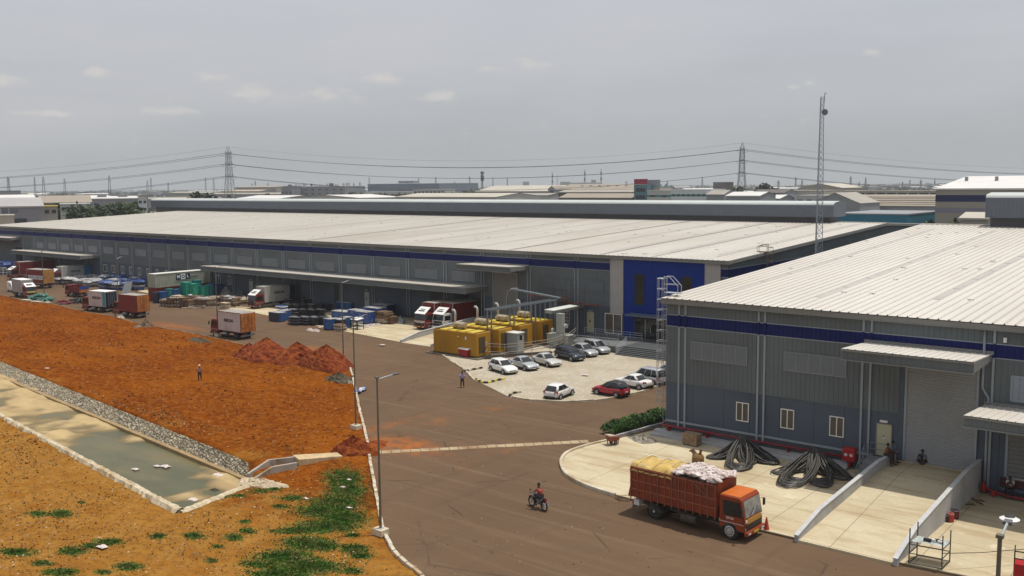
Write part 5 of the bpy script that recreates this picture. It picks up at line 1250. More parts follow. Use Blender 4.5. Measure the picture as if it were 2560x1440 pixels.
def box_truck(name,label,Lb,hb,wd,box_paint,cab_paint,roofm=None,rear=None,visor=None,text=None,text_side=(1,),zb=1.05,endband=None,panel=False,group='box trucks around the yard',band=None,cabh=2.5,frontm=None,endpart=None):
    t=thing(name,label,'truck',(0,0,0),0,group); x0=-Lb/2; x1=Lb/2; w=wd/2
    mb=MB(); mb.box(x0,x1,-w,w,zb,zb+hb); b=mb.build('cargo_box',box_paint,t,bevel=.02)
    mb=MB(); mb.box(x0+.05,x1-.05,-w+.05,w-.05,zb+hb+.002,zb+hb+.03); mb.build('box_roof',roofm or P_broof,b)
    mb=MB()
    for x in (x0-.012,x1-.05):
        for s in (-1,1): mb.box(x,x+.07,min(s*(w-.05),s*(w+.012)),max(s*(w-.05),s*(w+.012)),zb-.02,zb+hb+.012)
    for s in (-1,1):
        for z in (zb-.02,zb+hb-.06): mb.box(x0,x1,min(s*(w-.03),s*(w+.014)),max(s*(w-.03),s*(w+.014)),z,z+.08)
    mb.build('box_frame',P_cont if rear is P_door else M_galv,b)
    if panel:
        mb=MB(); n=int(Lb/.28)
        for i in range(n):
            x=x0+.12+(Lb-.2)*i/n
            for s in (-1,1): mb.box(x,x+.12,min(s*w,s*(w+.022)),max(s*w,s*(w+.022)),zb+.08,zb+hb-.08)
        mb.build('side_rib',box_paint,b)
    # rear doors
    rp=rear or P_bgr
    for s in (-1,1):
        mb=MB(); mb.box(x0-.05,x0-.013,min(s*.02,s*(w-.07)),max(s*.02,s*(w-.07)),zb+.05,zb+hb-.08); d=mb.build('rear_door',rp,t)
        mb=MB(); n=5
        for i in range(n):
            z=zb+.12+(hb-.3)*i/n; mb.box(x0-.075,x0-.052,min(s*.10,s*(w-.14)),max(s*.10,s*(w-.14)),z,z+(hb-.3)/n*.62)
        mb.build('door_panel',rp,d)
        mb=MB(); mb.tube([(x0-.095,s*.16,zb+.08),(x0-.095,s*.16,zb+hb-.12)],.02,5); mb.tube([(x0-.095,s*.55,zb+.08),(x0-.095,s*.55,zb+hb-.12)],.02,5); mb.build('lock_bar',M_rust if rear is P_door else M_galv,d)
    if endband:
        for s in (-1,1):
            mb=MB(); mb.box(x0+.02,x0+.75,min(s*(w+.015),s*(w+.028)),max(s*(w+.015),s*(w+.028)),zb+.06,zb+hb-.07); e=mb.build('end_band',endband,b)
            mb=MB()
            for i in range(7): mb.box(x0+.12,x0+.66,min(s*(w+.029),s*(w+.036)),max(s*(w+.029),s*(w+.036)),zb+.16+(hb-.3)*i/7,zb+.16+(hb-.3)*(i+.5)/7)
            mb.build('band_panel',P_teal if endband is P_teal else P_bwh,e)
    if endpart:
        for s in (-1,1):
            mb=MB(); mb.box(x0+.02,x0+endpart[1],min(s*(w+.015),s*(w+.03)),max(s*(w+.015),s*(w+.03)),zb+.03,zb+hb-.03); mb.build('end_panel',endpart[0],b)
    if frontm:
        mb=MB()
        for s in (-1,1):
            mb.box(x1-.35,x1-.02,min(s*(w+.016),s*(w+.03)),max(s*(w+.016),s*(w+.03)),zb+.05,zb+hb-.06)
        mb.build('front_band',frontm,b)
    if text:
        for s in text_side:
            lettering(text,.62,M_let,b,(Lb*.02,s*(w+.02),zb+hb*.56),(R(90),0,R(180) if s>0 else 0),sx=1.15,bold=.02)
    cab_over(t,x1+.18,wd*.95,cab_paint,roofm=cab_paint,h=cabh,visor=visor,band=band)
    chassis(t,x0+.1,x1+1.8,wd,((x0+1.35,True),(x1+1.05,False)))
    return t
def rear_corner(Lb,wd,s): return (-Lb/2,s*wd/2)
o=box_truck('box_truck','white box truck with orange rear doors on the road behind the soil mounds',5.35,2.75,2.5,P_bwh,P_truck,rear=P_door,text='RIKUN',text_side=(1,))
put(o,R(181),(-5.35/2,1.25),(-112.95,77.74))
o=box_truck('container_truck','plain maroon container truck with slatted orange doors by a lamp post',4.75,2.75,2.4,P_cont,P_truck,rear=P_door); put(o,R(186),(-4.75/2,1.2),(-145.79,80.58))
o=box_truck('box_truck','white box truck with teal end band and dark navy rear',4.4,2.6,2.4,P_bwh,P_truck,rear=P_nav,roofm=P_visor,text='RIKUN',endband=P_teal); put(o,R(190),(-2.2,1.2),(-157.34,81.22))
o=box_truck('container_truck','long maroon lorry with white lettered strip and gold rear doors',6.4,3.0,2.45,P_cont,P_truck,rear=mat('door_gold',(.50,.24,.04),r=.5,v=.2,s=2,c2=(.36,.14,.02),s2=1.5)); put(o,R(187),(-3.2,1.22),(-206.64,93.23))
b=[c for c in o.children if c.name.startswith('cargo_box')][0]
mb=MB(); mb.box(-2.9,2.6,1.245,1.262,1.95,2.75); st=mb.build('name_strip',M_letw,b); lettering('ELASTO LOGISTICS',.62,M_let,st,(-.1,1.266,2.33),(R(90),0,R(180)),sx=1.05,bold=.015)
o=box_truck('box_truck','grey box truck driving towards the lens with white wind deflector and yellow band',4.9,2.5,2.2,P_bgr,P_truck,roofm=P_visor,visor=.62,panel=True,band=mat('band_yellow',(.58,.50,.10),r=.5),cabh=2.35); put(o,R(-3),(4.9/2+1.9,-1.1),(-191.0,82.5))
# docked trucks, noses towards the yard
o=box_truck('container_truck','maroon truck with tall white deflector backed under the dock canopy',8.0,2.8,2.45,P_cont,P_truck,visor=.85,band=P_bwh,zb=1.1); put(o,R(-90),(4+2.15,-1.22),(G(1030,824).x,G(1030,824).y+.2))
o=box_truck('container_truck','maroon truck with white cab backed against the dock next to the ramp wall',7.4,2.8,2.45,P_cont,P_wcab,visor=.85,zb=1.1); put(o,R(-90),(3.7+2.15,-1.22),(G(1078,815,.6).x,G(1078,815,.6).y))
o=box_truck('box_truck','white boxed truck with red cab and blue end docked by the pale bales',6.6,2.75,2.45,P_bgr,P_truck,visor=.85,text='RIKUN',frontm=P_bwh,endpart=(P_nav,1.1)); put(o,R(-90),(3.3+2.15,-1.22),(-142.1,99.2))
o=box_truck('container_truck','very long maroon truck docked at the far end of the wall',9.5,3.1,2.45,P_cont,P_truck,visor=.7); put(o,R(-91),(4.75+2.15,-1.22),(-235.5,97.5))
o=box_truck('box_truck','grey boxed truck with bright blue end docked beside the long maroon truck',6.8,2.75,2.45,P_bgr,P_truck,visor=.85,text='RIKUN',frontm=P_bwh,endpart=(P_bdoor,1.6)); put(o,R(-91),(3.4+2.15,-1.22),(-217.6,99.0))
# small tipper and white van
t=thing('tipper_truck','small maroon open tipper with blue and orange tailgate','truck',(0,0,0),0,'open lorries in the yard'); x0,x1=-2.3,1.6
mb=MB(); mb.box(x0,x1,-1.0,1.0,.95,1.1); 
for s in (-1,1): mb.box(x0,x1,min(s*.94,s*1.0),max(s*.94,s*1.0),1.1,2.2)
mb.box(x1-.06,x1,-.94,.94,1.1,2.3); mb.build('load_bed',P_cont,t)
mb=MB(); mb.box(x0-.06,x0-.0,-.95,.95,1.0,1.55); tg=mb.build('tailgate',P_door,t); mb=MB(); mb.box(x0-.06,x0-.0,-.95,.95,1.56,2.2); mb.build('tailgate_top',mat('tail_blue',(.03,.06,.25),r=.5,v=.1),tg)
cab_over(t,x1+.12,1.95,P_truck,P_truck,h=2.3,L=1.5); chassis(t,x0+.1,x1+1.4,2.0,((x0+1.0,True),(x1+.8,False)),r=.42)
put(t,R(182),(x0,1.0),(-183.7,89.6))
t=thing('pickup_van','small white closed van with bonnet at the edge of the yard','van',(0,0,0)); mb=MB()
rings=[]
for x,f,z0,zt in ((-2.2,.96,.35,1.95),(-2.1,1,.3,2.05),(.3,1,.3,2.05),(.9,.98,.3,1.9),(1.55,.95,.3,1.22),(2.15,.92,.32,1.05),(2.3,.8,.36,.8)):
    w=.85*f; rings.append([(x,-w,z0),(x,-w,zt*.55),(x,-w*.9,zt-.1),(x,-w*.7,zt),(x,w*.7,zt),(x,w*.9,zt-.1),(x,w,zt*.55),(x,w,z0)])
mb.loft(rings); mb.build('body',P_wcab,t)
mb=MB(); mb.add([(1.58,-.68,1.28),(1.58,.68,1.28),(1.0,.6,1.86),(1.0,-.6,1.86)],[(0,1,2,3)]); mb.build('windscreen',M_visorw if 'M_visorw' in globals() else P_visor,t,fix=False)
for s in (-1,1):
    mb=MB(); mb.add([(.35,s*.865,1.2),(1.35,s*.85,1.2),(.9,s*.80,1.75),(.35,s*.80,1.75)],[(0,1,2,3)]); mb.build('side_window',M_cglass,t,fix=False)
    for x in (-1.4,1.5): wheel(t,x,s*.86,.32,.2,M_rim,-s)
    mb=MB(); mb.box(2.2,2.33,min(s*.4,s*.75),max(s*.4,s*.75),.65,.85); mb.build('headlight',M_hl,t)
put(t,R(-12),(2.2,-.8),G(30,731))
# near open truck with sack load
t=thing('open_truck','orange and maroon open lorry loaded with yellow tarpaulin and white sacks','truck',(0,0,0),0,'open lorries in the yard')
Lb=6.3; x0,x1=-Lb/2,Lb/2; w=1.22; zb=1.30; zt=3.22
mb=MB(); mb.box(x0,x1,-w,w,zb-.1,zb+.05)
for s in (-1,1): mb.box(x0,x1,min(s*(w-.06),s*w),max(s*(w-.06),s*w),zb+.05,zt)
mb.box(x1-.06,x1,-w+.06,w-.06,zb+.05,zt+.12); mb.box(x0,x0+.06,-w+.06,w-.06,zb+.05,zt-.05)
M_bed_t=mat('bed_maroon',(.205,.036,.012),r=.55,v=.18,s=2,c2=(.14,.028,.012),s2=1.2)
bed=mb.build('load_bed',M_bed_t,t); M_post=mat('post_faded',(.27,.07,.03),r=.6,v=.2,s=3)
n=13
for i in range(n):
    x=x0+.03+(Lb-.12)*i/(n-1)
    for s in (-1,1): mb=MB(); mb.box(x-.03,x+.03,min(s*w,s*(w+.05)),max(s*w,s*(w+.05)),zb-.22,zt); mb.build('side_post',M_post,bed)
mb=MB()
for s in (-1,1):
    for z in (zb+.42,zb+1.0,zt-.09): mb.box(x0,x1,min(s*(w+.003),s*(w+.03)),max(s*(w+.003),s*(w+.03)),z,z+.055)
mb.build('side_rail',mat('rail_faded',(.32,.11,.06),r=.6,v=.2,s=3),bed)
mb=MB(); mb.box(x0-.06,x0-.005,-w+.02,w-.02,zb-.02,zt-.1)
for z in (zb+.3,zb+.9,zb+1.5): mb.box(x0-.10,x0-.062,-w+.05,w-.05,z,z+.08)
mb.build('tailgate',M_bed_t,bed)
mb=MB()
for x,z0 in ((x0+1.4,.25),(x0+2.6,.9),(x0+3.4,.2),(x1-1.4,.7)):
    s=-1; pts=[(x,s*(w+.065),zt+.1),(x+.1,s*(w+.068),zb+z0+.5),(x+.65,s*(w+.068),zb+z0),(x+.8,s*(w+.066),zt+.05)]; mb.tube(pts,.018,4)
for a,b in (((x1-1.8,zt),(x1-.35,zb+.9)),((x1-1.0,zt),(x1-.6,zb+1.2))): mb.tube([(a[0],-(w+.07),a[1]),(b[0],-(w+.07),b[1])],.022,4)
for x in (x0+.4,x0+1.6,x0+2.6): mb.tube([(x,-w-.03,zt+.1),(x+.2,-.4,zt+.40),(x+.1,.5,zt+.42),(x,w+.03,zt+.1)],.018,4)
mb.build('rope',mat('rope',(.22,.13,.09),r=.8),bed)
mb=MB(); xm=x0+2.9      # yellow tarpaulin with bulges over stacked bales
def tarp(u,v):
    x=x0-.08+(xm-x0+.3)*u; y=-w-.04+(2*w+.08)*v
    e=min(v,1-v)*2; z=zt-.10+.40*min(1,e*3.2)**.6*(.85+.15*math.sin(u*9+1))*(1-.35*max(0,(.12-u)/.12))
    z+=.05*math.sin(7*u+11*v)+.03*math.sin(23*u+5*v)+rnd(-.015,.015)
    if v in (0,1): z=zt-.28+rnd(-.05,.05)
    return (x,y,z)
mb.grid(34,16,tarp); mb.build('tarpaulin',mat('tarp_yellow',(.55,.37,.10),r=.6,v=.2,s=2.5,c2=(.42,.30,.12),s2=1.3),bed,smooth=True,fix=False)
M_sack=mat('sack_white',(.60,.53,.50),r=.8,v=.22,s=3,c2=(.38,.28,.25),s2=2.2,bump=.3)
rng=random.Random(3)
for i in range(15):
    for j in range(6):
        x=xm+.25+(x1-xm-.2)*(i+.5)/15+rng.uniform(-.08,.08); y=-w+.22+(2*w-.44)*j/5+rng.uniform(-.06,.06)
        mb=MB(); z=zt+.10+.33*(1-abs(y)/w*.6)*(.55+.45*math.sin((i+.5)/15*math.pi))+rng.uniform(-.06,.1); L_,W_,H_=rng.uniform(.22,.34),rng.uniform(.14,.24),rng.uniform(.08,.15); a=rng.uniform(0,3.1)
        tl=rng.uniform(-.3,.3); ca,sa=math.cos(a),math.sin(a); rings=[]
        for k in range(5):
            u=-1+k*.5; f=(1-abs(u)**2.5*.55); rr=[]
            for q in range(8):
                th=2*math.pi*q/8; lx=u*L_; ly=W_*f*math.cos(th)*rng.uniform(.7,1.25); lz=H_*f*math.sin(th)*rng.uniform(.6,1.35)+lx*tl
                rr.append((x+lx*ca-ly*sa,y+lx*sa+ly*ca,z+lz))
            rings.append(rr)
        mb.loft(rings); mb.build('sack',M_sack,bed)
mb=MB(); mb.grid(20,8,lambda u,v:(xm-.1+(x1-xm+.05)*u,-w+.05+(2*w-.1)*v,zt-.05+.12*math.sin(9*u)*math.sin(5*v))); mb.build('load_base',mat('load_dark',(.20,.15,.13),r=.9,v=.4,s=3),bed,fix=False)
c=cab_over(t,x1+.12,2.25,P_tor,P_orr,h=2.70,L=1.7,z0=.74,wind=mat('pale_windscreen',(.16,.165,.16),r=.06,v=.6,s=1.4,spec=.7),band=mat('band_ochre',(.48,.24,.035),r=.5,v=.1))  # sky reflection and pale interior put into the windscreen colour
for ch in c.children:
    if ch.name.startswith('cab_roof'): ch.scale=(1,1,1)
lettering('DTM',.17,M_letw,c,(x1+.85,-1.137,1.34),(R(90),0,0),sx=1.4,bold=.004)
chassis(t,x0+.1,x1+1.6,2.4,((x0+1.75,True),(x1+.85,False)),r=.54,rim=M_rim,tank=M_chas)
mb=MB(); mb.box(x0+2.9,x0+4.6,-1.0,-.9,.45,.5); mb.box(x0+2.9,x0+4.6,-1.0,-.9,.85,.9); mb.box(x0+2.9,x0+4.6,-1.0,-.92,.62,.66); mb.build('side_guard',M_chas,t)
mb=MB(); mb.box(x0+.1,x0+.5,-1.0,-.4,.6,1.0); mb.build('tool_box',M_letw,t)
w2=G(1822,1350); w1=G(1683,1312)
put(t,math.atan2(w2.y-w1.y,w2.x-w1.x)+R(.5),(x1+.85,-1.2),w2)
# ------------------------------------------------------------------ yard stock and clutter
def mound(name,label,cat,c,rx,ry,h,m,rz=0,seed=0,ring=26,rad=12,rough=.10,group=None,peak=(0,0),pw=1.25,z0=-.05):
    r=random.Random(seed); t=MB(); vs=[]; fs=[]
    ph=[r.uniform(0,6.3) for _ in range(6)]
    for i in range(rad+1):
        q=i/rad
        for j in range(ring):
            a=2*math.pi*j/ring; e=1+.12*math.sin(2*a+ph[0])+.09*math.sin(3*a+ph[1])+.06*math.sin(5*a+ph[2])
            x=rx*q*e*math.cos(a)+peak[0]*(1-q); y=ry*q*e*math.sin(a)+peak[1]*(1-q)
            z=h*max(0,(1-q))**(1/pw)*(1+.12*math.sin(3*a+ph[3])*q)+ (0 if i==rad else r.uniform(-rough,rough)*min(1,h))
            if i==rad: z=z0
            x+=r.uniform(-.5,.5)*rough; y+=r.uniform(-.5,.5)*rough
            vs.append((x,y,z))
    for i in range(rad):
        for j in range(ring): j2=(j+1)%ring; fs.append((i*ring+j,(i+1)*ring+j,(i+1)*ring+j2,i*ring+j2))
    t.add(vs,fs); o=t.build(name,m); o.location=(c[0],c[1],0); o.rotation_euler=(0,0,rz); return tag(o,label,cat,group)
M_mound=mat('mound_soil',(.155,.032,.011),r=.95,v=.4,s=2.5,c2=(.24,.065,.016),s2=1.2,k2=(.45,.62),bump=.9,bs=6,spec=.1,dist=.06)
def MND(px,rx,ry,h,lab,seed,rz=0,**k): p=G(*px); return mound('soil_mound',lab,'soil heap',(p.x,p.y),rx,ry,h,M_mound,rz,seed,34,14,.14,'red soil heaps along the kerb',**k)
MND((668,893),4.6,3.4,2.5,'broad red soil mound behind the truck, first of the three in a row',1,-.4)
MND((624,888),2.8,2.2,1.5,'low shoulder of red soil tipped at the outer end of the mounds',5,.2)
MND((745,903),4.0,3.2,2.35,'dark red soil mound between two others by the lamp post',2,-.3)
MND((817,918),4.0,3.0,2.7,'pointed red soil mound next to the lamp post footing',3,-.2)
MND((884,1131),2.0,1.5,1.35,'small crumbly red soil pile spilling over the kerb by the drain cover',4,.3)
p=G(925,1112); o=mound('soil_spill','thin red soil spread over the kerb onto the road','soil heap',(p.x+.3,p.y+.2),1.2,1.5,.25,M_mound,0,9,20,6,.06)
M_rub=mat('rubble_grey',(.30,.25,.19),r=.95,v=.5,s=3,c2=(.12,.09,.06),s2=3,bump=1,bs=9); M_darkh=mat('dark_scrub',(.055,.042,.025),r=.95,v=.5,s=4,c2=(.12,.09,.05),s2=3,bump=1,bs=9)
M_brs=mat('brown_sheet',(.13,.085,.05),r=.8,v=.25,s=2)
def MH(px,rx,ry,h,m,name,lab,cat,seed,rz=0,**k): p=G(*px); return mound(name,lab,cat,(p.x,p.y),rx,ry,h,m,rz,seed,26,9,.16,**k)
MH((848,952),2.2,1.5,.85,M_darkh,'brush_pile','heap of dark cut brush beside the kerb below the mounds','brush pile',11)
MH((870,957),.9,.7,.35,M_rub,'rubble_heap','little pale rubble beside the brush pile','rubble',12)
MH((365,817),1.5,1.2,1.1,M_brs,'sheeted_heap','small heap under a brown sheet by the kerb','heap',13)
MH((346,819),1.0,.7,.45,M_rub,'rubble_heap','pale broken concrete beside the brown sheeted heap','rubble',14)
MH((500,853),3.4,1.3,.45,M_darkh,'rubble_heap','flat dark debris strip along the kerb before the lamp post','rubble',15,-.2)
MH((303,795),1.0,.7,.5,mat('white_stones',(.50,.44,.36),r=.9,v=.3,s=4),'rubble_heap','whitish stones at the foot of the lamp post by the container truck','rubble',16)
MH((1608,1104),1.6,1.0,.55,mat('grey_rubble',(.20,.175,.14),r=.95,v=.5,s=5,c2=(.34,.30,.24),s2=4,bump=1,bs=12),'rubble_heap','heap of grey rubble on the apron by the hedge','rubble',17)
def bundle(px0,n,L,h,m,name,lab,cat,seed,spread=1.5,r=.14,rz=0.):
    p=G(*px0); t=thing(name,lab,cat,(p.x,p.y,0),rz); g=random.Random(seed)
    mb=MB()
    for i in range(n):
        a=g.uniform(-.8,.8); x=g.uniform(-spread,spread); y=g.uniform(-.7,.7); z=max(.1,h*(1-abs(x)/spread*.7)*g.uniform(.15,1)); d=Vector((math.cos(a),math.sin(a),g.uniform(-.15,.15)))*L/2
        c=Vector((x,y,z)); mb.tube([c-d,c+Vector((0,0,.1)),c+d-Vector((0,0,.08))],[r*.7,r,r*.6],6)
    mb.build('rolls',m,t)
    mb=MB(); mb.grid(10,6,lambda u,v:((u-.5)*2.6*spread,(v-.5)*2,max(0.0,h*.6*(1-abs(u-.5)*2)*(1-abs(v-.5)*1.6)))); mb.build('heap_base',M_darkh,t,fix=False)
bundle((105,751),34,2.6,1.5,mat('net_green',(.03,.16,.12),r=.7,v=.4,s=3,c2=(.20,.32,.26),s2=3),'net_bundle','heap of green net rolls at the kerb','net bundle',1,3.6,.2)
bundle((157,759),12,2.0,1.0,mat('net_red',(.16,.03,.035),r=.7,v=.3,s=3,c2=(.30,.10,.09),s2=3),'net_bundle','smaller heap of dark red bundles next to the green rolls','net bundle',2,1.7,.2)
bundle((190,757),12,2.2,1.2,mat('net_black',(.035,.033,.035),r=.7,v=.4,s=3,c2=(.13,.13,.13),s2=3,k2=(.55,.7)),'net_bundle','heap of black bundles by the teal banded truck','net bundle',3,1.9,.22)
for i,(q,w) in enumerate((((66,753),2.2),((92,757),2.6),((118,759),1.2))):
    p=G(*q); t=MB(); t.cbox(0,0,.16,w,.9,.32); o=t.build('concrete_slab',M_kerb,bevel=.03); o.location=(p.x,p.y,0); o.rotation_euler=(0,0,rnd(-.1,.2))
    tag(o,['pale slab lying on the kerb before the green rolls','long pale slab under the green net rolls','short pale slab at the inner end of the green rolls'][i],'slab')
# stacks
def layered(name,lab,cat,px,w,d,h,layers,mats,rz=0,seed=0,group=None,cover=None,gap=.3,jit=.06,z0=.03):
    p=G(*px); t=thing(name,lab,cat,(p.x,p.y,z0),rz,group); g=random.Random(seed); mb=MB(); hh=h/layers
    for i in range(layers):
        a,b=g.uniform(-jit,jit),g.uniform(-jit,jit); e=g.uniform(.9,1.0)
        mb.box(-w/2*e+a,w/2*e+a,-d/2*e+b,d/2*e+b,i*hh,i*hh+hh*(1-gap*g.uniform(.4,1)),i%len(mats))
        mb.box(-w*.42,w*.42,-d*.42,d*.42,i*hh+hh*.3,(i+1)*hh,(i+1)%len(mats))
    mb.build('layers',mats,t)
    if cover is not None:
        cm,dr=cover
        def cv(u,v):
            x=-w/2*1.04+w*1.08*u; y=-d/2*1.04+d*1.08*v; e=min(u,1-u,v,1-v)
            z=h+.05+.07*math.sin(6*u+seed)+.06*math.sin(5*v+seed*2)+g.uniform(-.02,.02)
            if e<=0: z=h-dr*g.uniform(.7,1)
            return (x,y,z)
        m2=MB(); m2.grid(10,8,cv); m2.build('cover',cm,t,fix=False)
    return t
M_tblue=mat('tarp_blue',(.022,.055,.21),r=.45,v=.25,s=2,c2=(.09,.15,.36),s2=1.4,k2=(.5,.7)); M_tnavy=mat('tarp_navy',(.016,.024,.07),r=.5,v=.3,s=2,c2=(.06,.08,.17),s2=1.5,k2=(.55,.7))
M_twht=mat('sheet_white',(.42,.41,.41),r=.5,v=.3,s=1.6,c2=(.13,.12,.12),s2=1.2); M_pblk=mat('stack_black',(.03,.028,.032),r=.7,v=.35,s=3,c2=(.10,.095,.10),s2=3,k2=(.58,.7))
M_pal=mat('pallet_wood',(.27,.19,.115),r=.9,v=.3,s=4); M_pald=mat('pallet_dark',(.085,.062,.045),r=.9,v=.3,s=4)
M_card=mat('cardboard',(.21,.13,.075),r=.9,v=.4,s=3,c2=(.09,.055,.035),s2=3,k2=(.5,.62)); M_card2=mat('cardboard_pale',(.42,.34,.26),r=.9,v=.3,s=4)
M_bin=mat('bin_blue',(.018,.065,.21),r=.5,v=.15,s=2,c2=(.04,.12,.27),s2=2); M_bin2=mat('bin_teal',(.02,.16,.17),r=.55,v=.2,s=2,c2=(.03,.25,.22),s2=2); M_bing=mat('bin_green',(.02,.24,.16),r=.55,v=.15,s=2,c2=(.04,.33,.23),s2=2)
M_bind=mat('bin_dark',(.03,.028,.045),r=.6,v=.2,s=2)
labs=['blue sheeted stack by the dark bay at the far end','blue sheeted stack in front of the far dock canopy','blue sheeted stack touching the long docked truck']
for i,q in enumerate(((12,684),(42,683),(70,680))): layered('sheeted_stack',labs[i],'stack',q,4.6,3.4,3.0,4,[M_tblue,M_tnavy],R(4),i,'blue sheeted stacks at the far bay',(M_tblue,.8))
p=G(8,686); t=thing('rack','small white rack at the far edge of the yard','rack',(p.x,p.y,0)); mb=MB()
for z in (.5,1.1,1.6): mb.box(-1.2,1.2,-.5,.5,z,z+.12)
for x in (-1.15,1.15):
    for y in (-.45,.45): mb.bar((x,y,0),(x,y,1.7),.1)
mb.build('frame',M_frame,t)
n=0
grp='sheeted pallet stacks in the yard'
rowdesc=['in the back row along the wall','in the second row from the wall','in the third row from the wall','in the fourth row from the wall','in the fifth row from the wall','in the front row by the road']
for ri,(y,xa,xb,st) in enumerate(((694,192,356,11),(699,170,360,12),(705,152,362,13),(711,150,362,14),(717,222,364,15),(724,262,362,17))):
    x=xa
    while x<xb:
        blue=x>255 and ri>0; c=(M_tblue if blue and n%3 else (M_tnavy if blue else M_twht))
        x0=x
        lab='%s sheeted pallet stack %s, %s'%(('blue' if c is M_tblue else 'navy' if c is M_tnavy else 'white'),rowdesc[ri],('behind the container truck' if x0>285 else 'behind the teal banded truck' if x0>215 else 'near the small tipper' if x0>165 else 'beside the gold doored lorry'))
        layered('sheeted_stack',lab,'stack',(x+rnd(-3,3),y+rnd(-1.5,1.5)),rnd(2.2,3.0),rnd(1.6,2.2),rnd(1.1,1.9)*(1.1 if blue else .85),5,[M_pblk,c,M_twht],R(rnd(-8,8)),n,grp,(c if n%4 else M_twht,.35),gap=.55,jit=.15); n+=1; x+=st
p=G(314,735); t=thing('leaning_panel','grey panel leaning behind the maroon container truck','panel',(p.x,p.y,0),R(10)); mb=MB(); mb.hexa([(-1.3,0,0),(1.3,0,0),(1.3,.1,0),(-1.3,.1,0)],[(-1.1,.9,2.4),(1.0,.9,2.5),(1.0,1.0,2.5),(-1.1,1.0,2.4)]); mb.build('sheet',M_shut,t); mb=MB(); mb.bar((1.0,.9,2.3),(1.0,2.0,0),.08); mb.build('prop',M_rust,t)
# stacked shipping containers
def container(name,label,x,y,z,rz,L,Wd,Hh,m,mark=False):
    t=thing(name,label,'container',(x,y,z),rz); prof=[]; n=int(L/.42)
    for s in (-1,1):
        mb=MB(); pr=[]
        for i in range(n):
            a=.12+(L-.24)*i/n; p=(L-.24)/n; pr+=[(a,0),(a+p*.45,0),(a+p*.55,.045),(a+p*.92,.045)]
        pr.append((L-.12,0)); k=len(pr); vs=[(u,s*(Wd/2-.05+ -d),zz) for zz in (.15,Hh-.1) for u,d in pr]
        mb.add(vs,[(i,i+1,i+1+k,i+k) for i in range(k-1)]); mb.build('side_wall',m,t,fix=False)
    mb=MB(); mb.box(.0,.06,-Wd/2+.06,Wd/2-.06,.15,Hh-.1); mb.box(L-.06,L,-Wd/2+.06,Wd/2-.06,.15,Hh-.1)
    for u in (.012,): 
        for y_ in np.arange(-Wd/2+.3,Wd/2-.2,.35): mb.box(-.03,.0,y_,y_+.14,.2,Hh-.15)
    mb.build('end_wall',m,t)
    mb=MB()
    for y_ in (-Wd/2,Wd/2-.12):
        for z_ in (0,Hh-.12): mb.box(0,L,y_,y_+.12,z_,z_+.12)
        for x_ in (0,L-.12): mb.box(x_-.004,x_+.124,y_-.004,y_+.124,0.12,Hh-.12)
    for x_ in (0,L-.12):
        for z_ in (0,Hh-.12): mb.box(x_-.006,x_+.126,-Wd/2+.13,Wd/2-.13,z_,z_+.12)
    mb.build('frame',m,t); mb=MB(); mb.box(.05,L-.05,-Wd/2+.05,Wd/2-.05,Hh-.06,Hh+.01); mb.build('container_roof',mat('container_roof_pale',(.62,.60,.56),r=.6,v=.15,s=1) if mark else m,t)
    if mark:
        u=L-6.3   # marks on the right-hand long side (local +y or -y facing the yard)
        s=-1; yy=s*(Wd/2)
        for i,ch in enumerate('MOL'):
            mb=MB(); c0=5.0+i*1.02; mb.box(c0-.5,c0+.5,yy-.03,yy-.004,1.2,2.25); b=mb.build('mark_tile',M_frame if i==1 else mat('mark_navy',(.012,.022,.065),r=.5),t)
            lettering(ch,.85,mat('mark_navy',(.012,.022,.065)) if i==1 else M_frame,b,(c0,yy-.036,1.72),(R(90),0,0),bold=.03)
        mb=MB(); mb.box(6.7+.9,9.3,yy-.02,yy-.004,1.45,1.62); mb.build('faded_mark',mat('faded_blue',(.06,.10,.14),r=.6),t)
    return t
M_mol=mat('container_olive',(.34,.34,.27),r=.55,v=.1,s=1,c2=(.26,.26,.2),s2=.6,k2=(.5,.7)); 
mp0=G(388,720,2.6); zc=2.55
container('shipping_container','maroon shipping container under the pale grey green one',mp0.x-1.25,mp0.y,0.03,R(91.5),12.2,2.5,2.55,P_cont)
container('shipping_container','pale grey green shipping container marked MOL on top of the maroon one',mp0.x-1.25,mp0.y,2.60,R(91.5),12.2,2.5,2.6,M_mol,True)
# plastic bins
def bin_(name,lab,px,w,d,h,m,rz=0,group=None,z=0,face=None,rim=None):
    p=G(*px); t=thing(name,lab,'bin',(p.x,p.y,z+.03),rz,group); mb=MB()
    mb.box(-w/2,w/2,-d/2,d/2,.12,h-.08); mb.build('body',m,t)
    mb=MB(); mb.box(-w/2-.03,w/2+.03,-d/2-.03,d/2+.03,h-.08,h); mb.build('rim',rim or m,t)
    mb=MB()
    for x in (-w*.35,0,w*.35): mb.box(x-.04,x+.04,-d/2-.03,-d/2-.002,.14,h-.1)
    for y in (-d*.3,d*.3): mb.box(w/2+.002,w/2+.03,y-.04,y+.04,.14,h-.1)
    mb.build('rib',m,t)
    mb=MB()
    for x in (-w*.4,w*.4): mb.box(x-.1,x+.1,-d*.45,d*.45,0,.12)
    mb.build('skid',M_blkp,t)
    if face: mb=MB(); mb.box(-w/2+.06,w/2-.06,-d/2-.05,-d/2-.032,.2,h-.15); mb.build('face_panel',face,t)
    return t
bl='plastic bins stacked by the shipping containers'
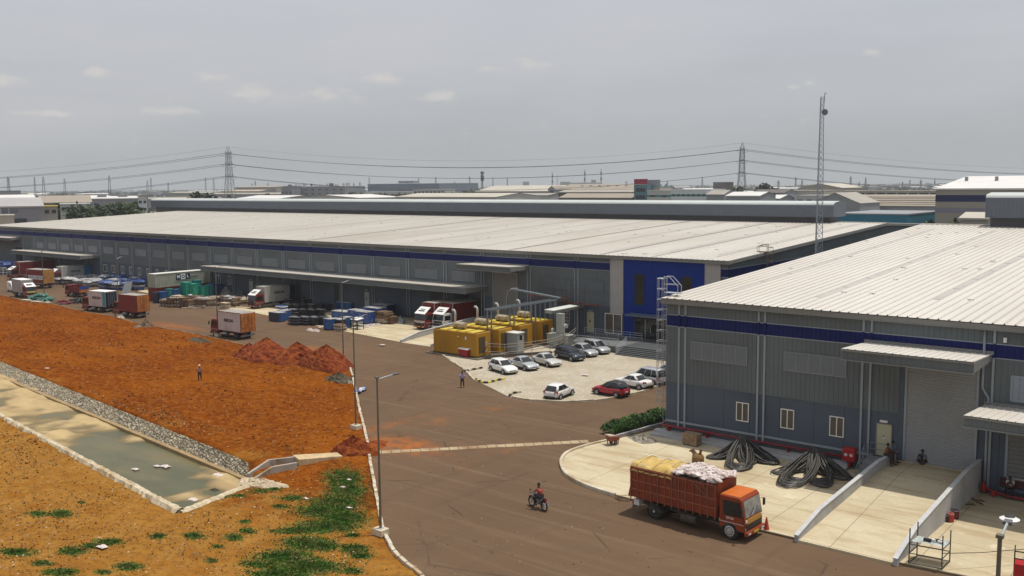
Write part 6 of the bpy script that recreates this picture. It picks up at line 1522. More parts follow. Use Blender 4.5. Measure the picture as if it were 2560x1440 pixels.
for i,(q,w,h,m,lab) in enumerate((((395,757),1.5,2.0,M_bind,'dark bin at the outer end of the bin row, below the maroon container'),((408,757),1.4,2.1,M_bin,'blue bin second in the row before the maroon container'),((424,751),1.3,2.2,M_bin2,'teal bin just behind the cardboard bales, near its blue neighbours'),
    ((436,750),1.3,2.0,M_bin,'blue bin standing beside the pink topped bin'),((447,748),1.2,2.0,M_bin2,'teal bin with dark top left of the green stack'),((456,747),1.2,2.3,M_bin,'narrow blue bin against the tall green bins'),
    ((467,748),1.9,3.3,M_bing,'tallest green bin stack in the row'),((482,748),2.3,3.0,M_bing,'wide green bin stack behind the bales'),((494,745),1.3,3.5,M_bin2,'tall teal bin behind the wide green stack'),
    ((503,747),1.5,2.6,M_bin2,'teal bin right after the green stacks'),((514,748),1.4,2.4,M_bing,'small green bin between teal bins'),((524,747),1.4,2.7,M_bin2,'last teal bin before the navy bins'),((534,744),1.5,2.8,M_tblue,'navy bin at the inner end of the row near the lamp post'),((546,742),1.6,2.6,M_tblue,'blue bin beside the grey sheeted hump'))):
    bin_('plastic_bin',lab,q,w,1.3,h,m,R(rnd(-6,6)),bl)
p=G(433,748); t=mound('pink_bundle','pink plastic bundle on top of the blue bins','bundle',(p.x,p.y),.55,.5,.6,mat('pink_plastic',(.45,.06,.11),r=.5,v=.2,s=3),0,5); t.location.z=1.95
MH((566,742),2.2,1.6,2.0,mat('sheet_grey',(.24,.24,.25),r=.55,v=.2,s=1.5,c2=(.36,.35,.36),s2=1.2),'sheeted_heap','rounded grey sheeted hump beside the blue bins','heap',21,pw=2.0)
MH((600,748),3.2,1.6,1.5,mat('scrap_dark',(.09,.085,.085),r=.8,v=.5,s=4,c2=(.35,.34,.33),s2=4,k2=(.56,.66),bump=1),'scrap_heap','jumbled dark and white scrap heap before the docked white truck','scrap heap',22)
# cardboard bales
bg_='cardboard bales along the road'
def bale(px,w,d,h,lab,seed,top=None,m=None):
    p=G(*px); t=thing('cardboard_bale',lab,'bale',(p.x,p.y,.03),R(random.Random(seed).uniform(-12,12)),bg_); g=random.Random(seed); mb=MB(); n=7
    for i in range(n):
        a=g.uniform(.90,1.06); b=g.uniform(.9,1.06); z=h*i/n; x=g.uniform(-.06,.06); y=g.uniform(-.06,.06)
        mb.hexa([(-w/2*a+x,-d/2*b+y,z),(w/2*a+x,-d/2*b+y,z),(w/2*a+x,d/2*b+y,z),(-w/2*a+x,d/2*b+y,z)],[(-w/2*a+x+g.uniform(-.06,.06),-d/2*b+y+g.uniform(-.06,.06),z+h/n*.86),(w/2*a+x+g.uniform(-.06,.06),-d/2*b+y,z+h/n*g.uniform(.7,.98)),(w/2*a+x,d/2*b+y,z+h/n*.9),(-w/2*a+x,d/2*b+y,z+h/n*g.uniform(.75,1))],g.choice((0,0,1,0)))
    mb.build('layers',[m or M_card,M_card2],t)
    mb=MB()
    for x in (-w*.25,w*.25): mb.box(x-.02,x+.02,-d/2-.05,d/2+.05,0,h+.02)
    mb.build('strap',M_pald,t)
    if top: mb=MB(); mb.grid(8,6,lambda u,v:(-w*.54+w*1.08*u,-d*.54+d*1.08*v,h+.04+.08*math.sin(7*u+seed)*math.sin(6*v)-(0.35 if u in(0,1) or v in(0,1) else 0))); mb.build('cover',top,t,fix=False)
for i,(q,w,h,top,lab) in enumerate((((417,765),1.8,1.3,None,'cardboard bale at the outer end of the bale row'),((432,767),2.0,1.7,None,'cardboard bale in front of the teal bins'),((446,767),2.2,2.0,M_card2,'tall cardboard bale with a pale top before the green bins'),
   ((461,768),2.2,1.8,None,'cardboard bale directly below the tallest green bin'),((476,769),2.1,1.5,None,'low cardboard bale beside a white scrap'),((492,767),2.4,2.0,None,'cardboard bale left of the white sheeted one'),((507,769),2.3,1.8,M_twht,'white sheeted bale by the lamp post'),
   ((522,768),2.2,1.7,None,'bale between the white sheeted bale and the lamp post'),((538,766),2.2,1.9,None,'bale just behind the lamp post'),((556,765),2.2,1.9,None,'bale behind the small wooden crate'),((572,767),2.2,1.9,M_twht,'bale under a white and yellow sheet'),
   ((588,767),2.2,1.7,None,'bale right of the white and yellow sheet'),((603,766),2.3,1.6,M_card2,'bale with a pale top near the docked white truck'),((618,764),2.0,1.5,M_twht,'last bale touching the docked white truck'))):
    bale(q,w,1.7,h,lab,i,top)
p=G(563,771); t=thing('wooden_crate','small slatted wooden crate at the edge of the road','crate',(p.x,p.y,.03)); mb=MB()
for z in (0,.45,.9): mb.box(-.9,.9,-.5,.5,z,z+.12)
for x in (-.85,-.3,.3,.85): mb.box(x-.06,x+.06,-.52,-.48,0,1.0); mb.box(x-.06,x+.06,.48,.52,0,1.0)
mb.build('slats',mat('crate_pale',(.48,.38,.27),r=.9,v=.2,s=4),t)
p=G(477,760); t=MB(); t.cbox(0,0,.5,.6,.5,1.0); o=t.build('white_carton',M_frame,bevel=.03); o.location=(p.x,p.y,.8); tag(o,'single white carton on the low bale','carton')
a,b=G(455,772),G(625,768)
mb=MB(); d=(b-a).normalized(); nn=Vector((-d.y,d.x,0)); mb.hexa([a-nn*.15,b-nn*.15,b+nn*.15,a+nn*.15],[a-nn*.15+Vector((0,0,.22)),b-nn*.15+Vector((0,0,.22)),b+nn*.15+Vector((0,0,.22)),a+nn*.15+Vector((0,0,.22))]); struct(mb.build('dock_kerb',M_kerb))
# dark trolleys and racks
bk='stacks of dark folded trolleys on the dock apron'
k=0
for ri,(y,xs) in enumerate(((750,(742,757,771,785,800,815,830,846)),(765,(726,742,758,775,792,808,824,842)),(778,(720,738,757,778,798,818)),(792,(735,756,778,800)),(812,(738,762,786,806)))):
    for i,x in enumerate(xs):
        lab='dark trolley stack %s, %s'%(['in the row nearest the wall','in the second row from the wall','in the third row from the wall','in the fourth row from the wall','in the front row by the road'][ri],['outermost of its row','second of its row','third of its row','fourth of its row','fifth of its row','sixth of its row','seventh of its row','innermost of its row'][i])
        p=G(x,y); g=random.Random(k); t=thing('trolley_stack',lab,'trolleys',(p.x,p.y,.03),R(g.uniform(-14,14)),bk); mb=MB(); w,d_=2.0,1.3; n=6; h=.0
        for q in range(n):
            a=g.uniform(-.15,.15); c=g.uniform(-.12,.12); h=.12+q*.21
            mb.box(-w/2+a,w/2+a,-d_/2+c,d_/2+c,h,h+.09,q%2)
            for s in (-1,1): mb.bar((s*w*.45+a,-d_*.4+c,h),(s*w*.45+a+g.uniform(-.1,.1),-d_*.4+c,h+.22),.06)
        mb.build('frames',[M_pblk,M_pblk if g.random()<.6 else mat('trolley_grey',(.13,.13,.145),r=.5,v=.3,s=3)],t)
        mb=MB()
        for s in (-1,1):
            for e in (-1,1): mb.tube([(s*w*.4-.03,e*d_*.4,.06),(s*w*.4+.03,e*d_*.4,.06)],.06,8)
        mb.build('castor',M_blk,t)
        if ri<2 and i%2==0:
            mb=MB()
            for z in range(6): mb.bar((g.uniform(-.8,.8),g.uniform(-.5,.5),h),(g.uniform(-.9,.9),g.uniform(-.5,.5),h+g.uniform(.3,.9)),.06)
            mb.build('loose_bars',M_pblk,t)
        k+=1
bb='blue bins and covers on the dock apron'
for q,w,d_,h,m,f,lab in (((694,803),2.6,1.4,1.5,M_bin,M_bind,'blue bin with dark front at the road edge, outermost on the apron'),((711,800),1.4,1.6,1.6,M_bin,None,'narrow blue bin behind the dark fronted one'),((826,824),1.7,1.3,1.7,M_bin,None,'bright blue bin by the road between the trolleys and the lamp post'),((845,823),2.2,1.3,1.6,M_bind,M_bind,'dark fronted bin right behind the lamp post'),
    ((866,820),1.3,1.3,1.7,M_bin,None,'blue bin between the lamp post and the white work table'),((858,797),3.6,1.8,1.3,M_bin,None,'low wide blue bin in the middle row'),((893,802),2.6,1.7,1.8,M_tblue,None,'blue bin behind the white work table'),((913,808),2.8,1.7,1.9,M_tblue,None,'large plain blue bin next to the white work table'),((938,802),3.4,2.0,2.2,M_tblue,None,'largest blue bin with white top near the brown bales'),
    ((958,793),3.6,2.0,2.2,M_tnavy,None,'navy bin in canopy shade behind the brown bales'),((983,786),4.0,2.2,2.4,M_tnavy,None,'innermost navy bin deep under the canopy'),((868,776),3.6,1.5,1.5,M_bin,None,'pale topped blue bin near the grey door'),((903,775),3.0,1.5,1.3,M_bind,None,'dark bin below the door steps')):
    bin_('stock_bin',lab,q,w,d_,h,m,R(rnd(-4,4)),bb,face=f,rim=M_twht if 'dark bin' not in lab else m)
layered('lid_stack','white lids piled on the outermost blue bin','lids',(706,797),1.8,1.2,.6,3,[M_frame,M_bin],0,3,None,None,gap=.6,z0=1.6)
p=G(893,823); t=thing('work_table','white topped work table with shelves by the second lamp post','table',(p.x,p.y,.03),R(-5)); mb=MB(); mb.hexa([(-.9,-.6,1.45),(.9,-.6,1.45),(.9,.6,1.6),(-.9,.6,1.6)],[(-.9,-.6,1.5),(.9,-.6,1.5),(.9,.6,1.72),(-.9,.6,1.72)]); mb.build('table_top',M_frame,t)
for x in (-.85,.85):
    for y in (-.55,.55): mb=MB(); mb.bar((x,y,0),(x,y,1.5),.09); mb.build('leg',M_blkp,t)
mb=MB(); mb.box(-.85,.85,-.5,.5,.9,1.2); mb.box(-.85,.85,-.5,.5,.35,.6); mb.build('shelf',M_shut,t)
bale((960,808),2.6,1.9,1.9,'large brown bale stack on the apron under the canopy edge',40,m=M_card); bale((978,809),1.6,1.4,1.2,'small brown bale beside the large brown stack',41)
layered('board_stack','pile of brown boards with white sheets beside the lamp post','boards',(850,827),1.8,1.2,1.0,5,[M_card2,M_card],0,5,None,None,gap=.5)
for i,(q,lab) in enumerate((((915,818),'white crumpled wrapping beside the work table'),((928,815),'white crumpled wrapping before the large blue bin'),((945,813),'white crumpled wrapping by the brown bale stack'),((775,826),'white crumpled wrapping in front of the trolley stacks'),((790,828),'white scrap at the road edge of the apron'))):
    p=G(*q); mound('wrapping',lab,'wrapping',(p.x,p.y),.9,.5,.35,M_sack,0,30+i,18,5,.2)
MH((1001,808),1.2,.9,1.1,mat('white_drum_bags',(.33,.33,.33),r=.6,v=.4,s=3,c2=(.12,.12,.12),s2=3),'bag_heap','heap of pale bags beside the docked maroon truck','bags',33)
# items near the generators
p=G(1166,893); t=thing('red_bin','deep red bin with a white lid at the road side of the generators','bin',(p.x,p.y,.03),R(-5)); mb=MB(); mb.hexa([(-.75,-.5,0),(.75,-.5,0),(.75,.5,0),(-.75,.5,0)],[(-.85,-.6,1.0),(.85,-.6,1.0),(.85,.6,1.0),(-.85,.6,1.0)]); mb.build('body',mat('bin_red',(.26,.008,.015),r=.4,v=.12,s=2),t)
mb=MB(); mb.hexa([(-.9,-.62,1.02),(.9,-.62,1.02),(.9,.7,1.30),(-.9,.7,1.30)],[(-.9,-.62,1.08),(.9,-.62,1.08),(.9,.7,1.38),(-.9,.7,1.38)]); mb.build('lid',P_visor,t)
p=G(1207,889); t=thing('compressor','small orange compressor on wheels at the corner of the fence','compressor',(p.x,p.y,.03),R(-10)); mb=MB(); mb.tube([(-.7,0,.75),(-.6,0,.75),(.6,0,.75),(.7,0,.75)],[.2,.36,.36,.2],12); mb.build('tank',mat('orange_red',(.34,.065,.03),r=.5,v=.15,s=3),t)
mb=MB(); mb.box(-.3,.3,-.2,.2,1.1,1.35); mb.build('motor',M_red,t); mb=MB(); mb.bar((-.5,0,.1),(-.5,0,.5),.1); mb.bar((.5,0,.1),(.5,0,.5),.1); mb.build('leg',M_blkp,t)
for y in (-.35,.35): wheel(t,0,y,.25,.12,M_rimg,-1 if y>0 else 1)
p=G(1117,884); t=thing('hand_trolley','rusty hand trolley with a board beside the first generator','trolley',(p.x,p.y,.03),R(-20)); mb=MB(); mb.box(-.8,.6,-.4,.4,.95,1.05); mb.build('board',M_card2,t); mb=MB()
for x in (-.7,.5):
    for y in (-.35,.35): mb.bar((x,y,0),(x,y,.95),.06)
mb.bar((-.7,-.35,.4),(.5,-.35,.4),.05); mb.build('frame',M_rust,t)
bundle((1140,888),9,1.4,.35,M_rub,'scrap_pile','scatter of pipes and planks at the foot of the generator plinth','scrap pile',7,1.8,.07)
# ---- apron of the near warehouse
M_cab=mat('cable_black',(.016,.014,.012),r=.45,v=.3,s=6,c2=(.05,.042,.035),s2=4,spec=.5)
M_cab2=mat('cable_highlight',(.075,.066,.058),r=.5,v=.3,s=6)  # highlights on the black cable, put into the colour of some loops
def cable_heap(lab,peak,h,petals,seed):
    t=thing('cable_coil',lab,'cable coil',(0,0,0)); g=random.Random(seed); P=G(*peak,.12)
    for (tip,Wd,n) in petals:
        T=G(*tip,.12); D=T-P; L=D.length; D.normalize(); Q=Vector((-D.y,D.x,0)); mb=MB()
        for i in range(n):
            k=g.uniform(.62,1.0); l=L*k; w=Wd*g.uniform(.55,1.0); s0=g.uniform(-.25,.12); hh=h*g.uniform(.62,1.05); sk=g.uniform(-.18,.18); pts=[]; po=g.uniform(1.3,2.6)
            for j in range(34):
                th=2*math.pi*j/34; u=(1-math.cos(th))/2; x=s0+l*u; y=w/2*math.sin(th)*(.55+.45*u)+sk*u
                z=.05+hh*(1-u)**po+.10*g.random()*0+.18*max(0,u-.5)*abs(math.sin(i*1.7))*1.2+g.uniform(0,.02)
                q=P+D*x+Q*y; pts.append((q.x,q.y,.12+z))
            mb.tube(pts,.048,5,closed=True)
        mb.m=[(k//150)%4%2 if (k//150)%5 else 1 for k in range(len(mb.m))]
        mb.build('coil',[M_cab,M_cab2],t,smooth=True)
cable_heap('large heap of thick black cable coils nearest the wooden chest',(1856,1138),1.45,[((1842,1181),2.5,34),((1946,1164),1.9,34),((1764,1148),1.7,18),((1880,1166),1.8,14)],4)
cable_heap('second heap of thick black cable coils next to the stair',(2036,1172),1.45,[((1960,1221),2.6,34),((2130,1203),2.0,36),((2062,1224),2.2,24),((1925,1186),1.6,10)],8)
p=G(1745,1161,.12); t=thing('rusty_valve','rusty brown flanged valve lying beside the black cable','valve',(p.x,p.y,.12),R(25)); mb=MB(); mb.tube([(-.45,0,.42),(-.3,0,.42),(.1,0,.42),(.35,0,.42),(.45,0,.42)],[.28,.42,.46,.36,.2],14); m_=mat('rust_ochre',(.20,.105,.03),r=.8,v=.4,s=4,c2=(.10,.05,.02),s2=5); mb.build('body',m_,t)
mb=MB(); mb.tube([(-.2,.1,.75),(-.45,.15,1.05)],.16,10); mb.tube([(-.45,.15,1.05),(-.5,.16,1.12)],.26,12); mb.build('flange',M_rust,t); mb=MB(); mb.tube([(.15,0,.8),(.2,0,1.1)],.10,8); mb.tube([(.2,-.02,1.1),(.21,.0,1.16)],.17,10); mb.build('branch',M_rust,t)
p=G(1728,1113,.12); t=thing('wooden_chest','weathered brown chest standing against the plinth','chest',(p.x,p.y,.12),R(-3)); mb=MB(); mb.box(-.66,.66,-.3,.5,.08,.92); mb.build('body',mat('chest_brown',(.19,.125,.075),r=.85,v=.4,s=4,c2=(.30,.20,.12),s2=3),t); mb=MB(); mb.box(-.7,.7,-.34,.54,.92,1.0); mb.build('lid',mat('chest_lid',(.25,.17,.11),r=.8,v=.3,s=4),t)
mb=MB(); mb.box(-.6,.6,-.25,.45,0,.08); mb.build('base',M_blkp,t)
p=G(1531,1112,.1); t=thing('red_cart','small red cart with a tilted pale tray at the tip of the hedge','cart',(p.x,p.y,.12),R(70)); mb=MB(); mb.hexa([(-.35,-.3,.35),(.45,-.3,.35),(.45,.3,.35),(-.35,.3,.35)],[(-.45,-.4,.75),(.5,-.4,.7),(.5,.4,.7),(-.45,.4,.75)]); mb.build('tray',mat('cart_rust_red',(.20,.055,.035),r=.7,v=.3,s=5),t); mb=MB(); mb.hexa([(-.5,-.35,.77),(.1,-.35,.75),(.1,.35,.75),(-.5,.35,.77)],[(-.55,-.35,.9),(.1,-.35,.8),(.1,.35,.8),(-.55,.35,.9)]); mb.build('load',M_card2,t)
mb=MB()
for x in (-.3,.4):
    for y in (-.25,.25): mb.bar((x,y,0),(x,y,.4),.05)
mb.build('frame',M_blkp,t)
for y in (-.34,.34): wheel(t,.1,y,.2,.08,M_rimg,-1 if y>0 else 1)
def cone(px,lab,m,h=.72):
    p=G(*px,.05); t=thing('traffic_cone',lab,'traffic cone',(p.x,p.y,.05)); mb=MB(); mb.tube([(0,0,.04),(0,0,.06),(0,0,h*.55),(0,0,h)],[.21,.19,.11,.035],14); mb.build('cone',m,t); mb=MB(); mb.box(-.27,.27,-.27,.27,0,.04); mb.build('base',m,t,bevel=.01)
cone((1577,1240),'faded olive traffic cone by the tail of the loaded lorry',mat('cone_olive',(.12,.085,.035),r=.7,v=.2,s=4),.85); cone((1916,1326),'red traffic cone in front of the loaded lorry bumper',mat('cone_red',(.42,.05,.03),r=.6,v=.15,s=4),.85)
p=G(1560,1247); t=thing('wire_coil','loose ring of thin wire on the road by the olive cone','wire',(p.x,p.y,0)); mb=MB(); g=random.Random(6)
for i in range(9): r_=g.uniform(.3,.55); ox,oy=g.uniform(-.15,.15),g.uniform(-.1,.1); mb.tube([(ox+r_*1.2*math.cos(a),oy+r_*math.sin(a),.03+.02*i*.5+g.uniform(0,.03)) for a in np.linspace(0,5.9,18)],.012,4)
mb.build('coil',M_rust,t)
bks='paint tins on the apron by the ramp wall'
for q,lab,m,s in (((2364,1303),'dark tin nearest the ramp wall','blk',.8),((2376,1304),'red tin in front of the other tins','red',1.0),((2388,1296),'dark red tin at the back with a pale rim','dr',1.05),((2370,1292),'red crumpled tin behind the front one','red',.9)):
    p=G(*q,.12); m_={'blk':M_blkp,'red':mat('tin_red',(.34,.035,.025),r=.5,v=.2,s=4),'dr':mat('tin_maroon',(.13,.02,.02),r=.5,v=.2,s=4)}[m]; t=thing('paint_tin',lab,'tin',(p.x,p.y,.12),0,bks); mb=MB(); mb.tube([(0,0,0),(0,0,.02),(0,0,.5*s),(0,0,.52*s)],[.19,.2,.22,.2],14); mb.build('tin',m_,t); mb=MB(); mb.tube([(0,0,.5*s),(0,0,.54*s)],.225,14,caps=False); mb.build('rim',M_galv,t)
    mb=MB(); mb.tube([(.21*math.cos(a),.02,.5*s+.16*math.sin(a)) for a in np.linspace(0,math.pi,9)],.01,4); mb.build('handle',M_galv,t)
bundle((2425,1260),7,.9,.2,M_darkh,'scrap_pile','little scrap pile in the shade along the ramp wall','scrap pile',17,.8,.05)
# tubular rack
pts=[G(2272,1409,.12),G(2354,1425,.12),G(2374,1405,.12),G(2292,1391,.12)]
t=thing('tube_rack','open tubular steel rack holding a grey sheet beside the ramp end','rack',(0,0,0)); M_rk=mat('rack_steel',(.06,.052,.045),r=.6,v=.3,s=4)
tops=[2.05,1.95,1.85,2.05]
for q,h in zip(pts,tops): mb=MB(); mb.tube([q,q+Vector((0,0,h))],.035,6); mb.build('upright',M_rk,t)
mb=MB()
for z in (.05,.62,1.15):
    for i in range(4):
        if z>1 and i==3: pass
        a=pts[i]; b=pts[(i+1)%4]; mb.tube([a+Vector((0,0,z)),b+Vector((0,0,z+.01))],.03,5)
a=pts[1]; 
mb.build('rails',M_rk,t)
mb=MB(); c=sum(pts,Vector())/4
mb.grid(8,6,lambda u,v:tuple((pts[3].lerp(pts[2],u)).lerp(pts[0].lerp(pts[1],u),.75*v)+Vector((0,0,1.22+rnd(-.02,.02)))))
mb.build('sheet',mat('sheet_greyglass',(.34,.37,.36),r=.4,v=.25,s=2,c2=(.52,.53,.51),s2=3),t,fix=False)
g=random.Random(2)
for i in range(5):
    mb=MB(); q=c+Vector((g.uniform(-.7,.6),g.uniform(-.2,.4),1.27)); mb.cbox(q.x,q.y,q.z+.05,g.uniform(.15,.5),g.uniform(.1,.25),.1); mb.build('loose_part',M_blkp if i%2 else M_frame,t)
a=pts[2]+Vector((0,0,.0)); b=G(2600,1408,.12)
mb=MB(); mb.tube([pts[1]+Vector((0,0,.95)),pts[1].lerp(b,.4)+Vector((0,0,.85)),b+Vector((0,0,.9))],.022,5); o=mb.build('long_rail',M_rk); tag(o,'long dark rail running from the rack across the apron','rail')
p=G(2556,1452,.12); t=thing('red_trolley','red trolley with a dark frame at the frame edge','trolley',(p.x,p.y,.12),R(10)); mb=MB(); mb.box(-.45,1.2,-.4,.5,.3,1.0); mb.build('body',MATS['cabinet_red'],t); mb=MB()
for x in (-.42,1.1):
    for y in (-.35,.45): mb.bar((x,y,.05),(x,y,1.75),.06)
for z in (1.3,1.7): mb.bar((-.42,-.35,z),(1.1,-.35,z),.05); mb.bar((-.42,-.35,z),(-.42,.45,z),.05)
mb.build('frame',M_blkp,t)
# culvert outlet and slab at the pond head
M_cul=mat('culvert_concrete',(.36,.33,.28),r=.85,v=.2,s=2,c2=(.20,.15,.09),s2=1)
t=thing('drain_outlet','concrete drain channel with two side walls emptying into the pond','drain',(0,0,0))
for a,b,c_ in (((620,1192),(672,1165),(738,1157)),((632,1206),(680,1183),(742,1172))):
    L=[G(*a,-.2),G(*b),G(*c_)]; mb=MB(); rings=[]
    for i,q in enumerate(L):
        d=(L[min(i+1,2)]-L[max(i-1,0)]).normalized(); n=Vector((-d.y,d.x,0))*.11; zt=(.05,.5,.5)[i]
        rings.append([(q.x-n.x,q.y-n.y,-1.2),(q.x+n.x,q.y+n.y,-1.2),(q.x+n.x,q.y+n.y,zt),(q.x-n.x,q.y-n.y,zt)])
    mb.loft(rings); mb.build('channel_wall',M_cul,t)
mb=MB(); a,b=G(740,1160),G(850,1142); d=(b-a).normalized(); n=Vector((-d.y,d.x,0))
mb.hexa([a-n*.75+Vector((0,0,-.3)),b-n*.6+Vector((0,0,-.3)),b+n*.6+Vector((0,0,-.3)),a+n*.75+Vector((0,0,-.3))],[a-n*.75+Vector((0,0,.55)),b-n*.6+Vector((0,0,.22)),b+n*.6+Vector((0,0,.22)),a+n*.75+Vector((0,0,.55))])
mb.build('cover_slab',mat('slab_top',(.48,.36,.20),r=.85,v=.25,s=2),t,bevel=.02)
MH((655,1212),2.2,1.0,.45,mat('pale_gravel',(.45,.36,.24),r=.95,v=.4,s=6,bump=.8),'gravel_heap','pale gravel spread beside the drain outlet','gravel',41,.3)
# crumpled cloth at the kerb, litter
p=G(901,978,.05); t=thing('tarpaulin_scrap','crumpled blue and white sheet lying at the road edge','tarpaulin',(p.x,p.y,.03),R(-55)); mb=MB(); g=random.Random(12)
mb.grid(12,6,lambda u,v:((u-.5)*2.4,(v-.5)*.8+.15*math.sin(6*u),.05+.16*abs(math.sin(9*u+2*v))+g.uniform(0,.06))); mb.build('sheet',mat('cloth_bluewhite',(.46,.48,.56),r=.8,v=.3,s=4,c2=(.05,.06,.14),s2=1.6,k2=(.45,.55)),t,fix=False)
li='scraps of white litter on the ground'
for q,s,lab in (((414,1168),.55,'white plastic scrap floating in the pond'),((392,1167),.35,'small white scrap beside the larger one in the pond'),((484,1255),.45,'white scrap at the near rim of the pond'),((340,1175),.4,'dark white scrap in the middle of the pond'),((118,924),.45,'white scrap on the red field near the stone bank'),((872,1204),.22,'white scrap in the green weeds near the kerb'),((858,1223),.22,'white scrap in the middle of the green weeds'),((873,1275),.22,'white scrap low in the green weeds'),((765,1252),.25,'white scrap at the edge of the green weeds'),((800,821),.4,'white scrap on the road near the mounds'),((956,865),.55,'flat white scrap in the middle of the road'),((1463,940),.5,'white scrap on the car park pavers'),((257,1374),.42,'flat pale box lid on the dry ground'),((545,1193),.5,'pale scrap near the head of the pond')):
    p=G(*q); z=-PD+.0 if 'pond' in lab and 'head' not in lab and 'rim' not in lab else .1
    if z<0: p=G(*q,z)
    mb=MB(); g=random.Random(int(q[0])); mb.grid(5,4,lambda u,v:((u-.5)*s*1.6+g.uniform(-.05,.05),(v-.5)*s+g.uniform(-.05,.05),.03+g.uniform(0,.10)*s)); o=mb.build('plastic_scrap',M_sack if s<.6 else M_frame,fix=False); o.location=(p.x,p.y,z+.04); tag(o,lab,'litter',li)
# ------------------------------------------------------------------ surroundings beyond the warehouses
C_=lambda n,c,**k: mat('bg_'+n,c,r=.75,v=.08,s=.08,**k)
B_win=mat('bg_window',(.035,.04,.045),r=.3,v=.2,s=.1); B_roofw=C_('roof_white',(.62,.60,.57)); B_roofb=C_('roof_brown',(.30,.255,.20)); B_grey=C_('grey',(.25,.255,.27)); B_pale=C_('pale',(.46,.45,.43)); B_tan=C_('tan',(.33,.30,.26)); B_cream=C_('cream',(.45,.41,.34)); B_dark=C_('dark',(.12,.105,.10)); B_teal=C_('teal',(.025,.17,.25)); B_mauve=C_('mauve',(.24,.23,.255)); B_tgl=C_('tealglass',(.10,.20,.23)); B_green=C_('greenband',(.02,.20,.17)); B_redb=C_('red',(.34,.02,.055)); B_navy=C_('navy',(.02,.022,.09)); B_lil=C_('lilac',(.24,.22,.27)); B_white=C_('white',(.60,.61,.60)); B_olive=C_('olive',(.24,.235,.19))
def block(name,label,cat,pl,pr,yt,Y,depth,wall,roof=None,style='flat',rise=1.5,rows=0,cols=0,win=(.55,.45),bands=(),group=None,z0=0,overh=.3):
    a=PY(pl,yt,Y); b=PY(pr,yt,Y); x0,x1=a.x,b.x; zt=(a.z+b.z)/2; roof=roof or wall
    t=thing(name,label,cat,((x0+x1)/2,Y,0),0,group); w=(x1-x0)/2; mb=MB()
    mb.box(-w,w,0,depth,z0,zt); mb.build('wall',wall,t)
    mb=MB(); o=overh
    if style=='flat': mb.box(-w-o*.3,w+o*.3,-o*.3,depth+o*.3,zt+.003,zt+.35)
    elif style=='gx':   # ridge along x
        mb.add([(-w-o,-o,zt+.01),(w+o,-o,zt+.01),(w+o,depth/2,zt+rise),(-w-o,depth/2,zt+rise),(w+o,depth+o,zt+.01),(-w-o,depth+o,zt+.01)],[(0,1,2,3),(3,2,4,5)])
        mb.add([(-w-o,-o,zt-.4),(w+o,-o,zt-.4),(w+o,-o,zt+.01),(-w-o,-o,zt+.01)],[(0,1,2,3)])
        m2=MB(); m2.add([(-w,0,zt),(-w,depth/2,zt+rise-.05),(-w,depth,zt),(w,0,zt),(w,depth/2,zt+rise-.05),(w,depth,zt)],[(0,1,2),(3,4,5)]); m2.build('gable',wall,t,fix=False)
    elif style=='gy':   # gable faces the lens
        mb.add([(-w-o,-o,zt+.01),(0,-o,zt+rise),(w+o,-o,zt+.01),(-w-o,depth,zt+.01),(0,depth,zt+rise),(w+o,depth,zt+.01)],[(0,1,4,3),(1,2,5,4)])
        m2=MB(); m2.add([(-w,-.01,zt),(w,-.01,zt),(0,-.01,zt+rise-.05)],[(0,1,2)]); m2.build('gable',wall,t,fix=False)
    mb.build('roof',roof,t,fix=(style=='flat'))
    for (za,zb,m) in bands:
        mb=MB(); mb.box(-w-.03,w+.03,-.06,-.01,zt-za,zt-zb); mb.box(w+.01,w+.06,0,depth,zt-za,zt-zb); mb.build('band',m,t)
    for r_ in range(rows):
        h=min(zt-z0,12)/max(rows,1)*.9 if rows>1 else 3.2
        for c in range(cols):
            cw=2*w/cols; x=-w+cw*(c+.5); z=zt-1.0-h*(r_+1)+h*.35
            mb=MB(); mb.box(x-cw*win[0]/2,x+cw*win[0]/2,-.09,-.01,z,z+h*win[1]); mb.build('window',B_win,t)
    return t
block('teal_shed','teal metal shed with low roof right behind the long warehouse','shed',2085,2268,537,262,33,B_teal,B_grey,'flat')
t=block('warehouse','tall beige warehouse with navy and lilac bands behind the near roof','warehouse',2340,3000,470,262,62,C_('beige',(.34,.30,.25)),B_roofw,'gx',rise=3.2,bands=((3.4,1.7,B_navy),(6.2,5.0,B_lil)))
for i in range(7):
    mb=MB(); mb.tube([(-25+i*7.5,18,PY(2340,470,262).z+1.7),(-25+i*7.5,18,PY(2340,470,262).z+2.9)],.45,8); mb.build('roof_vent',B_grey,t)
block('link_shed','low cream shed roof between the beige warehouse and the near roof','shed',2400,2470,545,235,12,B_tan,B_cream,'gx',rise=1.2)
t=block('factory','long grey factory with tan clerestory and ridged roof strips','factory',2085,2352,514,430,60,B_grey,B_roofb,'gx',rise=4.5)
zf=PY(2085,514,430).z; 
for i in range(5): mb=MB(); mb.box(-48,48,3+i*4.6,5.6+i*4.6,zf+.3+i*.70,zf+1.0+i*.70); mb.build('roof_strip',B_tan if i%2 else B_roofb,t)
block('factory','tan factory clerestory block with windows behind the ridged roof','factory',2088,2352,479,505,20,B_tan,B_roofb,'flat',rows=1,cols=10,win=(.8,.75))
block('factory','dark gabled factory end behind the mast','factory',2028,2150,508,400,25,B_grey,B_tan,'gy',rise=4.5)
block('office_block','cream office block with a row of small windows left of the mast','office',1938,2060,478,460,25,B_cream,B_tan,'flat',rows=2,cols=9,win=(.5,.5))
block('office_block','pale low block in front of the cream office','office',1990,2080,490,420,15,B_pale,B_pale,'flat',rows=1,cols=4)
block('factory','pale gabled factory roof far behind the mast','factory',1995,2105,470,620,40,B_tan,B_cream,'gy',rise=3.0)
block('silo_block','dark brown windowless tower block right of the white office','tower',1783,1813,457,430,9,B_dark,B_dark,'flat')
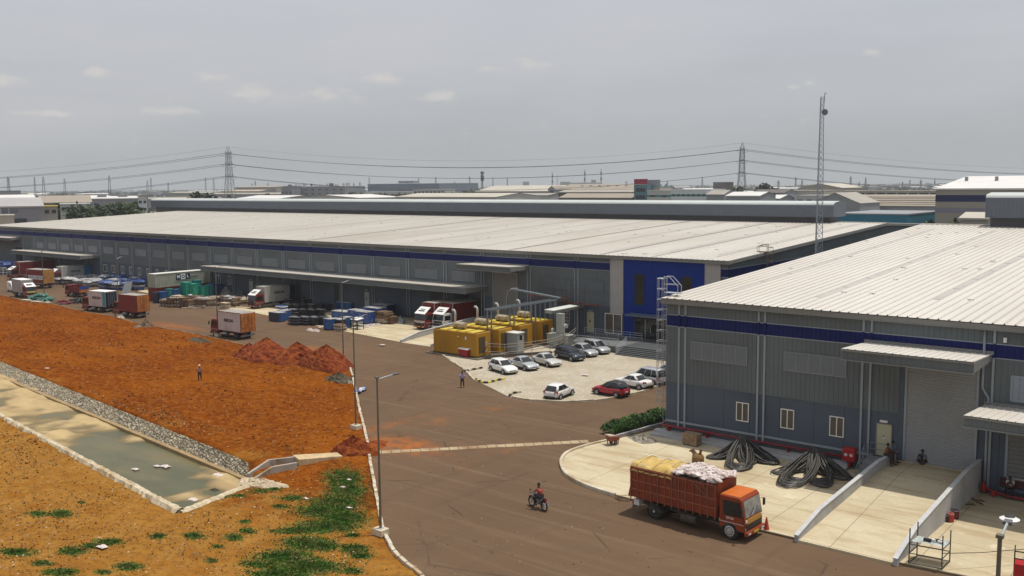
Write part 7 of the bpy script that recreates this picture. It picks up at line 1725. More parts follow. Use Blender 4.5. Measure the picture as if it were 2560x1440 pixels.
block('shed','small shed with layered brown roofs beside the brown tower block','shed',1766,1810,486,400,12,B_grey,B_tan,'gx',rise=2)
for i,(a,b,y,lab) in enumerate(((1815,1900,489,'low pale roofed shed in front of the trees by the right pylon'),(1825,1950,496,'wide low white roofed shed below the right pylon'),(1880,1960,482,'dark roofed shed beside the big round tree'))): block('shed',lab,'shed',a,b,y,380+i*25,16,B_grey,(B_roofw if i<2 else B_dark),'gx',rise=1.6)
t=block('office_block','white office with green band and small windows','office',1678,1766,475,410,20,B_white,B_white,'flat',rows=1,cols=7,win=(.4,.35),bands=((3.0,2.1,B_green),))
block('office_block','grey white office wing with green band next to the teal glass block','office',1618,1676,477,412,20,B_pale,B_pale,'flat',rows=1,cols=2,win=(.4,.3),bands=((3.0,2.1,B_green),))
t=block('office_block','teal glass office tower with a crimson hoarding on its roof','office',1585,1618,463,415,14,B_tgl,B_tgl,'flat',rows=3,cols=1,win=(.7,.5))
z1=PY(1585,463,415).z; mb=MB(); w=(PY(1618,463,415).x-PY(1585,463,415).x)/2; mb.box(-w,w,0,.4,z1+.4,z1+3.1); mb.build('hoarding',B_redb,t)
t=block('office_block','teal roofed upper storey with a grey hoarding beside the crimson one','office',1619,1650,468,420,14,B_tan,B_tgl,'flat',rows=1,cols=2); z1=PY(1619,468,420).z; mb=MB(); w=(PY(1650,463,420).x-PY(1619,463,420).x)/2; mb.box(-w,w,.0,.4,z1+.4,z1+3.7); mb.build('hoarding',B_grey,t)
t=block('factory','long factory with brown sheet roof and skylights','factory',1388,1582,474,470,34,B_tan,B_roofb,'gx',rise=3.4)
for i in range(6): mb=MB(); z=PY(1388,474,470).z; mb.box(-16+i*6.4,-14+i*6.4,10,13,z+2.15,z+2.6); mb.build('roof_light',B_white,t)
block('factory','tan lean to roof in front of the long brown roofed factory','factory',1396,1582,480,440,14,B_dark,B_tan,'gx',rise=1.2)
block('factory','lowest brown roofed shed in front of the lean to','factory',1398,1582,494,415,16,B_dark,B_roofb,'gx',rise=2.2)
block('factory','narrow grey gable end with a shutter between two long roofs','factory',1370,1389,474,455,60,B_grey,B_roofb,'gy',rise=2.2,rows=1,cols=1,win=(.5,.8))
block('factory','long cream roofed shed with purple glazing band','factory',1188,1370,478,470,40,B_lil,B_cream,'gx',rise=3.6)
block('factory','small cream annex at the end of the cream roofed shed','factory',1178,1216,485,450,14,B_cream,B_cream,'flat')
block('factory','grey white walled shed below the cream roofed shed','factory',1216,1370,488,440,18,B_pale,B_tan,'gx',rise=1.2)
t=block('factory','large windowless blue grey factory block','factory',919,1098,460,700,60,C_('bluegrey',(.17,.20,.25)),B_grey,'flat'); z=PY(919,460,700).z; mb=MB(); mb.box(-12,10,6,14,z+.4,z+2.8); mb.build('roof_plant',B_grey,t)
block('office_block','long office with dark ribbon windows below the blue grey factory','office',903,1030,480,640,14,B_pale,B_pale,'flat',rows=2,cols=7,win=(.85,.45))
block('office_block','pale framed office with many square windows next to a white sign box','office',1034,1112,474,630,14,B_pale,B_pale,'flat',rows=2,cols=8,win=(.7,.55))
block('sign_box','white sign box on a post in front of the trees','sign',1104,1125,482,560,2,B_cream,B_cream,'flat',z0=11)
t=block('apartment_block','grey apartment like factory with rows of windows and rooftop tanks','apartments',706,862,467,560,24,C_('aptgrey',(.215,.225,.245)),B_grey,'flat',rows=3,cols=9,win=(.3,.35))
z=PY(706,467,560).z; w=(PY(862,467,560).x-PY(706,467,560).x)/2; g=random.Random(4)
for i in range(12):
    x=-w+3+i*(2*w-6)/11; mb=MB(); 
    if i%3==1: mb.tube([(x,8,z+.5),(x,8,z+2.6)],1.0,10)
    else: mb.box(x-g.uniform(.5,1.4),x+g.uniform(.5,1.4),5,8,z+.36,z+g.uniform(1.4,3.2))
    mb.build('rooftop_unit',B_dark if i%4==0 else B_pale,t)
block('apartment_block','grey stair wing with two floors of windows beside the rooftop tanks','apartments',703,730,472,548,10,B_mauve,B_mauve,'flat',rows=2,cols=3,win=(.45,.35))
block('factory','tan tiered factory behind the left pylon','factory',588,690,468,640,40,B_tan,B_roofb,'gx',rise=1.6); block('factory','pale orange roofed lower tier of the tan factory','factory',560,650,478,600,20,B_tan,C_('peach',(.42,.34,.26)),'gx',rise=1.5)
block('factory','grey walled shed with dark roof edge left of the apartment like factory','factory',520,700,485,560,20,B_mauve,B_tan,'gx',rise=1.2)
block('factory','olive green shed behind a row of trees','factory',420,530,482,680,30,B_olive,C_('olive_roof',(.34,.33,.27)),'gx',rise=1.4)
for i,(a,b,y,D,lab) in enumerate(((735,900,494.5,272,'white gabled roof just beyond the long warehouse ridge'),(590,700,496,268,'flat white roof edge just beyond the long warehouse ridge'),(990,1240,492,266,'long low cream roof just beyond the ridge monitor'))):
    block('shed',lab,'shed',a,b,y,D,26,B_pale,B_roofw if i<2 else B_cream,'gy' if i==0 else 'gx',rise=1.3)
# left group along the horizon, placed by range
def rblock(name,label,cat,pl,pr,yt,D,depth,wall,roof,style='flat',rise=1.5,rows=0,cols=0,extra=None):
    a=AT(pl,yt,D); b=AT(pr,yt,D); c=(a+b)/2; w=(b-a).length/2; rz=math.atan2(b.y-a.y,b.x-a.x); zt=c.z
    t=thing(name,label,cat,(c.x,c.y,0),rz); mb=MB(); mb.box(-w,w,0,depth,0,zt); mb.build('wall',wall,t); mb=MB()
    if style=='flat': mb.box(-w-.2,w+.2,-.2,depth,zt+.003,zt+.4)
    else:
        mb.add([(-w-.5,-.5,zt+.01),(w+.5,-.5,zt+.01),(w-.0,depth/2,zt+rise),(-w-.5,depth/2,zt+rise),(w+.5,depth,zt+.01),(-w-.5,depth,zt+.01)],[(0,1,2,3),(3,2,4,5),(1,4,2)]); mb.add([(-w-.5,-.5,zt-.5),(w+.5,-.5,zt-.5),(w+.5,-.5,zt),(-w-.5,-.5,zt)],[(0,1,2,3)])
    mb.build('roof',roof,t,fix=False)
    for r_ in range(rows):
        for c_ in range(cols):
            cw=2*w/cols; x=-w+cw*(c_+.5); mb=MB(); mb.box(x-cw*.3,x+cw*.3,-.08,-.01,zt-2.5-3.4*r_,zt-1.2-3.4*r_); mb.build('window',B_win,t)
    return t,w,zt
t,w,zt=rblock('warehouse','mauve grey warehouse with dark shutter at the frame edge','warehouse',-90,107,516,390,30,B_mauve,C_('mauve_roof',(.36,.34,.33)),'g',rise=3.0)
mb=MB(); mb.box(w-10.5,w-6.2,-.1,-.02,zt-12,zt-5.2); mb.build('shutter',B_win,t); mb=MB(); mb.box(-w*.2,w*.35,-.1,-.02,zt-2.4,zt-1.5); mb.build('band',C_('band',(.14,.14,.17)),t); mb=MB(); mb.box(-w*.0+2,-w*.0+7,-.5,-.02,zt-10,zt-4.5); mb.build('dark_bay',B_win,t); mb=MB(); mb.box(w-14,w-13.6,-.2,0,0,zt); mb.box(w*.1,w*.1+.3,-.2,0,0,zt); mb.build('downpipe',B_pale,t)
rblock('site_hut','cream site wall in front of the mauve warehouse','wall',-60,35,541,335,8,B_cream,B_cream); rblock('guard_house','small brown block with a yellow roof next to the mauve warehouse','guard house',108,143,517,405,12,B_tan,C_('yellow_roof',(.50,.36,.07)),'flat',rows=1,cols=2)
rblock('factory','brown roofed factory with a white lettered sign band behind the yellow roof','factory',98,228,506,470,30,B_mauve,B_roofb,'g',rise=3); rblock('factory','white roofed factory at the frame edge','factory',-80,88,498,520,35,B_grey,B_roofw,'g',rise=2.0)
rblock('factory','long grey saw tooth factory behind green trees','factory',140,345,496,640,40,B_mauve,B_roofw,'g',rise=1.2)
for i in range(4):
    a=192+i*52; rblock('factory',['first','second','third','fourth'][i]+' raised grey bay from the left on the saw tooth factory','factory',a,a+22,489,650,20,B_mauve,B_mauve)
rblock('office_block','white canopy office with dark glazing among the trees','office',150,225,511,440,14,B_pale,B_roofw,'flat',rows=1,cols=5); rblock('water_tower','small white tank house with open legs at the corner of the roof','tank house',345,367,495,480,8,B_white,B_pale,'flat',rows=2,cols=2)
rblock('factory','very long flat grey shed on the skyline at the frame edge','factory',-40,52,478,900,30,B_grey,B_dark)
def sc(n): return n
# far sheds dotted over the plain
g=random.Random(21); grp='distant sheds on the plain'
M_far=[B_pale,B_white,B_grey,B_tan,B_mauve]
protos=[]
for i in range(70):
    D=g.uniform(900,3600); px_=g.uniform(-150,2700); v=DIR(px_); L=g.uniform(20,90); h=g.uniform(6,12); dp=g.uniform(18,40); m=g.choice(M_far)
    t=tag(bpy.data.objects.new('distant_shed',None),'distant pale industrial shed among the trees near the horizon','shed',grp); COL.objects.link(t); t.location=(v.x*D,v.y*D,0); t.rotation_euler=(0,0,math.atan2(v.y,v.x)-math.pi/2+g.uniform(-.5,.5))
    mb=MB(); mb.box(-L/2,L/2,0,dp,0,h); mb.build('wall',m,t); mb=MB(); r_=g.uniform(.8,2.4); mb.add([(-L/2-.5,-.5,h),(L/2+.5,-.5,h),(L/2+.5,dp/2,h+r_),(-L/2-.5,dp/2,h+r_),(L/2+.5,dp+.5,h),(-L/2-.5,dp+.5,h)],[(0,1,2,3),(3,2,4,5)]); mb.build('roof',g.choice([B_roofw,B_roofw,B_pale,B_roofb]),t,fix=False)
# trees
M_leaf=mat('leaf_green',(.050,.075,.022),r=.7,v=.45,s=.6,c2=(.085,.105,.035),s2=.35); M_leafd=mat('leaf_dark',(.028,.042,.020),r=.7,v=.4,s=.5,c2=(.045,.06,.028),s2=.3); M_bark=mat('bark',(.10,.075,.05),r=.9,v=.3,s=3)
def foliage(n,rx,ry,rz,zc,size,seed,lobes=7):
    g=np.random.default_rng(seed); mb=MB(); L=[(g.uniform(-.6,.6)*rx,g.uniform(-.6,.6)*ry,zc+g.uniform(-.5,.55)*rz,g.uniform(.38,.62)) for _ in range(lobes)]
    for i in range(n):
        lx,ly,lz,lr=L[i%lobes]; d=g.normal(size=3); d/=np.linalg.norm(d)+1e-9; r_=lr*(g.random()**.35)
        c=np.array([lx+d[0]*r_*rx,ly+d[1]*r_*ry,lz+d[2]*r_*rz]); u=g.normal(size=3); u/=np.linalg.norm(u); w=np.cross(u,g.normal(size=3)); w/=np.linalg.norm(w)+1e-9; s=size*g.uniform(.6,1.3)
        mb.add([tuple(c-u*s-w*s*.5),tuple(c+u*s-w*s*.4),tuple(c+u*s*.8+w*s*.5),tuple(c-u*s*.7+w*s*.45)],[(0,1,2,3)])
    return mb
def tree(label,pos,h,rx,seed,m=None,n=900,size=None,name='tree',group='trees beyond the warehouses'):
    t=thing(name,label,'tree',(pos[0],pos[1],0),0,group); mb=MB(); mb.tube([(0,0,0),(.1,0,h*.3),(.0,.1,h*.6)],[h*.035,h*.025,h*.012],7)
    for k in range(4): a=k*1.6+seed; mb.tube([(.05,0,h*.32),(math.cos(a)*rx*.5,math.sin(a)*rx*.5,h*.68)],[h*.015,h*.006],5)
    mb.build('trunk',M_bark,t); fo=foliage(n,rx,rx*.8,h*.42,h*.6,size or rx*.13,seed); fo.build('crown',m or M_leaf,t,fix=False); return t
v=AT(1918,480,560); tree('big round dark tree right of the right hand pylon',(v.x,v.y),AT(1918,452,560).z,7.5,1,M_leafd,2600,.7)
v=AT(1900,480,560); tree('spreading lower part of the big tree, a shorter dark tree',(v.x,v.y),AT(1890,466,560).z,5,2,M_leafd,1100,.7)
v=AT(1850,480,520); tree('dark round tree in front of the right pylon base',(v.x,v.y),AT(1850,462,520).z,5.5,3,M_leafd,1600,.7)
g=random.Random(8)
tn=0
for (xa,xb,yt,D,n) in ((148,345,512,445,16),(255,350,506,500,6),(470,530,490,500,6),(560,620,492,470,4),(640,700,482,620,3),(870,905,482,600,3),(930,1030,486,590,8),(1120,1180,476,640,5),(1585,1600,470,600,1),(1660,1700,467,640,3),(2300,2345,545,300,3),(2345,2420,556,262,5)):
    for i in range(n):
        px_=xa+(xb-xa)*(i+.5)/n+g.uniform(-5,5); D2=D*g.uniform(.95,1.06); v=AT(px_,yt+g.uniform(-5,6),D2); h=max(4.0,v.z)
        t=tree('green tree in the belt of trees beyond the long warehouse' if xa<1000 else 'small green tree between the sheds beyond the warehouses',(v.x,v.y),h,h*g.uniform(.32,.5)+.8,50+tn,M_leaf if g.random()<.7 else M_leafd,420,h*.06,group='belt trees beyond the long warehouse' if xa<1000 else 'small trees between the sheds'); tn+=1
# far woods as one mass per belt
def woods(name,D0,D1,n,seed,hh,m):
    g=np.random.default_rng(seed); mb=MB()
    for i in range(n):
        D=g.uniform(D0,D1); px_=g.uniform(-300,2860); v=DIR(px_); h=hh*g.uniform(.5,1.25); w=h*g.uniform(.5,1.6); c=Vector((v.x*D,v.y*D,0)); q=Vector((-v.y,v.x,0))
        for k in range(6):
            o=q*g.uniform(-w,w)+v*g.uniform(-4,4); z=h*g.uniform(.25,.9); s=h*g.uniform(.22,.42); a=g.uniform(0,3.1)
            u=Vector((math.cos(a)*g.uniform(.6,1),math.sin(a),g.uniform(-.3,.5)))*s*1.3; w2=Vector((0,g.uniform(-.3,.3),1))*s*.7
            p=c+o+Vector((0,0,z*.7)); mb.add([p-u-w2,p+u-w2*.8,p+u*.75+w2,p-u*.6+w2*.9],[(0,1,2,3)])
            p2=Vector((p.x,p.y,0)); mb.add([p2-u,p2+u,p+u*.8,p-u*.8],[(0,1,2,3)])
    o=mb.build(name,m,fix=False); return tag(o,'belt of distant trees across the plain','woods',kind='stuff')
woods('distant_woods',700,1500,420,1,7.0,M_leafd); woods('distant_woods',1400,3000,900,2,9.0,M_leafd); woods('distant_woods',2800,6000,1300,3,11.0,M_leafd)
# pylons and lines
M_pyl=mat('pylon_steel',(.19,.20,.205),r=.6,v=.1,s=1,metal=.2); M_wire=mat('wire_dark',(.07,.072,.075),r=.6)
def pylon(label,px_,ytop,D,face):
    p=AT(px_,ytop,D); h=p.z; t=thing('pylon',label,'pylon',(p.x,p.y,0),face,'lattice pylons of the power line'); mb=MB()
    W=lambda z: 4.6 if z<=0 else (4.6+(1.9-4.6)*min(1,z/(h*.62)) if z<h*.62 else 1.9+(1.25-1.9)*(z-h*.62)/(h*.38))
    lev=[0,.16,.30,.42,.52,.62,.70,.78,.86,.93]; lev=[l*h for l in lev]; r1,r2=.15,.085
    P=lambda z,k:Vector(((1,1,-1,-1)[k]*W(z),(1,-1,-1,1)[k]*W(z)*.8,z))
    for a,b in zip(lev[:-1],lev[1:]):
        for k in range(4):
            mb.tube([P(a,k),P(b,k)],r1,4,caps=False); k2=(k+1)%4
            mb.tube([P(a,k),P(b,k2)],r2,3,caps=False); mb.tube([P(a,k2),P(b,k)],r2,3,caps=False); mb.tube([P(b,k),P(b,k2)],r2,3,caps=False)
    mb.build('tower_body',M_pyl,t); zt=lev[-1]
    mb=MB()
    for k in range(4): mb.tube([P(zt,k),Vector(((1.5 if k<2 else -1.5),0,h))],.1,4)
    mb.build('peak',M_pyl,t); pts=[]
    for z in (.62*h,.78*h,.92*h):
        z=z-.01*h; mb=MB()
        for s in (-1,1):
            e=Vector((s*(W(z)+4.6),0,z+.1))
            for y in (-W(z)*.8,W(z)*.8): mb.tube([(s*W(z),y,z),e],.1,4); mb.tube([(s*W(z),y,z+1.7),e],.08,4)
            for f in (.35,.7): q=Vector((s*W(z),0,z+1.7)).lerp(e,f); mb.tube([q,(q.x,0,z+.05)],.06,3)
        mb.build('cross_arm',M_pyl,t)
        for s in (-1,1):
            e=Vector((s*(W(z)+4.6),0,z)); mb=MB()
            for q in (-1,1): mb.tube([e,e+Vector((0,q*2.3,-.35))],.14,5)
            mb.tube([e+Vector((0,2.3,-.35)),e+Vector((0,1.2,-1.9)),e+Vector((0,-1.2,-1.9)),e+Vector((0,-2.3,-.35))],.06,3); mb.build('insulator',mat('insulator_dark',(.08,.06,.05)),t)
            pts.append((e,z))
    c,s_=math.cos(face),math.sin(face); R_=lambda e:Vector((p.x+e.x*c-e.y*s_,p.y+e.x*s_+e.y*c,e.z))
    return [R_(e) for e,_ in pts]+[R_(Vector((x,0,h))) for x in (1.5,-1.5)]
va=AT(570,367,610); vb=AT(1856,357,575); along=math.atan2(vb.y-va.y,vb.x-va.x)
pa=pylon('lattice pylon left of the apartment like factory',570,367,610,along-math.pi/2+.0); pb=pylon('lattice pylon behind the brown tower block and round tree',1856,357,575,along-math.pi/2)
def span(label,A,B,sag):
    t=thing('power_line',label,'power line',(0,0,0),0,'spans of the overhead power line')
    for i,(a,b) in enumerate(zip(A,B)):
        mb=MB(); n=26; r_=.105 if i<6 else .022; mb.tube([a.lerp(b,k/n)-Vector((0,0,sag*4*(k/n)*(1-k/n))) for k in range(n+1)],r_,4,caps=False); mb.build('wire',M_wire,t)
span('span of overhead wires sagging between the two pylons',pa,pb,9.5)
def outer(pts,px_,D,hs):
    v=AT(px_,470,D); base=Vector((v.x,v.y,0)); c=sum(pts,Vector())/len(pts); out=[]
    zmin=min(p.z for p in pts)
    d=Vector((v.x-c.x,v.y-c.y,0)).normalized(); n=Vector((-d.y,d.x,0)); 
    for p in pts:
        o=(p-c); out.append(base+n*((o.x*n.x+o.y*n.y))+Vector((0,0,p.z+hs)))
    return out
span('span of overhead wires leaving the left pylon out of the frame',pa,outer(pa,-900,1000,-4),13)
span('span of overhead wires leaving the right pylon behind the beige warehouse',pb,outer(pb,3100,1060,-8),11)
# chimneys, telecom towers and thin masts on the skyline
M_chr=mat('chimney_red',(.16,.05,.05),r=.8); M_chw=mat('chimney_white',(.46,.46,.45),r=.8)
for px_,yt,D,r_,lab in ((1381,432,1900,1.6,'striped chimney left of the pair on the skyline'),(1462,424,1900,1.7,'tall striped chimney before the flat topped works'),(1503,423,2000,1.8,'tallest striped chimney at the end of the works'),(1393,438,2300,1.0,'thin grey chimney beside the first striped one')):
    p=AT(px_,yt,D); t=thing('chimney',lab,'chimney',(p.x,p.y,0),0,'chimneys on the skyline'); mb=MB(); n=9
    for i in range(n):
        a,b=p.z*i/n,p.z*(i+1)/n; mb.tube([(0,0,a),(0,0,b)],[r_*(1.3-.5*i/n),r_*(1.3-.5*(i+1)/n)],10,i%2,caps=(i==n-1))
    mb.build('stack',[M_chw,M_chr if 'grey' not in lab else M_chw],t)
for a,b,yt,D,lab in ((1425,1500,457,1850,'pale flat topped works between the striped chimneys'),(1307,1323,455,1700,'small pale box on the skyline'),(1400,1425,455,1800,'grey silo like block beside the works'),(1478,1490,450,1800,'narrow pale tower block among the works')):
    rblock('works',lab,'works',a,b,yt,D,25,B_pale,B_pale)
def mast(px_,yt,D,w,lab,gantry=True,group='thin masts on the skyline'):
    p=AT(px_,yt,D); t=thing('skyline_mast',lab,'mast',(p.x,p.y,0),0,group); mb=MB()
    for k in range(3): a=k*2.094; mb.tube([(w*math.cos(a),w*math.sin(a),0),(w*.25*math.cos(a),w*.25*math.sin(a),p.z)],.0006*D*.42,4)
    n=8
    for i in range(n): f=1-.75*i/n; z=p.z*i/n; mb.tube([(w*f,0,z),(-w*f*.5,w*f*.87,p.z*(i+1)/n)],.0003*D*.4,3); mb.tube([(-w*f*.5,-w*f*.87,z),(w*f,0,p.z*(i+1)/n)],.0003*D*.4,3)
    if gantry: mb.tube([(-w*1.3,0,p.z*.86),(w*1.3,0,p.z*.86)],.0005*D*.4,4)
    mb.build('lattice',M_pyl,t)
p=AT(1205,428,800); t=thing('telecom_tower','dark telecom tower with bulky antennas on the skyline','telecom tower',(p.x,p.y,0)); mb=MB()
for k in range(3): a=k*2.094; mb.tube([(1.3*math.cos(a),1.3*math.sin(a),0),(.5*math.cos(a),.5*math.sin(a),p.z)],.25,5)
mb.build('lattice',M_pyl,t); mb=MB()
for z in (p.z-1.5,p.z-4.5,p.z-7): 
    for k in range(3): a=k*2.094+.5; mb.cbox(1.2*math.cos(a),1.2*math.sin(a),z,.6,.6,2.2)
mb.build('antenna',mat('antenna_dark',(.09,.09,.09)),t)
mast(273,439,900,2.2,'lattice mast with dishes above the saw tooth factory')
g=random.Random(31)
for i,px_ in enumerate((22,24.5,85,105,163,370,378,419,512,535,627,640,672,885,900,925,1020,1045,1092,1134,1175,1235,1270,1566,1668,1758,1945,1990,2004,2125,2150,2165,2257,2275,2305,2340)):
    mast(px_+g.uniform(-3,3),g.uniform(440,459),g.uniform(1300,2600),g.uniform(1.8,3.2),'thin grey mast far off on the hazy skyline',g.random()<.6)
t=None
# ------------------------------------------------------------------ plants
M_grass=mat('weed_green',(.062,.128,.020),r=.9,v=.45,s=2.2,c2=(.15,.155,.045),s2=1.1,k2=(.45,.65),spec=.1); M_dryg=mat('dry_grass',(.24,.12,.03),r=.9,v=.4,s=1,c2=(.30,.20,.08),s2=.5); M_clod=mat('dark_clod',(.13,.034,.008),r=.95,v=.5,s=1.5,c2=(.24,.075,.015),s2=.8)
def leaves(name,label,cat,pts,m,kind='stuff'):
    n=len(pts); 
    P=np.array([p[:3] for p in pts]); S_=np.array([p[3] for p in pts]); U=np.array([p[4] for p in pts])   # up factor
    g=np.random.default_rng(len(pts)); a=g.uniform(0,6.28,n); d=np.stack([np.cos(a),np.sin(a),np.zeros(n)],-1); q=np.stack([-np.sin(a),np.cos(a),np.zeros(n)],-1)
    up=np.stack([np.zeros(n),np.zeros(n),np.ones(n)],-1); tl=g.uniform(.1,1.0,n)[:,None]
    v0=P-d*S_[:,None]*.5; v1=P+d*S_[:,None]*.5; top=q*S_[:,None]*(1-tl)*.8+up*(S_*U)[:,None]*(.3+tl)
    v2=v1+top-d*S_[:,None]*.2; v3=v0+top+d*S_[:,None]*.15
    co=np.stack([v0,v1,v2,v3],1).reshape(-1,3); me=bpy.data.meshes.new(name); me.vertices.add(4*n); me.vertices.foreach_set('co',co.reshape(-1))
    me.loops.add(4*n); me.loops.foreach_set('vertex_index',np.arange(4*n,dtype=np.int32)); me.polygons.add(n); me.polygons.foreach_set('loop_start',np.arange(0,4*n,4,dtype=np.int32)); me.polygons.foreach_set('loop_total',np.full(n,4,dtype=np.int32))
    me.materials.append(m); me.update(calc_edges=True); o=bpy.data.objects.new(name,me); COL.objects.link(o); tag(o,label,cat,kind=kind); return o
g=np.random.default_rng(5); pts=[]
patches=[(858,1198,48,26,1),(868,1232,48,22,1),(842,1262,62,20,1),(800,1282,70,16,.8),(862,1296,55,18,1),(818,1318,80,16,1),(745,1328,70,9,.8),(765,1358,62,14,1),(800,1368,55,12,.8),(712,1392,70,16,1),(765,1418,95,20,1),(700,1436,70,14,1),(640,1412,40,10,.5),(735,1250,40,8,.5),(650,1230,30,7,.4),(690,1225,25,7,.4),
 (152,1287,34,9,.9),(95,1287,25,7,.8),(42,1383,42,9,1),(180,1380,36,10,1),(228,1368,28,7,.9),(272,1358,32,8,1),(105,1410,26,7,.9),(150,1434,42,10,1),(322,1418,32,10,.9),(395,1341,22,8,.8),(485,1341,26,9,.9),(583,1346,22,9,.9),(530,1405,16,6,.6),(888,1374,34,12,1),(905,1392,28,8,.8),(618,1330,22,7,.7),(600,1240,20,6,.6),(610,1308,18,5,.5),(545,1370,16,5,.5),(260,1432,22,6,.6),(880,1428,30,8,.7),(205,1258,12,4,.4),(700,1270,24,6,.4),(560,1240,20,5,.5),(880,1340,20,6,.5)]
for cx_,cy_,rx,ry,dn in patches:
    k=int(rx*ry*dn*6.5)
    for _ in range(k):
        r_=abs(g.normal(0,.62)); a=g.uniform(0,6.28)
        if r_>1.7: continue
        p=G(cx_+rx*r_*math.cos(a),cy_+ry*r_*math.sin(a))
        s=g.uniform(.05,.14)*(1.15-.25*r_); pts.append((p.x,p.y,0,s,g.uniform(.1,.7)))
hh_=field_h(np.array([q[0] for q in pts]),np.array([q[1] for q in pts])); pts=[(q[0],q[1],float(z),q[3],q[4]) for q,z in zip(pts,hh_)]
leaves('green_weeds','spreading green weeds on the dry ground by the kerb','weeds',pts,M_grass)
# dry tufts and clods over the open ground, thinning with distance
def scatter(n,box,seed,smin,smax,up,bias=1.0):
    g=np.random.default_rng(seed); X=g.uniform(box[0],box[1],n); Y=g.uniform(box[2],box[3],n); d=np.hypot(X,Y)
    k=vnoise(X,Y,.16,seed+1)+.5*vnoise(X,Y,.5,seed+2); keep=(g.random(n)<np.clip((70/d)**bias,0,1))&(k>-.12+.25*g.random(n)-.1)&inside_field(X,Y)&(kdist_fast(X,Y)>1.0)&(~in_poly(pond_out,X,Y))
    X,Y=X[keep],Y[keep]; h=field_h(X,Y); s=g.uniform(smin,smax,len(X))*np.clip(np.hypot(X,Y)/60,.8,1.8)
    return [(x,y,z,a,up*b) for x,y,z,a,b in zip(X,Y,h,s,g.uniform(.4,1.2,len(X)))]
def kdist_fast(x,y): return np.full(x.shape,2.0)
pond_out=[(A0.x,A0.y+.6),(A2.x+.8,A2.y+.8),(N3.x+.8,N3.y),(N2.x+.6,N2.y-.6),(N0.x,N0.y-.6)]
leaves('dry_grass','short dry grass tufts over the bare ground','grass',scatter(26000,(-130,-36,20,48),3,.05,.14,.8),M_dryg)
leaves('soil_clods','dark crumbs of red soil over the open field','soil clods',scatter(52000,(-230,-50,40,95),7,.06,.17,.35,.9),M_clod)
leaves('soil_clods','dark crumbs and dead weeds over the sandy ground','soil clods',scatter(15000,(-130,-36,20,46),9,.04,.11,.5,1.0),mat('dark_tuft',(.12,.062,.016),r=.95,v=.5,s=1.5))
# hedge beside the near warehouse
hA,hB=G(1537,1094),G(1668,1058); d=(hB-hA).normalized(); n=Vector((-d.y,d.x,0))
hA=hA+n*1.0; hB=hB+d*1.0+n*1.0; L=(hB-hA).length
t=thing('hedge','clipped green hedge on the bed beside the near warehouse corner','hedge',(hA.x,hA.y,0),math.atan2(d.y,d.x)); g=np.random.default_rng(2); mb=MB()
for i in range(5200):
    u=g.uniform(0,1); x=u*L; w=.75; e=.55+.45*min(1,u*8); y=g.uniform(-w,w); hh=(.95+.12*math.sin(x*2.1)+.1*math.sin(x*5.3))*e*(1-.25*(abs(y)/w)**3); z=hh*(g.random()**.35)*g.uniform(.85,1.12)
    a=g.normal(size=3); a/=np.linalg.norm(a); b=np.cross(a,g.normal(size=3)); b/=np.linalg.norm(b)+1e-9; s=g.uniform(.05,.11); c=np.array([x,y,z+.1])
    mb.add([tuple(c-a*s),tuple(c-b*s*.6),tuple(c+a*s),tuple(c+b*s*.6)],[(0,1,2,3)])
mb.build('foliage',mat('hedge_leaf',(.035,.085,.012),r=.6,v=.5,s=1.5,c2=(.09,.19,.03),s2=1.2),t,fix=False)
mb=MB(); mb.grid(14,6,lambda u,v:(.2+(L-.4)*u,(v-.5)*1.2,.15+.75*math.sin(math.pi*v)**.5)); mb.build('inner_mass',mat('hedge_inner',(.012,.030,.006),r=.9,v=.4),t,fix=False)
mb=MB(); mb.box(-.6,L,-1.15,-.95,0,.22); mb.build('bed_kerb',M_conc2,t)
# shrubs by the transformer
for i,(q,h) in enumerate((((1402,872),1.0),((1412,868),1.3),((1424,866),.8))):
    p=G(*q); t=thing('shrub',['small shrub at the transformer fence, nearest the cars','taller shrub between two small ones by the transformer','low shrub at the foot of the duct posts'][i],'shrub',(p.x,p.y,0)); foliage(260,.7,.6,h*.45,h*.55,.10,90+i,4).build('foliage',M_leaf,t,fix=False); mb=MB(); mb.tube([(0,0,0),(0,0,h*.6)],.03,5); mb.build('stem',M_bark,t)
# pale grit, stones and scraps thinly strewn over field, road and aprons
def grit(name,label,n,px,seed,m,smin,smax,zf,cat='stones'):
    g=np.random.default_rng(seed); P=[]
    for _ in range(n):
        x=g.uniform(px[0],px[1]); y=g.uniform(px[2],px[3]); p=G(x,y); P.append((p.x,p.y))
    X=np.array([p[0] for p in P]); Y=np.array([p[1] for p in P]); k=zf(X,Y); 
    leaves(name,label,cat,[(x,y,z+.012,a,.45) for x,y,z,a,q in zip(X,Y,field_h(X,Y)*(k==1)+.004*(k!=1),g.uniform(smin,smax,len(X)),k) if q>=0],m)
fk=lambda X,Y: np.where(inside_field(X,Y)&~in_poly(pond_out,X,Y),1,-1)
rk=lambda X,Y: np.where(inside_field(X,Y),-1,0)
M_grit=mat('pale_grit',(.42,.30,.17),r=.95,v=.4,s=3)
grit('gravel','small pale stones lying on the open field and sandy ground',2600,(0,930,760,1440),41,M_grit,.05,.16,fk); grit('gravel','small pale stones and grit on the road',700,(560,1700,830,1440),42,M_grit,.03,.09,rk); grit('gravel','dark grit and dirt crumbs on the road and aprons',700,(560,2400,830,1440),43,mat('dark_grit',(.05,.038,.028),r=.95,v=.4,s=3),.03,.10,rk)
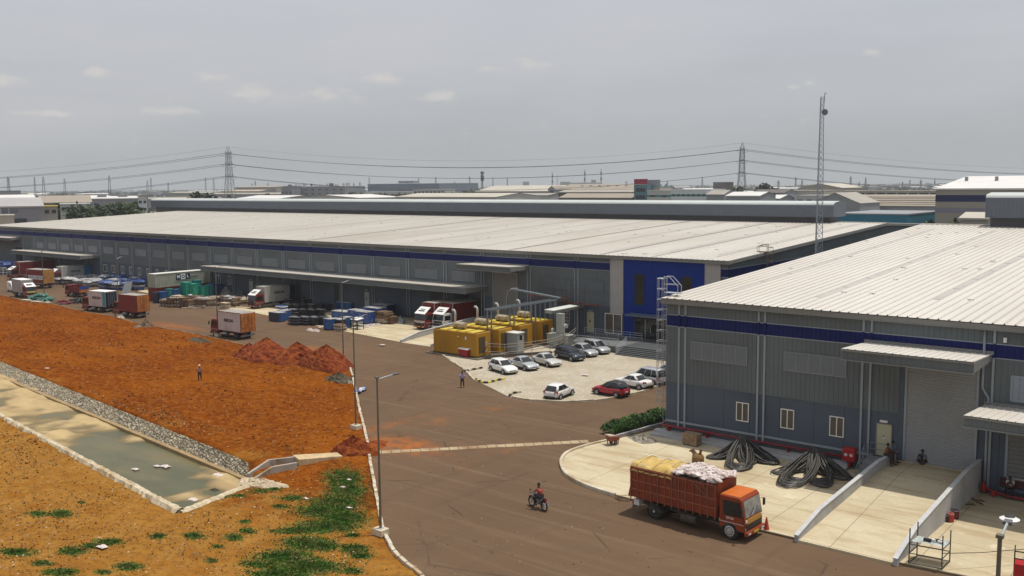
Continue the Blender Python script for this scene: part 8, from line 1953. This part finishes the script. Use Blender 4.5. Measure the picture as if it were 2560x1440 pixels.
# ------------------------------------------------------------------ people
M_skin=mat('skin',(.115,.055,.032),r=.6,v=.08,s=4); M_hair=mat('hair',(.012,.010,.009),r=.6)
def skinned(name,par,verts,edges,radii,m,root=0,sub=1):
    me=bpy.data.meshes.new(name); me.from_pydata(verts,edges,[]); o=bpy.data.objects.new(name,me); COL.objects.link(o); o.parent=par; me.materials.append(m)
    md=o.modifiers.new('skin','SKIN'); md.use_smooth_shade=True
    sv=me.skin_vertices[0].data
    for i,r_ in enumerate(radii): sv[i].radius=(r_,r_); sv[i].use_root=(i==root)
    s=o.modifiers.new('subdiv','SUBSURF'); s.levels=sub; s.render_levels=sub; return o
def person(label,J,shirt,trousers,loc,rz,head=(0,0,1.62),cap=None,vest=None,extra_hair=True):
    """J: joints pelvis, chest, neck, shoulder/elbow/wrist, hip/knee/ankle/toe for l and r (local, +x forward)"""
    t=thing('person',label,'person',loc,rz); V=[];E=[];Rd=[]; ix={}
    def add(k,p,r_,par=None):
        ix[k]=len(V); V.append(tuple(p)); Rd.append(r_)
        if par is not None: E.append((ix[par],ix[k]))
    hd=Vector(head); add('pelvis',J['pelvis'],.13); add('waist',Vector(J['pelvis']).lerp(Vector(J['chest']),.45),.12,'pelvis'); add('chest',J['chest'],.135,'waist'); add('neck',J['neck'],.055,'chest'); add('head0',Vector(J['neck']).lerp(hd,.55),.075,'neck'); add('head',hd,.098,'head0'); add('crown',hd+Vector((0,0,.085)),.075,'head')
    f=Vector(J.get('face',(1,0,0))).normalized(); add('nose',hd+f*.10+Vector((0,0,-.02)),.02,'head'); 
    for s in 'lr':
        add('sh'+s,J['sh'+s],.062,'chest'); add('el'+s,J['el'+s],.042,'sh'+s); add('wr'+s,J['wr'+s],.030,'el'+s)
        dv=(Vector(J['wr'+s])-Vector(J['el'+s])).normalized(); pn=Vector(J['wr'+s])+dv*.07; add('pm'+s,pn,.032,'wr'+s); sd=dv.orthogonal().normalized(); dn=dv.cross(sd)
        for k in range(4): o=sd*(-.03+.02*k); add('f%d'%k+s,pn+o+dv*.045,.010,'pm'+s); add('g%d'%k+s,pn+o+dv*(.075+.01*(1.5-abs(k-1.5)))+dn*.02,.008,'f%d'%k+s)
        add('th'+s,pn-dv*.02+sd*.05,.011,'pm'+s); add('tt'+s,pn+dv*.02+sd*.06+dn*.015,.009,'th'+s)
        add('hp'+s,J['hp'+s],.095,'pelvis'); add('kn'+s,J['kn'+s],.062,'hp'+s); add('an'+s,J['an'+s],.042,'kn'+s); add('to'+s,J['to'+s],.036,'an'+s)
    skinned('body',t,V,E,Rd,M_skin)
    P=lambda k:Vector(V[ix[k]])
    vs=[P('pelvis')+(P('waist')-P('pelvis'))*.0,P('waist'),P('chest'),P('neck')*.25+P('chest')*.75]; vr=[.155,.145,.162,.10]; es=[(0,1),(1,2),(2,3)]
    for s in 'lr':
        b=len(vs); vs+=[P('sh'+s),P('el'+s)*.8+P('sh'+s)*.2]; vr+=[.080,.062]; es+=[(2,b),(b,b+1)]
    skinned('shirt',t,vs,es,vr,shirt)
    vs=[P('pelvis')-Vector((0,0,.01))]; vr=[.158]; es=[]
    for s in 'lr':
        b=len(vs); vs+=[P('hp'+s),P('kn'+s),P('an'+s)*.92+P('kn'+s)*.08]; vr+=[.112,.082,.066]; es+=[(0,b),(b,b+1),(b+1,b+2)]
    skinned('trousers',t,vs,es,vr,trousers)
    for s in 'lr':
        mb=MB(); a,b=P('an'+s),P('to'+s); d=(b-a); d.z=0; d=d.normalized() if d.length>1e-4 else Vector((1,0,0)); q=Vector((-d.y,d.x,0))*.05; c=Vector((a.x,a.y,min(a.z,b.z)-.045)); mb.hexa([c-d*.07-q,c+d*.20-q*.8,c+d*.20+q*.8,c-d*.07+q],[c-d*.06-q+Vector((0,0,.09)),c+d*.18-q*.7+Vector((0,0,.05)),c+d*.18+q*.7+Vector((0,0,.05)),c-d*.06+q+Vector((0,0,.09))]); mb.build('shoe',M_blkp,t,bevel=.01)
    mb=MB(); rings=[]
    for i in range(5):
        z=hd.z+.0+.04*i; r_=(.112,.112,.104,.082,.03)[i]; rings.append([(hd.x-f.x*.015+r_*math.cos(2*math.pi*k/10),hd.y-f.y*.015+r_*math.sin(2*math.pi*k/10),z+.045) for k in range(10)])
    mb.loft(rings); mb.build('hair' if cap is None else 'cap',cap or M_hair,t,smooth=True)
    mb=MB(); q=Vector((-f.y,f.x,0))
    for s in (-1,1): c=hd+f*.093+q*.035*s; mb.tube([c,c+f*.008],.012,6)
    mb.build('eyes',M_hair,t)
    if vest:
        vs=[P('waist'),P('chest'),P('chest')*.6+P('neck')*.4]; skinned('vest',t,vs,[(0,1),(1,2)],[.165,.180,.12],vest)
    return t
def stand(dx=.0,arm=.25,swing=.0):
    J=dict(pelvis=(0,0,.93),chest=(.01,0,1.30),neck=(.01,0,1.47)); 
    for s,k in (('l',1),('r',-1)):
        J['sh'+s]=(.0,k*.19,1.40); J['el'+s]=(.02,k*(.24+arm*.1),1.12); J['wr'+s]=(.10,k*(.22),.90); J['hp'+s]=(0,k*.10,.88); J['kn'+s]=(.03+k*swing,k*(.12+dx*.4),.50); J['an'+s]=(-.02+k*swing*1.4,k*(.12+dx),.10); J['to'+s]=(.13+k*swing*1.4,k*(.13+dx),.05)
    return J
M_lav=mat('shirt_lavender',(.33,.29,.52),r=.8,v=.12,s=5,c2=(.48,.46,.62),s2=6); M_dkt=mat('trousers_dark',(.022,.016,.018),r=.8,v=.2,s=5); M_ltb=mat('shirt_lightblue',(.10,.18,.26),r=.8,v=.3,s=9,c2=(.30,.38,.44),s2=6); M_org=mat('shirt_orange',(.19,.055,.025),r=.8,v=.2,s=5); M_nvy=mat('cloth_navy',(.022,.028,.075),r=.8,v=.2,s=5); M_wsh=mat('shirt_white',(.45,.45,.47),r=.8,v=.15,s=6); M_pnk=mat('shirt_checked',(.30,.13,.10),r=.8,v=.4,s=14,c2=(.45,.33,.29),s2=9)
J=stand(.04); J['elr']=(.12,-.27,1.16); J['wrr']=(.26,-.12,1.22); J['ell']=(.06,.28,1.14); J['wrl']=(.16,.20,.98)
person('person in lavender shirt and dark trousers standing on the road beside the car park kerb',J,M_lav,M_dkt,G(1156,969),R(-60))
J=stand(.03,.4); J['elr']=(.15,-.28,1.2); J['wrr']=(.36,-.26,1.35); p=G(500,954); t=person('person in checked shirt standing alone on the red field holding a stick',J,M_pnk,M_dkt,(p.x,p.y,.1),R(-40),cap=M_frame)
c=Vector((.38,-.26,1.35)); mb=MB(); mb.tube([c+Vector((-.05,0,-.5)),c+Vector((.25,.25,.45))],.014,5); o=mb.build('stick',M_card2); o.location=(p.x,p.y,.1); o.rotation_euler=(0,0,R(-40)); tag(o,'thin pale stick held by the person on the red field','stick')
def sit(h,knee=.45,lean=.1,drop=.45,spread=.1):
    J=dict(pelvis=(0,0,h+.14),chest=(lean,0,h+.50),neck=(lean*1.5,0,h+.66))
    for s,k in (('l',1),('r',-1)):
        J['sh'+s]=(lean*1.2,k*.19,h+.60); J['el'+s]=(lean+.12,k*.25,h+.34); J['wr'+s]=(knee*.8,k*.14,h+.22); J['hp'+s]=(.02,k*.10,h+.11); J['kn'+s]=(knee,k*(.12+spread),h+.12); J['an'+s]=(knee+.02,k*(.11+spread),h-drop+.10); J['to'+s]=(knee+.16,k*(.12+spread),h-drop+.05)
    return J
# two people on the ramp wall, one crouching by the shutter, one on the dock ledge
wx=-20.95; hw=1.36+.53+.06
person('person in an orange brown shirt sitting on the ramp wall with back to the lens',sit(hw,.42,.06,.62),M_org,M_dkt,(wx-.12,67.9,0),R(-8),head=(.10,0,hw+.80))
person('person in a light blue shirt sitting on the ramp wall next to the cream door',sit(hw,.42,.14,.62),M_ltb,mat('trousers_maroon',(.07,.03,.035),r=.8,v=.2,s=5),(wx-.12,68.75,0),R(-20),head=(.22,0,hw+.80))
J=dict(pelvis=(0,0,.24),chest=(.10,0,.60),neck=(.16,0,.74),face=(1,0,-.2))
for s,k in (('l',1),('r',-1)): J['sh'+s]=(.10,k*.19,.68); J['el'+s]=(.26,k*.30,.45); J['wr'+s]=(.42,k*.12,.34); J['hp'+s]=(.05,k*.10,.22); J['kn'+s]=(.30,k*.34,.30); J['an'+s]=(.40,k*.10,.10); J['to'+s]=(.50,k*.02,.07)
pp=G(2306,1158,1.36); person('person in dark blue sitting cross legged on the ramp in front of the grey shutter',J,M_nvy,M_dkt,(pp.x,pp.y,1.36),R(-80),head=(.20,0,.88))
person('person in a white shirt sitting on the dock ledge at the frame edge',sit(.80,.42,.20,.50,.08),M_wsh,M_dkt,(-13.25,BYW-.45,0),R(-92),head=(.34,0,1.54))
for i,q in enumerate(((2239,1163),(2245,1158))):
    p=G(*q,1.36); t=MB(); t.cbox(0,0,.04,.26,.1,.08); o=t.build('sandal',M_blkp,bevel=.02); o.location=(p.x,p.y,1.37); o.rotation_euler=(0,0,i*.6); tag(o,['black sandal left on the ramp nearest the lens','black sandal on the ramp beside the sitting pair'][i],'sandal')
# motorcycle with rider
ra,fa=G(1364,1279),G(1326,1263); ang=math.atan2(fa.y-ra.y,fa.x-ra.x); mid=(ra+fa)/2
t=thing('motorcycle','black motorcycle riding away across the road bend','motorcycle',(mid.x,mid.y,0),ang); wb2=.66
M_moto=mat('moto_black',(.016,.016,.018),r=.35,v=.1,s=4)
for x in (-wb2,wb2):
    mb=MB(); R0=.30; mb.tube([(x+R0*math.cos(a),0,R0+.02+R0*math.sin(a)) for a in np.linspace(0,2*math.pi,25)[:-1]],.055,8,closed=True); w_=mb.build('wheel',M_tyre,t,smooth=True); mb=MB(); mb.tube([(x,-.06,.32),(x,.06,.32)],.06,8)
    for k in range(6): a=k*math.pi/3; mb.bar((x,0,.32),(x+.26*math.cos(a),0,.32+.26*math.sin(a)),.022)
    mb.build('rim',M_rim,w_)
mb=MB(); mb.tube([(-wb2,.08,.34),(-.1,.1,.42),(.25,.06,.75),(.35,0,.95)],.03,6); mb.tube([(-wb2,-.08,.34),(-.1,-.1,.42),(.25,-.06,.75),(.35,0,.95)],.03,6); mb.tube([(-.55,.08,.80),(.3,.04,.82)],.03,6); mb.build('frame',M_moto,t)
mb=MB(); mb.box(-.18,.22,-.13,.13,.36,.66); mb.build('engine',M_steel,t,bevel=.04)
mb=MB(); mb.tube([(.38,0,.84),(.28,0,.88),(.02,0,.86),(-.08,0,.80)],[.06,.14,.13,.06],10); mb.build('fuel_tank',M_moto,t,smooth=True)
mb=MB(); mb.hexa([(-.78,-.11,.78),(-.05,-.12,.76),(-.05,.12,.76),(-.78,.11,.78)],[(-.80,-.09,.88),(-.05,-.10,.84),(-.05,.10,.84),(-.80,.09,.88)]); mb.build('seat',M_blkp,t,bevel=.02)
for s in (-1,1): mb=MB(); mb.tube([(wb2,s*.07,.33),(.40,s*.07,1.0)],.025,6); mb.build('fork',M_rim,t)
mb=MB(); mb.tube([(.30,-.36,1.06),(.38,-.18,1.08),(.40,0,1.02),(.38,.18,1.08),(.30,.36,1.06)],.016,6); mb.build('handlebar',M_steel,t)
for s in (-1,1): mb=MB(); mb.tube([(.38,s*.28,1.07),(.40,s*.32,1.24)],.01,5); mb.cbox(.40,s*.33,1.27,.03,.11,.08); mb.build('mirror',M_moto,t)
mb=MB(); mb.tube([(.46,0,.92),(.58,0,.92)],[.11,.085],10); mb.build('headlight',M_hl,t); mb=MB(); mb.tube([(.05,-.16,.32),(-.35,-.18,.30),(-.85,-.2,.42)],[.03,.04,.055],8); mb.build('exhaust',M_galv,t)
mb=MB(); mb.box(-.86,-.80,-.08,.08,.70,.80); mb.build('taillight',M_tl,t); mb=MB(); mb.box(-.90,-.88,-.12,.12,.48,.60); mb.build('number_plate',M_plate,t)
mb=MB(); mb.tube([(-wb2+.36*math.cos(a),0,.34+.36*math.sin(a)) for a in np.linspace(.3,2.6,9)],.05,6); mb.tube([(wb2+.36*math.cos(a),0,.34+.36*math.sin(a)) for a in np.linspace(.7,2.5,9)],.045,6); mb.build('mudguard',M_moto,t)
J=dict(pelvis=(-.30,0,.94),chest=(-.18,0,1.30),neck=(-.14,0,1.46))
for s,k in (('l',1),('r',-1)): J['sh'+s]=(-.17,k*.19,1.38); J['el'+s]=(.06,k*.32,1.18); J['wr'+s]=(.26,k*.34,1.10); J['hp'+s]=(-.26,k*.11,.90); J['kn'+s]=(.12,k*.24,.74); J['an'+s]=(-.06,k*.2,.36); J['to'+s]=(.10,k*.21,.32)
person('person in an orange red safety vest riding the black motorcycle',J,mat('rider_red',(.22,.03,.02),r=.7,v=.15,s=5),M_dkt,(mid.x,mid.y,0),ang,head=(-.10,0,1.62),vest=mat('vest_orange',(.50,.08,.035),r=.6,v=.15,s=5))
# ------------------------------------------------------------------ air
mb=MB(); mb.box(-6500,6500,-400,6500,-2.5,75); hz=mb.build('haze',MATS['plain_ground'])
m=bpy.data.materials.new('haze_air'); m.use_nodes=True; nt=m.node_tree; nt.nodes.clear(); out=nt.nodes.new('ShaderNodeOutputMaterial'); pv=nt.nodes.new('ShaderNodeVolumePrincipled')
pv.inputs['Color'].default_value=(.86,.90,.93,1); pv.inputs['Density'].default_value=.00015; pv.inputs['Anisotropy'].default_value=.2
nt.links.new(pv.outputs[0],out.inputs['Volume']); hz.data.materials.clear(); hz.data.materials.append(m); tag(hz,'thin pale haze over the plain','haze',kind='stuff')
